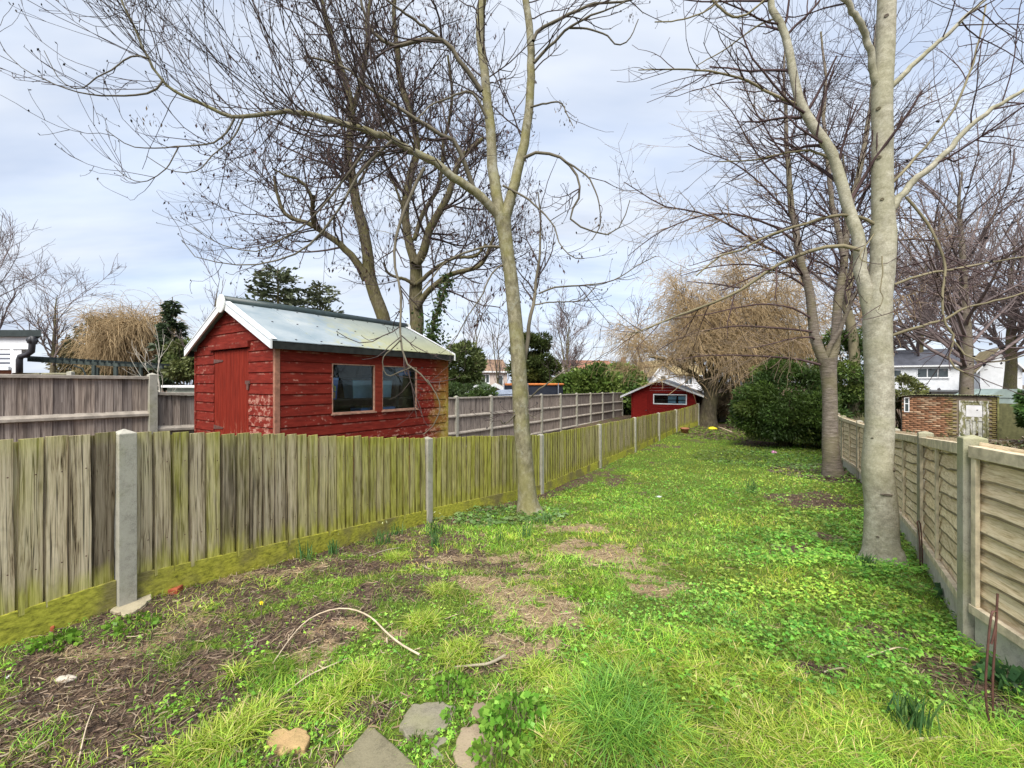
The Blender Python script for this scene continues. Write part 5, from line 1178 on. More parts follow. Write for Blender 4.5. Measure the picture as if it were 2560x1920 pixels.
def conifer(name, label, px, py_top, Y, W, seed, tints, cedar=False, n=5200, size=.42, base=-.6):
    r = np.random.default_rng(seed); top = at(px, py_top, Y); b = np.array([top[0], Y, base]); H = top[2] - base; t = thing(name, label, 'tree', b)
    link_limbs('trunk', [resample([b, b + Z3 * H * .5, top], np.array([.02, .014, .003]) * H, 12)], 8, M_old, t)
    nb = 120; zz_ = r.uniform(.12, .97, nb) ** .8; a = r.uniform(0, 6.28, nb); ln = W * (1 - zz_) ** (.75 if not cedar else .45) * r.uniform(.6, 1.1, nb)
    br_ = np.stack([[b + Z3 * H * z, b + Z3 * (H * z - .02 * l) + np.array([math.cos(q), math.sin(q), 0]) * l * .5, b + Z3 * (H * z - .18 * l * (0 if cedar else 1) + (.05 * l if cedar else 0)) + np.array([math.cos(q), math.sin(q), 0]) * l] for z, q, l in zip(zz_, a, ln)])
    link_twigs('branch', [(br_, np.tile(np.array([[.05, .03, .012]]) * H / 12, (nb, 1)))], 3, M_old, t)
    par = r.choice(nb, n, p=ln / ln.sum()); f = r.uniform(.15, 1, n)[:, None]
    P = br_[par, 0] * (1 - f) + br_[par, 2] * f + r.normal(size=(n, 3)) * np.array([.22, .22, .10]) * W * .15; D = norm(br_[par, 2] - br_[par, 0])
    V, Fq, c = leaves(P, size, r, .42, .25 if not cedar else .0, .5, tint=tints, tvar=.4, dirs=D); tag(np_obj('foliage', V, Fq, M_leaf, t, col=c), kind='stuff')
conifer('spruce_tree', 'narrow dark spruce between the golden willow and the near red shed', 431, 742, 38, 2.3, 90, ((.035, .055, .025), (.05, .075, .03)), n=4200, size=.5)
conifer('cedar_tree', 'broad dark cedar showing above the ridge of the near red shed', 695, 666, 32, 5.2, 91, ((.075, .095, .05), (.10, .12, .06)), True, 4600, .42)
conifer('cedar_tree', 'second smaller cedar above the ridge of the near red shed beside the old trunk', 800, 705, 34, 4.2, 92, ((.08, .095, .05), (.105, .12, .06)), True, 3000, .42)
conifer('cypress_tree', 'sparse feathery conifer right of the black drainpipe', 185, 835, 52, 2.2, 93, ((.06, .08, .045),), True, 1500, .5)
# ------------------------------------------------------------------ ground: what grows where
def vnoise(x, y, s, seed):
    r = np.random.default_rng(seed); T = r.random((256, 256)); X, Y = np.asarray(x) / s + 100, np.asarray(y) / s + 100
    i, j = np.floor(X).astype(int), np.floor(Y).astype(int); u, v = X - i, Y - j; u = u * u * (3 - 2 * u); v = v * v * (3 - 2 * v)
    a, b, c, d = T[i % 256, j % 256], T[(i + 1) % 256, j % 256], T[i % 256, (j + 1) % 256], T[(i + 1) % 256, (j + 1) % 256]
    return (a * (1 - u) + b * u) * (1 - v) + (c * (1 - u) + d * u) * v
def fbm(x, y, s, seed): return (vnoise(x, y, s, seed) * .5 + vnoise(x, y, s * .5, seed + 1) * .28 + vnoise(x, y, s * .24, seed + 2) * .22)
def ss(v, a, b): t = np.clip((np.asarray(v) - a) / (b - a), 0, 1); return t * t * (3 - 2 * t)
def gp(px, py): p = ground_at(px, py); return p[:2]
STRAW = [(gp(1480, 1375), .55, .30), (gp(1555, 1405), .45, .28), (gp(1310, 1500), .45, .30), (gp(1395, 1580), .26, .24), (gp(1240, 1460), .40, .28), (gp(800, 1610), .20, .16), (gp(740, 1670), .16, .12), (gp(1330, 1410), .35, .25), (gp(1420, 1320), .5, .35), (gp(1180, 1400), .4, .3), (gp(1640, 1460), .25, .2), (gp(1350, 1545), .3, .25)]
SOIL = [(gp(420, 1700), .35, .30), (gp(510, 1790), .18, .14), (gp(340, 1850), .25, .18), (gp(900, 1420), .5, .25), (gp(1130, 1390), .5, .28), (gp(640, 1560), .3, .2), (gp(1060, 1420), .4, .2), (gp(200, 1560), .5, .3), (gp(120, 1720), .42, .40), (gp(300, 1750), .26, .30), (gp(250, 1640), .40, .28), (gp(480, 1580), .40, .22), (gp(620, 1480), .50, .28), (gp(700, 1430), .7, .28), (gp(850, 1380), .6, .30), (gp(960, 1350), .5, .30), (gp(60, 1860), .35, .28), (gp(850, 1520), .35, .2), (gp(1080, 1350), .6, .3), (gp(1010, 1470), .4, .25), (gp(780, 1590), .25, .2), (gp(1210, 1420), .35, .2),
        (gp(2050, 1340), .25, .2), (gp(1990, 1380), .25, .15), (gp(2060, 1690), .13, .10), (gp(2400, 1690), .22, .14), (gp(2470, 1760), .16, .16), (gp(2280, 1600), .2, .1), (gp(1900, 1110), .9, .9), (gp(1850, 1065), 1.6, 1.6), (gp(2000, 1240), .8, .5), (gp(2090, 1200), .6, .4), (gp(1010, 1740), .18, .10), (gp(2050, 1260), .6, .4), (gp(1690, 1830), .10, .08), (gp(1640, 1880), .12, .06)]
def blobs(x, y, L, seed):
    m = np.zeros_like(x)
    wx = x + (vnoise(x, y, .35, seed) - .5) * .35 + (vnoise(x, y, .12, seed + 5) - .5) * .16; wy = y + (vnoise(x, y, .35, seed + 1) - .5) * .35 + (vnoise(x, y, .12, seed + 6) - .5) * .16
    for c, a, b in L:
        d = np.sqrt(((wx - c[0]) / a) ** 2 + ((wy - c[1]) / b) ** 2); m = np.maximum(m, 1 - ss(d, .55, 1.25))
    return m
def lat(x, y):
    xl, xr = np.interp(y, _ly, _lx), np.interp(y, _ry, _rx); return x - xl, xr - x
def cover(x, y):
    """soil, straw, herb (leafy weeds), lush (long grass), each 0..1"""
    x = np.asarray(x, float); y = np.asarray(y, float)
    l, r = lat(x, y)
    soil = blobs(x, y, SOIL, 41); straw = blobs(x, y, STRAW, 51)
    soil = np.maximum(soil, (1 - ss(l + (vnoise(x, y, .3, 61) - .5) * .5, .15, .75)) * .9 * (1 - ss(y, 9, 14)))
    soil = np.maximum(soil, ss(fbm(x, y, .9, 71), .60, .72) * .7 * (1 - ss(l, .5, 4.5)))
    soil = np.where((l < -.03) | (r < -.03), .85, soil)
    herb = np.maximum(1 - ss(r + (vnoise(x, y, .5, 63) - .5) * .8, 1.0, 2.6), ss(y, 5.5, 8) * .5) * ss(y, 1.7, 2.5)
    mott = ss(fbm(x, y, .45, 201), .40, .62) * (1 - ss(x - .10 * y, -.5, .7)) * (1 - ss(y, 6.3, 8.5))
    soil = np.maximum(soil, mott * ss(fbm(x, y, .8, 205), .44, .62) * .62); straw = np.maximum(straw, mott * ss(fbm(x, y, .7, 207), .48, .62) * .6)
    straw = straw * (.25 + .75 * ss(fbm(x, y, .17, 209), .34, .56)); soil = soil * (.45 + .55 * ss(fbm(x, y, .15, 211), .30, .52))
    lush = ss(x, -.4, .7) * (1 - ss(y, 2.2, 3.2)) + ss(fbm(x, y, .6, 81), .52, .7) * (1 - ss(y, 3.5, 5)) * .8
    return np.clip(soil, 0, 1), np.clip(straw, 0, 1), np.clip(herb, 0, 1), np.clip(lush, 0, 1)

def axis(lo, hi, fine, far):
    a = list(np.arange(lo, hi, fine)); s = fine
    while a[-1] < far: s *= 1.18; a.append(a[-1] + s)
    s = fine
    while a[0] > -far: s *= 1.18; a.insert(0, a[0] - s)
    return np.array(a)
gx, gy_ = axis(-4.5, 5, .035, 900), axis(.8, 5.5, .035, 1400)
gx = np.unique(np.r_[gx, np.arange(5, 13, .09)]); gy_ = np.unique(np.r_[gy_, np.arange(5.5, 23, .09)])
XX, YY = np.meshgrid(gx, gy_); ZZ = gz(XX, YY)
nearf = np.exp(-(np.maximum(0, YY - 1) / 14) ** 2) * (np.abs(XX) < 14) * (YY > 0)
ZZ = ZZ + nearf * ((fbm(XX, YY, .22, 91) - .5) * .035 + (vnoise(XX, YY, .07, 95) - .5) * .018)
so, st_, he, lu = cover(XX, YY)
nx, ny = len(gx), len(gy_); ii = (np.arange(ny - 1)[:, None] * nx + np.arange(nx - 1)[None]).ravel()
GV = np.stack([XX.ravel(), YY.ravel(), ZZ.ravel()], 1); GF = np.stack([ii, ii + 1, ii + nx + 1, ii + nx], 1)
def ground_material():
    g = NG('garden_ground', .95, .1); p = g.pos(); a = g.sep(g.attr('tint'))
    n1 = g.noise(p, 9, 6, .65); n2 = g.noise(p, 45, 5, .7); n3 = g.noise(g.vec(p, (1, 2.2, 1), rot=(0, 0, .6)), 70, 3, .6)
    soil = g.ramp(n2, [(.32, (.03, .021, .017)), (.5, (.10, .07, .05)), (.66, (.21, .15, .10)), (.8, (.36, .28, .20))])
    straw = g.ramp(n3, [(.3, (.12, .085, .05)), (.5, (.32, .24, .14)), (.7, (.48, .38, .24))])
    green = g.ramp(n2, [(.3, (.035, .05, .012)), (.5, (.10, .145, .025)), (.68, (.20, .27, .04))])
    w = lambda v: g.rng(g.add(v, g.mul(g.math('SUBTRACT', n1, .5), .9)), .3, .6)
    c = g.mix(w(a[0]), green, soil); c = g.mix(w(a[1]), c, straw)
    g.base(c); g.bump(g.add(n2, g.mul(n1, 1.5)), .9, .02); return g.done()
tag(np_obj('ground', GV, GF, ground_material(), None, True, col=np.stack([so.ravel(), st_.ravel(), he.ravel()], 1)), kind='structure')
def gzf(x, y):   # ground height including the small unevenness
    return gz(x, y) + np.exp(-(np.maximum(0, y - 1) / 14) ** 2) * ((fbm(x, y, .22, 91) - .5) * .035 + (vnoise(x, y, .07, 95) - .5) * .018)

# keep plants off the paving and the trunks
KEEP_OFF = [(ash_base[0], ash_base[1], .16), (big_base[0], big_base[1], .20), (ch_base[0], ch_base[1], .24), (wb[0], wb[1] + .3, .45)]
SLABS = []      # filled below: polygons of the paving
def inside_poly(x, y, poly):
    c = np.zeros(len(x), bool); n = len(poly)
    for i in range(n):
        (x1, y1), (x2, y2) = poly[i], poly[(i + 1) % n]
        c ^= ((y1 > y) != (y2 > y)) & (x < (x2 - x1) * (y - y1) / (y2 - y1 + 1e-12) + x1)
    return c
slab_px = {'paving_slab': [(926, 1819), (1045, 1925), (1000, 1990), (800, 2000), (838, 1918)],
           'flagstone_grey': [(1030, 1768), (1105, 1762), (1142, 1776), (1128, 1812), (1085, 1845), (1012, 1850), (1000, 1815)],
           'flagstone_tan': [(1160, 1822), (1195, 1814), (1228, 1842), (1236, 1890), (1225, 1950), (1150, 1950), (1132, 1890), (1140, 1845)],
           'flagstone_small': [(1182, 1762), (1208, 1758), (1246, 1792), (1238, 1815), (1222, 1822), (1180, 1790)],
           'stone_block': [(672, 1838), (700, 1826), (722, 1834), (742, 1828), (772, 1836), (778, 1860), (760, 1885), (730, 1878), (705, 1890), (668, 1870)],
           'concrete_footing': [(276, 1532), (292, 1503), (330, 1492), (372, 1488), (380, 1504), (348, 1530), (310, 1546)],
           'flagstone_low': [(1088, 1850), (1118, 1848), (1110, 1905), (1075, 1900), (1072, 1870)]}
slab_w = {k: [tuple(gp(*q)) for q in v] for k, v in slab_px.items()}
SLABS = list(slab_w.values())
def scatter(n, y0, y1, rng, pw=1.6, xm=1.42):
    """points in the garden, denser near the camera"""
    u = rng.random(n); q = 1 - pw; y = (y0 ** q + u * (y1 ** q - y0 ** q)) ** (1 / q)
    xl, xr = np.interp(y, _ly, _lx) + .02, np.interp(y, _ry, _rx) - .03
    xa, xb = np.maximum(xl, -xm * y - .3), np.minimum(xr, xm * y + .3); x = xa + rng.random(n) * (xb - xa)
    keep = rng.random(n) < np.clip((xb - xa) / 6.0, 0, 1)
    for cx, cy, r in KEEP_OFF: keep &= (x - cx) ** 2 + (y - cy) ** 2 > r * r
    for poly in SLABS: keep &= ~inside_poly(x, y, poly)
    return x[keep], y[keep]
def blades(x, y, h, w, lean, rng, tint, tvar=.25, droop=.5, seg=3):
    n = len(x); z = gzf(x, y) - .004; a = rng.uniform(0, 6.283, n); d = np.stack([np.cos(a), np.sin(a), np.zeros(n)], 1)
    b = rng.uniform(0, 6.283, n); s = np.stack([np.cos(b), np.sin(b), np.zeros(n)], 1); P0 = np.stack([x, y, z], 1)
    L = lean * rng.uniform(.3, 1.5, n); lv = []
    for k in range(seg + 1):
        t = k / seg; hh = (h * (t - droop * L * t ** 2.2 * .6))[:, None]; c = P0 + d * (h * L * t ** 1.7)[:, None] + np.array([0, 0, 1.]) * hh
        if k < seg: ww = (w * (1 - .55 * t) * .5)[:, None]; lv += [c - s * ww, c + s * ww]
        else: lv += [c]
    V = np.stack(lv, 1); m = V.shape[1]; o = (np.arange(n) * m)[:, None]
    fq = [o + np.array([[2 * k, 2 * k + 1, 2 * k + 3, 2 * k + 2]]) for k in range(seg - 1)]; ft = o + np.array([[2 * seg - 2, 2 * seg - 1, 2 * seg]])
    tt = tint * (1 + tvar * rng.uniform(-1, 1, (n, 1)))
    return V.reshape(-1, 3), fq + [ft], np.repeat(tt, m, 0)
def mixtint(n, rng, A, pa):
    return np.array(A)[rng.choice(len(A), n, p=np.array(pa) / sum(pa))]
M_grass = leaf_material('grass_blade', W3, W4, W5, .5, .3)
G_A = [(.30, .48, .05), (.20, .41, .04), (.42, .52, .08), (.12, .29, .03), (.52, .42, .17)]
gr = np.random.default_rng(101)
# short grass
x, y = scatter(230000, 1.15, 21, gr, 1.75); so, st_, he, lu = cover(x, y)
clump = fbm(x, y, .13, 111); dens = (1 - .93 * so) * (1 - .93 * st_) * (1 - .45 * he) * (.35 + .65 * ss(clump, .36, .56)); k = gr.random(len(x)) < dens
x, y, lu, he, cl = x[k], y[k], lu[k], he[k], clump[k]; far = np.clip(y / 3, 1, 3.2)
h = (.022 + .03 * gr.random(len(x)) + .055 * lu * gr.random(len(x))) * np.clip(.7 + .6 * cl, .8, 1.3) * np.clip(far, 1, 1.35)
hue = np.stack([.93 + .28 * ss(fbm(x, y, 1.1, 301), .34, .62), np.ones(len(x)), .8 + .5 * fbm(x, y, .7, 303)], 1)
V, Fq, c = blades(x, y, h, .0036 * far, .9 + .5 * lu, gr, hue * mixtint(len(x), gr, G_A, [.34, .28, .2, .1, .08]) * (.62 + .75 * ss(fbm(x, y, .5, 121), .3, .7))[:, None])
tag(np_obj('grass', V, Fq, M_grass, None, col=c), 'short yellow green lawn grass between the two fences', 'grass', kind='stuff')
# long tufts near the camera
tuft_px = [(1560, 1800, .34, 1500), (1480, 1790, .22, 600), (1640, 1830, .22, 600), (1500, 1570, .15, 600), (1530, 1640, .12, 300), (990, 1400, .16, 500), (1150, 1640, .2, 700), (1060, 1560, .18, 600), (1100, 1480, .14, 450), (560, 1850, .18, 700), (455, 1895, .09, 250), (1760, 1700, .22, 700), (1880, 1800, .22, 800), (2020, 1880, .22, 800), (1700, 1880, .2, 700), (1420, 1740, .18, 600), (1900, 1880, .2, 700), (2150, 1780, .18, 600), (1820, 1620, .18, 500), (1380, 1850, .14, 500), (2300, 1890, .15, 500), (1960, 1700, .18, 500), (820, 1760, .14, 400), (900, 1700, .14, 400), (590, 1690, .07, 120), (640, 1800, .12, 400), (1600, 1700, .16, 500), (1350, 1690, .14, 400), (2440, 1870, .12, 400), (2180, 1850, .16, 500)]
xs, ys, hs, ts = [], [], [], []
for px, py, rad, n in tuft_px:
    c0 = gp(px, py); a = gr.uniform(0, 6.28, n); rr_ = rad * np.sqrt(gr.random(n)) * .55; big = rad > .25
    xs.append(c0[0] + np.cos(a) * rr_); ys.append(c0[1] + np.sin(a) * rr_); hs.append((.10 + .16 * gr.random(n)) * (0.85 if big else .46))
    ts.append(mixtint(n, gr, [(.13, .30, .045), (.20, .40, .05), (.30, .46, .07)] if big else [(.32, .45, .05), (.42, .48, .08), (.24, .39, .04), (.55, .48, .2)], [.4, .4, .2] if big else [.35, .25, .25, .15]))
x, y, h, tt = map(np.concatenate, (xs, ys, hs, ts)); k = np.ones(len(x), bool)
for poly in SLABS: k &= ~inside_poly(x, y, poly)
V, Fq, c = blades(x[k], y[k], h[k], np.full(k.sum(), .0056), 1.2, gr, tt[k], droop=.85, seg=4)
tag(np_obj('long_grass', V, Fq, M_grass, None, col=c), 'long drooping grass tufts in the nearest part of the lawn', 'grass', kind='stuff')
# leafy weeds: three lobed leaves held on short stalks
def herbs(n, y0, y1, pw, size, seed, densf, tints, hgt, name, label):
    r = np.random.default_rng(seed); x, y = scatter(n, y0, y1, r, pw); d = densf(x, y); k = r.random(len(x)) < d; x, y = x[k], y[k]; n = len(x)
    far = np.clip(y / 3, 1, 2.2); far = np.clip(far, 1, 1.6); sz = size * far * np.clip(np.exp(r.normal(size=n) * .32), .5, 1.5) * .92; hz = hgt * r.uniform(.3, 1.3, n) * (.6 + .9 * fbm(x, y, .2, seed))
    P0 = np.stack([x, y, gzf(x, y) + hz], 1); a = r.uniform(0, 6.283, n); Vs, Ts = [], []
    tt = mixtint(n, r, tints, [1] * len(tints)) * (1 + .3 * r.uniform(-1, 1, (n, 1))) * (.7 + .6 * ss(fbm(x, y, .35, seed + 9), .3, .7))[:, None]
    tt = tt * np.stack([.93 + .28 * ss(fbm(x, y, 1.1, 301), .34, .62), np.ones(n), .8 + .5 * fbm(x, y, .7, 303)], 1)
    up = np.stack([r.normal(size=n) * .3, r.normal(size=n) * .3, np.ones(n)], 1); up = norm(up)
    for da in (-1.15, 0, 1.15):
        d = np.stack([np.cos(a + da), np.sin(a + da), np.zeros(n)], 1); d = norm(d - up * (d * up).sum(1, keepdims=True) - np.array([0, 0, .22])); s = np.cross(up, d)
        S = sz[:, None] * (1 if da == 0 else .85)
        Vs.append(np.stack([P0, P0 + d * S * .5 + s * S * .30, P0 + d * S * .72 + s * S * .12, P0 + d * S, P0 + d * S * .72 - s * S * .12, P0 + d * S * .5 - s * S * .30], 1)); Ts.append(np.repeat(tt, 6, 0))
    V = np.concatenate(Vs).reshape(-1, 3); m = len(V) // 6; Fq = (np.arange(m) * 6)[:, None] + np.arange(6)[None]
    return tag(np_obj(name, V, Fq, M_grass, None, col=np.concatenate(Ts)), label, 'plants', kind='stuff')
H_A = [(.17, .40, .045), (.25, .45, .06), (.10, .28, .035), (.30, .46, .08)]
def dn1(x, y):
    so, st_, he, lu = cover(x, y); c = fbm(x, y, .16, 131); return he * (1 - .8 * so) * (1 - .9 * st_) * ss(c, .33, .52)
herbs(95000, 1.6, 20, 1.7, .019, 141, dn1, H_A, .055, 'leafy_weeds', 'fresh green three lobed weeds carpeting the ground along the waney fence')
def dn2(x, y):
    so, st_, he, lu = cover(x, y); l, r = lat(x, y); c = fbm(x, y, .22, 151); return (1 - .78 * so) * (1 - .8 * st_) * ss(c, .44, .60) * (1 - ss(y, 7, 10)) * .8 * (1 - .5 * lu)
herbs(60000, 1.2, 9, 1.9, .014, 161, dn2, [(.22, .42, .045), (.30, .46, .06), (.14, .33, .035)], .026, 'small_weeds', 'small creeping weeds mixed through the thin lawn near the mossy fence')
def dn3(x, y):
    l, r = lat(x, y); f = ((x - ash_base[0] + .5) ** 2 / 1.1 + (y - ash_base[1] + .3) ** 2 / .5) < 1; g2 = (np.hypot(x - 7.6, y - 12.2) < 2.2) & (r > 0)
    return np.where(f, .8, 0) + np.where(g2, .8, 0)
herbs(30000, 2.5, 14, 1.2, .034, 171, dn3, [(.12, .20, .05), (.17, .25, .09), (.08, .15, .03)], .05, 'ground_ivy_patch', 'dull green ivy leaves spreading round the ash foot and under the yew')
# broad leaved weed clumps, one thing each
def weed_clump(px, py, rad, n, size, hgt, tints, label, seed):
    r = np.random.default_rng(seed); c0 = gp(px, py); t = thing('weed_clump', label, 'weed', (c0[0], c0[1], float(gz(*c0))))
    a = r.uniform(0, 6.28, n); q = rad * np.sqrt(r.random(n)); x, y = c0[0] + np.cos(a) * q, c0[1] + np.sin(a) * q * .8; z = gzf(x, y)
    hh = hgt * (1 - (q / rad) ** 2 * .7) * r.uniform(.5, 1, n); P = np.stack([x, y, z + hh], 1); Vs, Fs, Cs, o = [], [], [], 0
    V, Fq, c = leaves(P, size, r, .85, -.05, .6, tint=tints, dirs=np.stack([np.cos(a), np.sin(a), np.full(n, .25)], 1), nrm=np.cross(np.stack([np.cos(a), np.sin(a), np.zeros(n)], 1), np.array([0, 0, 1.])) * 3)
    tag(np_obj('foliage', V, Fq, M_grass, t, col=c), kind='stuff')
    k = r.random(n) < .3; S = np.stack([np.stack([x[k] * .85 + c0[0] * .15, y[k] * .85 + c0[1] * .15, z[k] - .01], 1), P[k]], 1)
    link_twigs('stems', [(S, np.full((k.sum(), 2), .0018))], 3, M_twigpale, t)
weed_clump(1285, 1815, .14, 420, .030, .13, ((.15, .34, .04), (.22, .40, .06), (.11, .27, .03)), 'bright green broad leaved weed clump right of the tan flagstone', 181)
weed_clump(1250, 1890, .12, 260, .026, .06, ((.17, .34, .04), (.24, .40, .06)), 'low bright weed clump at the bottom edge beside the tan flagstone', 182)
weed_clump(1130, 1735, .10, 160, .026, .09, ((.15, .32, .04), (.20, .37, .05)), 'fresh weed clump just above the grey flagstone', 183)
weed_clump(1130, 1800, .05, 70, .022, .05, ((.18, .36, .05),), 'small weed rooted on the corner of the grey flagstone', 184)
weed_clump(1045, 1870, .08, 130, .018, .04, ((.16, .31, .04),), 'creeping weed filling the joint beside the square paving slab', 185)
weed_clump(140, 1610, .11, 150, .030, .05, ((.13, .27, .03), (.18, .32, .04)), 'ferny weed on the bare soil beside the red half brick', 186)
weed_clump(330, 1570, .14, 150, .026, .05, ((.13, .27, .03), (.18, .32, .04)), 'spreading weed on the soil below the concrete post', 187)
weed_clump(2520, 1720, .10, 80, .06, .10, ((.05, .13, .045), (.08, .18, .06)), 'bluish green large leaved weed at the foot of the right fence', 188)
weed_clump(2390, 1500, .10, 50, .075, .10, ((.07, .15, .06), (.10, .19, .08)), 'large leaved weed against the concrete gravel board of the waney fence', 189)
weed_clump(1460, 1490, .20, 420, .024, .05, ((.16, .32, .03), (.22, .37, .04)), 'ferny green weed patch on the straw coloured ground', 190)
# dead grass and litter
def litter(n, densf, tints, ln, w, seed, name, label, y0=1.15, y1=9, pw=1.8, lift=.006):
    r = np.random.default_rng(seed); x, y = scatter(n, y0, y1, r, pw); k = r.random(len(x)) < densf(x, y); x, y = x[k], y[k]; n = len(x); far = np.clip(y / 3, 1, 2)
    L = ln * r.uniform(.4, 1.5, n); a = r.uniform(0, 6.28, n); d = np.stack([np.cos(a), np.sin(a), r.normal(size=n) * .18], 1); s = np.stack([-np.sin(a), np.cos(a), r.normal(size=n) * .4], 1); bend = r.normal(size=(n, 1)) * .25
    C = np.stack([x, y, gzf(x, y) + lift + .012 * r.random(n)], 1); ww = (w * far * r.uniform(.6, 1.4, n))[:, None]; V = []
    for t in (-.5, 0, .5):
        q = C + d * (L * t)[:, None] + s * bend * (L * (t * t))[:, None]; V += [q - s * ww * .5, q + s * ww * .5]
    V = np.stack(V, 1); o = (np.arange(n) * 6)[:, None]; Fq = [o + np.array([[0, 1, 3, 2]]), o + np.array([[2, 3, 5, 4]])]
    tt = mixtint(n, r, tints, [1] * len(tints)) * (1 + .3 * r.uniform(-1, 1, (n, 1)))
    return tag(np_obj(name, V.reshape(-1, 3), Fq, M_grass, None, col=np.repeat(tt, 6, 0)), label, 'litter', kind='stuff')
litter(60000, lambda x, y: cover(x, y)[0] * .85 + .06, [(.16, .10, .07), (.09, .06, .045), (.26, .19, .13), (.05, .035, .03), (.34, .27, .19)], .05, .0035, 191, 'dead_litter', 'brown dead stems and leaf litter over the bare soil')
litter(70000, lambda x, y: cover(x, y)[1] * .95 + .05, [(.46, .34, .20), (.34, .24, .14), (.54, .43, .28), (.24, .16, .10)], .06, .0030, 192, 'dead_grass', 'matted straw coloured dead grass on the worn patches')
litter(16000, lambda x, y: ((np.hypot(x - 9.6, y - 18.5) < 2.6) | (np.hypot(x - 7.4, y - 9.8) < 1.3)) * .8, [(.12, .08, .065), (.20, .14, .10), (.07, .05, .04)], .12, .02, 193, 'leaf_litter', 'dark leaf litter under the willow and the twin stemmed tree', 7, 22, 1.2)

# ------------------------------------------------------------------ paving, stones, bricks, sticks and other small things
SLABLAB = {'stone_block': ('orange tan broken stone lying in the grass beside the square slab', 'stone', (.40, .27, .13)), 'concrete_footing': ('rough buff concrete footing round the foot of the near post', 'footing', (.40, .35, .24)), 'paving_slab': ('square grey concrete paving slab at the bottom edge of the photo', 'paving slab', (.19, .17, .11)), 'flagstone_grey': ('rough grey flagstone with lichen in front of the weeds', 'flagstone', (.22, .20, .15)),
           'flagstone_tan': ('smooth rounded tan flagstone beside the bright weed clump', 'flagstone', (.30, .235, .165)), 'flagstone_small': ('small brown flagstone behind the tan one', 'flagstone', (.22, .17, .12)), 'flagstone_low': ('broken grey flagstone piece half sunk between weeds', 'flagstone', (.22, .20, .15))}
for kname, poly in slab_w.items():
    pts = [(x, y) for x, y in poly]; ar = sum(pts[i][0] * pts[(i + 1) % len(pts)][1] - pts[(i + 1) % len(pts)][0] * pts[i][1] for i in range(len(pts)))
    if ar < 0: pts = pts[::-1]
    zt = max(float(gzf(np.array([p[0]]), np.array([p[1]]))[0]) for p in pts) + .004
    jr = np.random.default_rng(len(kname)); dense = []
    for i in range(len(pts)):
        a_, b_ = np.array(pts[i]), np.array(pts[(i + 1) % len(pts)]); L_ = np.linalg.norm(b_ - a_); nn_ = max(1, int(L_ / .018)); o_ = .001 if kname == 'paving_slab' else .0045; zt += .010 if i == 0 and kname in ('stone_block', 'concrete_footing') else 0
        dense += [a_ + (b_ - a_) * (j / nn_) + jr.normal(size=2) * o_ for j in range(nn_)]
    pts = dense
    m = MB(); m.prism([(x, y, zt - .06) for x, y in pts], (0, 0, .06))
    lab, cat, colr = SLABLAB[kname]; nm = 'flagstone' if kname.startswith('flagstone') else kname
    tag(m.build(nm, concrete_material(nm + '_stone', colr, .3), None, bevel=.008), lab, cat)
def rock(name, label, cat, px, py, size, mat, seed, squash=.5, lift=.3):
    r = np.random.default_rng(seed); c0 = gp(px, py); k = 12; V = []; z0 = float(gz(*c0))
    for i in range(7):
        ph = math.pi * i / 6
        for j in range(k):
            a = 2 * math.pi * j / k; d = np.array([math.sin(ph) * math.cos(a), math.sin(ph) * math.sin(a), math.cos(ph) * squash]); V.append(np.array([c0[0], c0[1], z0 + size[2] * lift]) + d * np.array(size) * (1 + r.uniform(-.16, .16)))
    Fq = np.array([[i * k + j, i * k + (j + 1) % k, (i + 1) * k + (j + 1) % k, (i + 1) * k + j] for i in range(6) for j in range(k)])
    return tag(np_obj(name, np.array(V), Fq[:, ::-1], mat, None), label, cat)
M_stone = concrete_material('tan_stone', (.52, .37, .19), .05); M_rub = concrete_material('footing_concrete', (.48, .42, .28), .25)
rock('rubble_stone', 'pale speckled rubble lump on the bare soil', 'stone', 165, 1702, (.055, .022, .025), concrete_material('pale_rubble', (.45, .40, .33), .0), 3, .7)
rock('rubble_stone', 'small white pebble near the left edge on bare soil', 'stone', 22, 1694, (.012, .010, .010), M_white, 4, .8)
M_redbrick = plain('broken_red_brick', (.36, .10, .05), .9, .35, 30, .1, .5)
for (px, py, ln, rz, lab) in ((105, 1578, .13, .5, 'red half brick wedged under the mossy gravel board'), (437, 1479, .075, .2, 'small broken piece of red brick right of the concrete post')):
    c0 = gp(px, py); z0 = float(gz(*c0)); m = MB(); c, s = math.cos(rz), math.sin(rz)
    m.box((c0[0], c0[1], z0), (c, s, 0), (-s, c, 0), (0, 0, 1), -ln / 2, ln / 2, -.04, .04, -.03, .035); tag(m.build('brick', M_redbrick, None, bevel=.008), lab, 'brick')
def stick(name, label, pix, w0, w1, mat, arch=0, seed=0, n=22, forks=()):
    P = [ground_at(*q) for q in pix]; P = [np.array([p[0], p[1], float(gz(p[0], p[1])) + .012]) for p in P]; k = len(P)
    for i in range(k): P[i][2] += arch * math.sin(math.pi * i / (k - 1))
    t = thing(name, label, 'stick', P[0]); link_limbs('stem', [resample(P, np.linspace(w0, w1, k), n)], 7, mat, t)
    for f in forks: Q = [ground_at(*q) + Z3 * .015 for q in f]; link_limbs('side_twig', [resample(Q, np.linspace(w1 * .9, w1 * .5, len(Q)), 8)], 5, mat, t)
M_stick = plain('pale_dead_stick', (.50, .41, .29), .85, .3, 14); M_stick2 = plain('grey_dead_stick', (.36, .31, .23), .85, .35, 18)
stick('fallen_branch', 'long pale arched branch bowed over the bare patch on the lawn', [(682, 1664), (733, 1600), (774, 1566), (828, 1547), (878, 1547), (926, 1566), (967, 1602), (1005, 1626), (1049, 1642)], .0032, .0062, M_stick, .05, forks=([(967, 1602), (968, 1615)],))
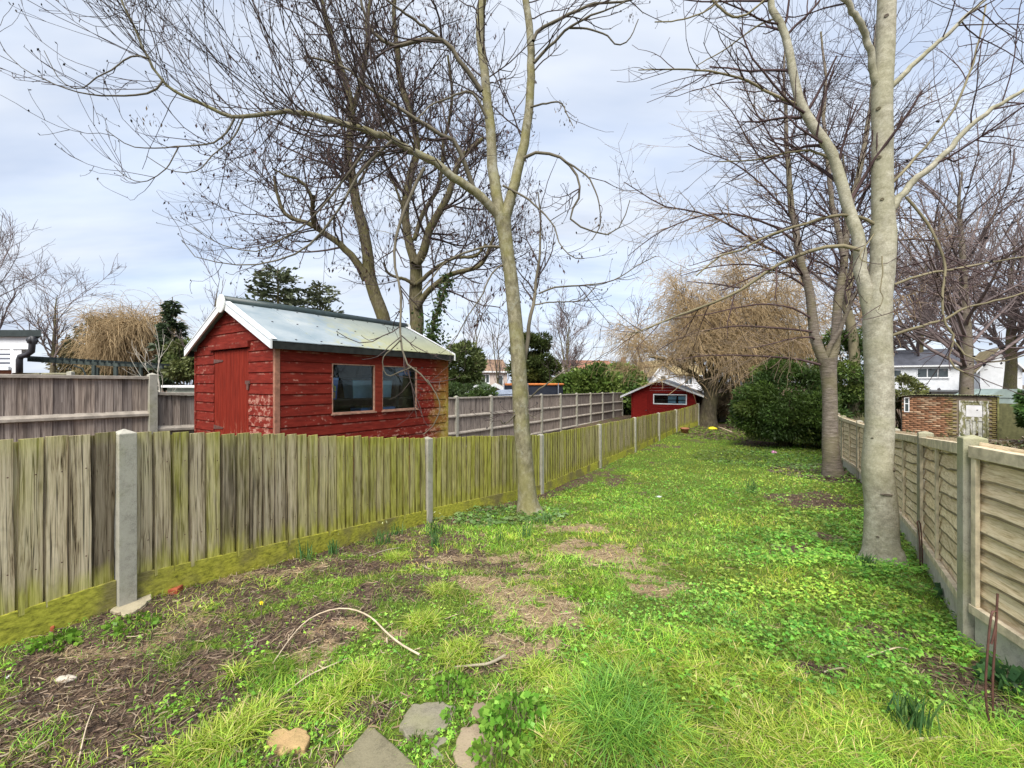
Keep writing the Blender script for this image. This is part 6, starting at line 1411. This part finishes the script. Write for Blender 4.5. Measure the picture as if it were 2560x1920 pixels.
stick('fallen_branch', 'short bent grey stick in the grass right of the arched branch', [(1132, 1673), (1185, 1677), (1223, 1672), (1262, 1645)], .005, .009, M_stick2, .02)
stick('fallen_branch', 'thin straight dry stalk left of the arched branch', [(718, 1735), (777, 1697), (868, 1652)], .0028, .004, M_stick, .01)
stick('fallen_branch', 'thick forked stick lying in the grass at the bottom right', [(2225, 1888), (2268, 1872), (2338, 1864), (2407, 1850)], .010, .006, M_stick, .02, forks=([(2290, 1868), (2330, 1885), (2380, 1915)], [(2320, 1866), (2350, 1900)]))
stick('fallen_branch', 'thin curved twig over the weeds below the waney fence', [(2160, 1650), (2216, 1644), (2250, 1636), (2286, 1634)], .0045, .003, M_stick, .03)
stick('fallen_branch', 'short dry stick on a bare gap among the right hand weeds', [(2060, 1686), (2095, 1684), (2121, 1677)], .005, .004, M_stick2, .015)
stick('fallen_branch', 'fine dry stem leaning across the soil by the daffodil shoots', [(905, 1300), (925, 1325), (950, 1340)], .004, .003, M_stick, .06)
stick('fallen_branch', 'dry stick on the dark soil between the fence and daffodil shoots', [(920, 1395), (960, 1382), (1000, 1372)], .005, .004, M_stick2, .01)
stick('fallen_branch', 'upright dead stalk standing in the bottom left grass', [(195, 1915), (215, 1840), (236, 1770)], .003, .002, M_stick, .02)
# daffodil shoots
def shoots(px, py, n, h, label, seed, buds=0):
    r = np.random.default_rng(seed); c0 = gp(px, py); t = thing('daffodil_clump', label, 'plant', (c0[0], c0[1], float(gz(*c0))))
    x, y = c0[0] + r.normal(size=n) * .035 * h / .2, c0[1] + r.normal(size=n) * .03 * h / .2
    V, Fq, c = blades(x, y, h * r.uniform(.6, 1.1, n), np.full(n, .011), .28, r, mixtint(n, r, [(.05, .13, .04), (.08, .18, .055), (.12, .22, .06)], [1, 1, 1]), droop=.3)
    np_obj('leaves', V, Fq, M_grass, t, col=c)
    if buds:
        P = np.stack([x[:buds], y[:buds], gzf(x[:buds], y[:buds]) + h * 1.05], 1); V, Fq, c = leaves(P, .035, r, .45, -1.5, tint=((.55, .58, .30),)); np_obj('bud', V, Fq, M_grass, t, col=c)
for i, (px, py, n, h, lab, b) in enumerate(((722, 1400, 26, .17, 'first daffodil shoot clump from the near post at the fence foot', 2), (766, 1400, 22, .19, 'second daffodil shoot clump from the near post at the fence foot', 0), (832, 1385, 28, .18, 'third daffodil shoot clump from the near post at the fence foot', 1), (958, 1362, 34, .20, 'broad daffodil clump with white buds left of the second fence post', 3), (988, 1340, 22, .19, 'narrow daffodil clump behind the broad one at the fence foot', 0), (1085, 1338, 40, .24, 'dark daffodil clump in front of the second fence post', 2), (1088, 1368, 26, .18, 'small daffodil clump just nearer than the second fence post', 0), (1315, 1345, 22, .24, 'upright pale green daffodil clump in front of the ash tree', 0), (1365, 1308, 16, .20, 'thin daffodil clump right of the ash foot', 0), (1882, 1232, 40, .30, 'lone dark daffodil clump in the middle of the lawn', 0), (2275, 1835, 60, .20, 'dark green shoot clump among the long grass near the right fence', 0), (2165, 1420, 60, .16, 'dark grass clump at the foot of the smooth barked tree', 0), (1250, 1352, 14, .16, 'sparse brownish shoot clump between the second post and the ash', 0))):
    shoots(px, py, n, h, lab, 200 + i, b)
c0 = gp(652, 1548); t = thing('daffodil_flower', 'single small yellow daffodil in flower on the left lawn', 'flower', (c0[0], c0[1], float(gz(*c0)))); z0 = float(gz(*c0))
link_limbs('stem', [resample([(c0[0], c0[1], z0), (c0[0] + .005, c0[1], z0 + .06), (c0[0] + .012, c0[1] - .01, z0 + .11)], np.array([.003, .003, .0025]), 6)], 5, M_twigpale, t)
M_yel = plain('yellow_petal', (.75, .62, .03), .6, .1)
pm = MB(); pc = np.array([c0[0] + .012, c0[1] - .012, z0 + .112])
for k in range(6):
    a = k * math.pi / 3; d = np.array([math.cos(a), -.25, math.sin(a)]); s = np.array([-math.sin(a), 0, math.cos(a)]); pm.add([pc, pc + d * .009 + s * .005, pc + d * .016, pc + d * .009 - s * .005], [(0, 1, 2, 3)])
pm.lathe(pc, [(.003, 0), (.004, .006), (.005, .010)], 8, (0, -1, .2)); pm.build('petals', M_yel, t)
# bent steel rods by the right fence
def rod(label, paths, r):
    t = thing('bent_steel_rod', label, 'metal rod', paths[0][0])
    for p in paths: link_limbs('rod', [resample(p, np.full(len(p), r), 30)], 7, M_rust, t)
b0 = ground_at(2486, 1822); yr = float(b0[1]); q = lambda px, py, dy=0: at(px, py, yr + dy)
rod('bent rusty steel rod hook standing by the right fence near the photo edge', [[q(2486, 1830), q(2470, 1790), q(2464, 1720), q(2468, 1640), q(2474, 1570), q(2480, 1532), q(2488, 1524), q(2492, 1540), q(2486, 1580), q(2478, 1610)], [q(2500, 1828, .02), q(2484, 1790, .02), q(2482, 1700, .02), q(2488, 1600, .02), q(2494, 1484, .02)]], .0042)
b0 = ground_at(2302, 1425); yr = float(b0[1]) - .02
rod('dark looped steel rod leaning on the second post of the waney fence', [[q(2303, 1432), q(2300, 1400), q(2299, 1350), q(2294, 1310), q(2291, 1303), q(2297, 1302), q(2301, 1310), q(2305, 1360), q(2306, 1410)]], .005)
# things at the far end of the lawn
b0 = ground_at(1712, 1083); m = MB(); m.lathe(b0 - Z3 * .02, [(.13, 0), (.17, .2), (.19, .21), (.19, .26), (.165, .26), (.15, .10), (.0, .09)], 18); tag(m.build('flower_pot', plain('terracotta', (.30, .13, .075), .9, .2, 8), None, True), 'brown terracotta pot at the foot of the far fence post', 'flower pot')
b0 = ground_at(1782, 1073)
rock('plastic_bag', 'crumpled bright yellow bag on the lawn in front of the willow', 'bag', 1782, 1073, (.22, .14, .10), M_yel, 7, .8)
rock('plastic_ball', 'small pink crumpled litter near the yew bush', 'litter', 1935, 1133, (.09, .07, .06), plain('pink_plastic', (.75, .30, .55), .5, .1), 8, .9)
rock('paper_scrap', 'white scrap of paper lying on the middle of the lawn', 'litter', 1647, 1243, (.06, .04, .02), M_white, 9, .8)
b0, b1 = ground_at(1798, 1070), ground_at(1828, 1082); m = MB(); u = norm((b1 - b0)[None])[0]; m.box(b0, u, np.cross(Z3, u), Z3, 0, float(np.linalg.norm(b1 - b0)), -.05, .05, 0, .06); tag(m.build('timber_edging', plain('pale_timber', (.40, .32, .22), .9, .25), None, bevel=.005), 'pale timber edging board lying by the willow foot', 'board')
b0 = ground_at(1824, 1066); m = MB(); m.lathe(b0 - Z3 * .1, [(.075, 0), (.07, .3), (.062, .46), (.03, .48)], 9); tag(m.build('tree_stump', M_willowbark, None, True), 'short sawn stake in the leaf litter behind the lawn', 'stump')
m = MB(); b0 = at(1806, 1045, 23.2); m.box(b0, (1, 0, .0), (0, 1, 0), (.10, 0, 1), -.14, .14, -.02, .02, -.9, .25); tag(m.build('leaning_board', plain('grey_timber', (.30, .28, .25), .9, .25), None, bevel=.005), 'grey board leaning against the dark fence behind the willow', 'board')
# dark fence closing the garden
EF = thing('end_fence', 'dark timber fence closing the garden behind the willow and yew', 'fence', (12, 24.2, -.55))
er = random.Random(5); em = board_meshes(plain('dark_end_board', (.07, .055, .04), .9, .4, 6), .15, 4, 77)
run_boards(EF, em, (9.9, 23.3), (15.4, 23.3), (-.6, -.6), (.75, .75), .14, er)
for x_ in np.arange(9.9, 15.6, 1.8):
    m = MB(); fence_post(m, (x_, 23.24), 0, -.8, .85, .10, .10); m.build('post', M_conc_r, EF)
GF2 = thing('garden_side_fence', 'mossy timber fence at the right behind the brick outbuilding', 'fence', (19.5, 17, -.6))
gm2 = board_meshes(plain('mossy_side_board', (.10, .10, .045), .9, .4, 6), .15, 4, 78)
run_boards(GF2, gm2, (13.5, 19.5), (15.9, 18.6), (-.7, -.7), (.65, .65), .14, er); run_boards(GF2, gm2, (18.2, 16.6), (24.5, 14.2), (-.8, -.8), (.75, .75), .14, er)
for pnt in ((15.95, 18.55), (18.25, 16.5), (20.3, 15.7), (22.4, 14.9)):
    m = MB(); fence_post(m, pnt, -.36, -.9, .9, .10, .10); m.build('post', M_conc_r, GF2)
litter_r = np.random.default_rng(303)
Pl = np.stack([litter_r.uniform(9.5, 20, 260), np.zeros(260), np.zeros(260)], 1); Pl[:, 1] = Pl[:, 0] * litter_r.uniform(.82, 1.0, 260) - litter_r.uniform(-.5, 1, 260)
k = (Pl[:, 0] - np.interp(Pl[:, 1], _ry, _rx)) > .3; Pl = Pl[k]; Pl[:, 2] = gz(Pl[:, 0], Pl[:, 1]) + .03; dl = litter_r.normal(size=(len(Pl), 3)) * np.array([.35, .35, .06])
tag(np_obj('brushwood', *(lambda a: (a[0], a[1]))(tubes(np.stack([Pl, Pl + dl * .5 + Z3 * .03, Pl + dl], 1), np.tile([[.018, .014, .008]], (len(Pl), 1)), 4)), M_stick2, None), 'fallen sticks and brushwood on the dark soil beyond the waney fence', 'brushwood', kind='stuff')
# ------------------------------------------------------------------ houses and garden things beyond
def render_mat(name, c): return plain(name, c, .85, .08, 2.5)
M_wr = render_mat('white_render', (.72, .74, .76)); M_pk = render_mat('pinkish_render', (.50, .42, .37)); M_slate = plain('dark_slate', (.085, .09, .11), .6, .3, 1.2); M_tile = plain('red_brown_tile', (.26, .13, .085), .85, .25, 1.5); M_gtile = plain('grey_tile', (.20, .21, .22), .85, .2, 1.5); M_btile = plain('ochre_tile', (.30, .24, .13), .85, .25, 1.5)
class House:
    def __init__(s, name, label, A, B, depth, base, eave, ridge, wall, roofm, over=.35, gable_front=False, cat='house'):
        """A, B: ground corners of the front seen from the garden"""
        s.A = np.array([A[0], A[1], 0.]); s.B = np.array([B[0], B[1], 0.]); s.W = float(np.linalg.norm(s.B - s.A)); s.u = (s.B - s.A) / s.W; s.n = np.array([s.u[1], -s.u[0], 0])
        if s.n @ s.A > 0: s.n = -s.n
        s.b = -s.n; s.t = thing(name, label, cat, (s.A + s.B) / 2 + s.b * depth / 2 + Z3 * base); D = depth; s.base, s.eave, s.ridge = base, eave, ridge
        P = lambda a, o, z: s.A + s.u * a + s.b * o + Z3 * z; s.P = P; m = MB()
        m.box(s.A, s.u, s.b, Z3, 0, s.W, 0, D, base, eave)
        if gable_front: m.prism([P(0, 0, eave), P(s.W, 0, eave), P(s.W / 2, 0, ridge)], s.b * D)
        else: m.prism([P(0, 0, eave), P(0, D, eave), P(0, D / 2, ridge)], s.u * s.W)
        m.build('wall', wall, s.t)
        th = .14
        if gable_front:
            for sg in (0, 1):
                e, r = (-over, s.W / 2) if sg == 0 else (s.W + over, s.W / 2); ze = eave - (ridge - eave) * over / (s.W / 2)
                m = MB(); m.hexa([P(e, -over, ze + .02), P(r, -over, ridge + .02), P(r, D + over, ridge + .02), P(e, D + over, ze + .02), P(e, -over, ze + th), P(r, -over, ridge + th), P(r, D + over, ridge + th), P(e, D + over, ze + th)]); m.build('roof', roofm, s.t)
                m = MB(); m.hexa([P(e, -over - .04, ze - .12), P(r, -over - .04, ridge - .12), P(r, -over, ridge - .12), P(e, -over, ze - .12), P(e, -over - .04, ze + th), P(r, -over - .04, ridge + th), P(r, -over, ridge + th), P(e, -over, ze + th)]); m.build('bargeboard', M_white, s.t)
        else:
            for sg in (0, 1):
                e, r = (-over, D / 2) if sg == 0 else (D + over, D / 2); ze = eave - (ridge - eave) * over / (D / 2)
                m = MB(); m.hexa([P(-.2, e, ze + .02), P(s.W + .2, e, ze + .02), P(s.W + .2, r, ridge + .02), P(-.2, r, ridge + .02), P(-.2, e, ze + th), P(s.W + .2, e, ze + th), P(s.W + .2, r, ridge + th), P(-.2, r, ridge + th)]); ro = m.build('roof', roofm, s.t)
                nrow = 14; q = MB()
                for k in range(1, nrow):
                    f = k / nrow; o = e + (r - e) * f; z = ze + th + (ridge - ze) * f; q.box(s.A, s.u, s.b, Z3, -.2, s.W + .2, o - .02, o + .02, z - .02, z + .02)
                q.build('tile_courses', roofm, ro)
            m = MB(); m.box(s.A, s.u, s.b, Z3, -.2, s.W + .2, -over - .1, -over + .02, eave - .22, eave - .02); m.build('gutter', M_white, s.t)
            m = MB(); m.tube([P(-.2, D / 2, ridge + th), P(s.W + .2, D / 2, ridge + th)], .12, 6); m.build('ridge_tiles', roofm, s.t)
    def window(s, a, b, z0, z1, lights=2, door=False):
        m = MB(); f = .09
        for (x0, x1, y0, y1) in [(a, a + f, z0, z1), (b - f, b, z0, z1), (a + f, b - f, z0, z0 + f), (a + f, b - f, z1 - f, z1)] + [(a + (b - a) * k / lights - f / 2, a + (b - a) * k / lights + f / 2, z0 + f, z1 - f) for k in range(1, lights)]:
            m.box(s.A, s.u, s.b, Z3, x0, x1, -.06, .03, y0, y1)
        w = m.build('door' if door else 'window', M_white, s.t); m = MB()
        m.box(s.A, s.u, s.b, Z3, a + f, b - f, -.03, -.01, z0 + f, z1 - f); m.build('pane', M_hglass, w)
        m = MB(); m.box(s.A, s.u, s.b, Z3, a - .05, b + .05, -.14, -.062, z0 - .08, z0); m.build('sill', M_white, w)
    def chimney(s, a, h=1.1):
        m = MB(); m.box(s.A, s.u, s.b, Z3, a, a + .7, 2.6, 3.2, s.ridge - .9, s.ridge + h); m.build('chimney', plain('chimney_brick', (.28, .16, .11), .9, .25, 3), s.t)
xy = lambda px, Y: at(px, 960, Y)[:2]
# right hand side
h = House('white_house', 'white rendered house with dark slate roof behind the brick outbuilding', xy(2215, 57), xy(2440, 53), 7.5, -1.2, 3.95, 6.0, M_wr, M_slate)
h.window(3.1, 6.2, 2.3, 3.55, 3); h.window(8.4, 9.6, 2.3, 3.55, 2); h.window(2.4, 4.6, -.6, .9, 2); h.window(.6, 1.6, 2.4, 3.4, 1)
m = MB(); m.box(h.A, h.u, h.b, Z3, 1.6, 7.2, -1.7, -.002, .55, .75); m.build('porch_roof', M_gtile, h.t)
h = House('gabled_house', 'white house with a pointed gable towards the photo edge', xy(2450, 50), xy(2556, 48), 9, -1.2, 3.3, 5.6, M_wr, M_btile, gable_front=True)
h.window(3.4, 4.4, .7, 1.8, 1)
m = MB(); O = at(2480, 985, 40); m.box(O, (1, 0, 0), (0, 1, 0), Z3, -.6, 5, 0, 3, -1.2, -.35); m.prism([O + np.array([-.7, -.1, -.35]), O + np.array([5.2, -.1, -.35]), O + np.array([3.6, -.1, .45]), O + np.array([.8, -.1, .45])], (0, 3.2, 0)); tag(m.build('summerhouse', plain('pale_green_felt', (.34, .42, .38), .8, .15, 2), None), 'pale green hipped shed roof in front of the white gabled house', 'shed')
# centre
h = House('terrace_house', 'terraced house with red brown tiled roof between the ash and the far shed', xy(1430, 72), xy(1546, 74), 8, -1.5, 3.75, 5.55, M_pk, M_tile)
h.window(1.0, 2.0, 2.0, 3.3, 1); h.window(3.4, 6.2, 2.0, 3.3, 2); h.window(1.2, 3.6, -.6, .8, 2)
h = House('terrace_house', 'terraced house with grey tiled roof joined to the red roofed one', xy(1547, 74), xy(1668, 76), 8, -1.5, 3.65, 5.5, M_wr, M_gtile)
h.window(1.6, 3.0, 1.9, 3.2, 2); h.window(5.0, 6.4, 1.9, 3.2, 2); h.chimney(2.0, .9)
h = House('gabled_house', 'pale house with a pointed gable above the far red shed', xy(1632, 66), xy(1690, 67), 8, -1.5, 2.9, 5.2, M_wr, M_btile, gable_front=True)
h.window(1.3, 2.3, 1.6, 2.8, 1)
h = House('terrace_house', 'house with ochre tiled roof seen through the willow twigs', xy(1692, 64), xy(1775, 66), 8, -1.5, 2.9, 4.9, M_wr, M_btile)
h.window(1.5, 2.9, 1.4, 2.5, 2)
h = House('pink_house', 'pinkish rendered house with brown tiled roof left of the ash trunk', xy(1196, 60), xy(1268, 61), 7, -1.5, 3.35, 4.95, M_pk, plain('brown_tile', (.23, .15, .10), .85, .25, 1.5))
h.window(.5, 1.6, 1.6, 2.9, 2); h.window(2.7, 3.6, -1, 2.8, 1, True)
# left hand side: white house with flat dark roof, striped lean-to, pergola
WH = thing('white_extension', 'white rendered house corner with black flat roof and drainpipe at the left edge', 'house', at(20, 960, 16) * np.array([1, 1, 0]) - Z3 * .5)
O = np.array([*xy(87, 16), 0.]); u = np.array([-1, 0, 0.]); b = norm(np.array([[-1.25, 1., 0]]))[0]
zt = at(0, 842, 16)[2]; m = MB(); m.box(O, u, b, Z3, 0, 8, 0, 6, at(0, 873, 16)[2], zt); m.box(O, u, b, Z3, .5, 8, .05, 6, -.6, at(0, 873, 16)[2] - .002); m.build('wall', M_wr, WH)
m = MB(); m.box(O, u, b, Z3, -.22, 8, -.25, 6.2, zt, zt + .24); m.build('roof', plain('black_roof_edge', (.03, .04, .04), .6, .2), WH)
m = MB(); zz_ = at(0, 850, 16)[2]; p = lambda px, py, d=-.15: np.array([xy(px, 16)[0], 16 + d, at(0, py, 16)[2]])
m.tube([p(95, 842), p(92, 858), p(90, 880), p(78, 888), p(63, 892), p(60, 900), p(60, 940)], .095, 10); m.tube([p(96, 852), p(88, 852)], .16, 8); m.build('drainpipe', M_dark, WH, True)
LT = thing('tiled_lean_to', 'small lean to with dark striped tiles and white edge by the white house', 'lean-to', np.array([*xy(10, 13), -.4]))
LB = norm(np.array([[-1.22, 1., 0]]))[0]; O = np.array([*xy(30, 13), 0.]); za, zb2 = at(0, 922, 13)[2], at(0, 872, 13)[2]; m = MB(); m.box(O, (-1, 0, 0), LB, Z3, 0, 3, .3, 2.2, -.5, za - .01); m.build('wall', plain('lean_to_brick', (.34, .14, .09), .9, .2, 5), LT)
for k in range(8):
    f0, f1 = k / 8, (k + 1) / 8; m = MB(); m.hexa([O + LB * f0 * 1.6 + np.array([-3, 0, za + (zb2 - za) * f0]), O + LB * f0 * 1.6 + np.array([-.02, 0, za + (zb2 - za) * f0]), O + LB * f1 * 1.6 + np.array([-.02, 0, za + (zb2 - za) * f1 - .05]), O + LB * f1 * 1.6 + np.array([-3, 0, za + (zb2 - za) * f1 - .05]), O + LB * f0 * 1.6 + np.array([-3, 0, za + (zb2 - za) * f0 + .05]), O + LB * f0 * 1.6 + np.array([-.02, 0, za + (zb2 - za) * f0 + .05]), O + LB * f1 * 1.6 + np.array([-.02, 0, za + (zb2 - za) * f1]), O + LB * f1 * 1.6 + np.array([-3, 0, za + (zb2 - za) * f1])]); m.build('tile_course', M_wr if k % 2 else M_slate, LT)
m = MB(); m.hexa([O + np.array([-.01, -.03, za - .02]), O + np.array([.07, -.03, za - .02]), O + LB * 1.6 + np.array([.07, 0, zb2]), O + LB * 1.6 + np.array([-.01, 0, zb2]), O + np.array([-.01, -.03, za + .1]), O + np.array([.07, -.03, za + .1]), O + LB * 1.6 + np.array([.07, 0, zb2 + .12]), O + LB * 1.6 + np.array([-.01, 0, zb2 + .12])]); m.build('verge', M_white, LT)
m = MB(); m.box(O, (-1, 0, 0), (0, 1, 0), Z3, -.03, 3, -.12, -.04, za - .04, za + .05); m.build('gutter', M_white, LT)
PG = thing('pergola', 'dark timber pergola with flat slatted top beyond the grey fence', 'pergola', np.array([*xy(180, 19), -.5])); M_perg = plain('dark_pergola_timber', (.05, .065, .06), .8, .3, 4)
za = at(0, 910, 19)[2]; zl, zr_ = at(0, 897, 19)[2], at(0, 910, 19)[2]; xl, xr = xy(68, 19)[0], xy(296, 19)[0]
for o in (0, 2.4):
    m = MB(); m.hexa([(xl, 19 + o, zl - .12), (xr, 19 + o, zr_ - .12), (xr, 19.1 + o, zr_ - .12), (xl, 19.1 + o, zl - .12), (xl, 19 + o, zl + .03), (xr, 19 + o, zr_ + .03), (xr, 19.1 + o, zr_ + .03), (xl, 19.1 + o, zl + .03)]); m.build('beam', M_perg, PG)
for k in range(14):
    f = k / 13; x0 = xl + (xr - xl) * f; z0 = zl + (zr_ - zl) * f + .03; m = MB(); m.box((x0, 18.8, z0), (1, 0, 0), (0, 1, 0), Z3, -.03, .03, 0, 3, .002, .10); m.build('slat', M_perg, PG)
for px, o in ((232, 0), (287, 0), (232, 2.4), (110, 2.4)):
    x0 = xy(px, 19)[0]; m = MB(); m.box((x0, 19 + o, 0), (1, 0, 0), (0, 1, 0), Z3, -.07, .07, .005, .095, -.6, at(0, 905, 19)[2] - .15); m.build('post', M_perg, PG)
m = MB(); x0 = xy(232, 19)[0]; m.tube([(x0 - .02, 19.05, zr_ - .75), (x0 - .35, 19.05, zr_ - .55), (x0 - .5, 19.05, zr_ - .2), (x0 - .9, 19.05, zr_ - .08)], .035, 6); m.build('brace', M_perg, PG)
# low fence behind the tall one on the left
LF = thing('low_back_fence', 'low mossy fence showing above the tall grey fence under the pergola', 'fence', np.array([*xy(120, 14), -.4]))
for (a, b2) in ((32, 100), (104, 168)):
    xa, xb = xy(a, 14)[0], xy(b2, 14)[0]; zt = at(0, 932, 14)[2]
    m = MB(); m.box((xa, 14, 0), (1, 0, 0), (0, 1, 0), Z3, 0, xb - xa, 0, .03, -.4, zt - .05); m.build('panel', plain('mossy_low_panel', (.20, .20, .12), .9, .3, 6), LF)
    m = MB(); m.box((xa, 14, 0), (1, 0, 0), (0, 1, 0), Z3, 0, xb - xa, -.02, .05, zt - .05, zt); m.build('capping_rail', plain('mossy_rail', (.28, .27, .18), .9, .3, 6), LF)
m = MB(); fence_post(m, (xy(175, 14)[0], 14.02), 0, -.5, at(0, 930, 14)[2], .16, .12); m.build('post', M_conc, LF)
# white greenhouse edge between the fence and the near shed
GH = thing('white_framed_greenhouse', 'white framed low roof between the grey fence and the near red shed', 'greenhouse', np.array([*xy(445, 15), -.6]))
xa, xb = xy(405, 15)[0], xy(520, 15)[0]; zt = at(0, 963, 15)[2]
m = MB(); m.box((xa, 15, 0), (1, 0, 0), (0, 1, 0), Z3, 0, xb - xa, -.04, .04, zt - .08, zt); m.build('gutter', M_white, GH)
m = MB(); m.box((xa, 15.1, 0), (1, 0, 0), (0, 1, 0), Z3, .1, xb - xa, 0, 1.8, -.7, zt - .09); m.build('wall', plain('greenhouse_base', (.22, .24, .20), .6, .3, 5), GH)
# beyond the grey fence: green roof, small sheds, blue white tarpaulin, trampoline
def hut(name, label, pxa, pxb, pye, pyr, Y, D, wall, roofm, base=-.7):
    A, B = xy(pxa, Y), xy(pxb, Y); return House(name, label, A, B, D, base, at(0, pye, Y)[2], at(0, pyr, Y)[2], wall, roofm, .15, True, 'shed')
m_gf = plain('green_roof_felt', (.16, .22, .12), .9, .2, 3)
House('green_roofed_shed', 'long low shed with green felt roof beyond the grey fence', xy(1112, 27), xy(1226, 28.5), 3, -.9, at(0, 974, 27)[2], at(0, 958, 27)[2], plain('shed_brown', (.14, .10, .07), .9, .3, 4), m_gf, .1, cat='shed')
hut('small_shed', 'small dark gabled shed roof beyond the grey fence', 1170, 1212, 980, 968, 24, 2, plain('shed_dark', (.11, .085, .07), .9, .3, 4), m_gf)
hut('small_shed', 'orange timber gabled shed roof just left of the ash trunk', 1216, 1262, 974, 963, 26, 2, plain('orange_timber', (.42, .26, .13), .8, .2, 4), plain('orange_roof', (.36, .24, .14), .85, .2, 4))
TP = at(1244, 985, 21.5); m = MB(); m.hexa([TP + np.array(v) for v in ((-1.0, -.8, -.9), (1.0, -.8, -.9), (1.0, .8, -.9), (-1.0, .8, -.9), (-.95, -.75, -.1), (.95, -.75, .02), (.95, .75, .02), (-.95, .75, -.1))])
m.prism([TP + np.array(v) for v in ((-1.05, -.8, -.08), (1.05, -.8, .04), (.75, -.8, .24), (.1, -.8, .2))], (0, 1.6, 0)); tag(m.build('tarpaulin_cover', plain('pale_blue_tarpaulin', (.50, .58, .72), .6, .15, 3), None), 'pale blue and white tarpaulin cover beyond the grey fence left of the ash', 'tarpaulin')
TR = thing('trampoline', 'round trampoline with dark safety net and orange rim beyond the grey fence', 'trampoline', np.array([*xy(1334, 22), -.8])); tc0 = np.array([*xy(1334, 22), 0.]); zr2, zb3 = at(0, 961, 22)[2], -.05; Rt = 1.53
ring = lambda z, rad, n=28: [tc0 + np.array([rad * math.cos(2 * math.pi * k / n), rad * math.sin(2 * math.pi * k / n), z]) for k in range(n + 1)]
m = MB(); m.tube(ring(zr2, Rt), .055, 8, False); m.build('orange_rim', plain('orange_foam', (.62, .20, .05), .7, .1), TR, True)
NV = np.array([p for z in (zb3, zr2 - .04) for p in ring(z, Rt * .99)]); k = np.arange(28); M_net = plain('dark_safety_net', (.025, .03, .045), .8, .3, 3); np_obj('safety_net', NV, np.stack([k, k + 1, 29 + k + 1, 29 + k], 1), M_net, TR)
m = MB(); m.lathe(tc0 + Z3 * (zb3 - .03), [(Rt, 0), (Rt, .03)], 28); m.build('bed', M_dark, TR)
for kk in range(6):
    a = kk * math.pi / 3 + .3; q2 = tc0 + np.array([math.cos(a), math.sin(a), 0]) * (Rt + .06); m = MB(); m.tube([q2 - Z3 * .8, q2 + Z3 * (zr2 + .06)], .028, 7); m.build('pole', plain('galvanised_pole', (.22, .24, .28), .4, .2), TR)
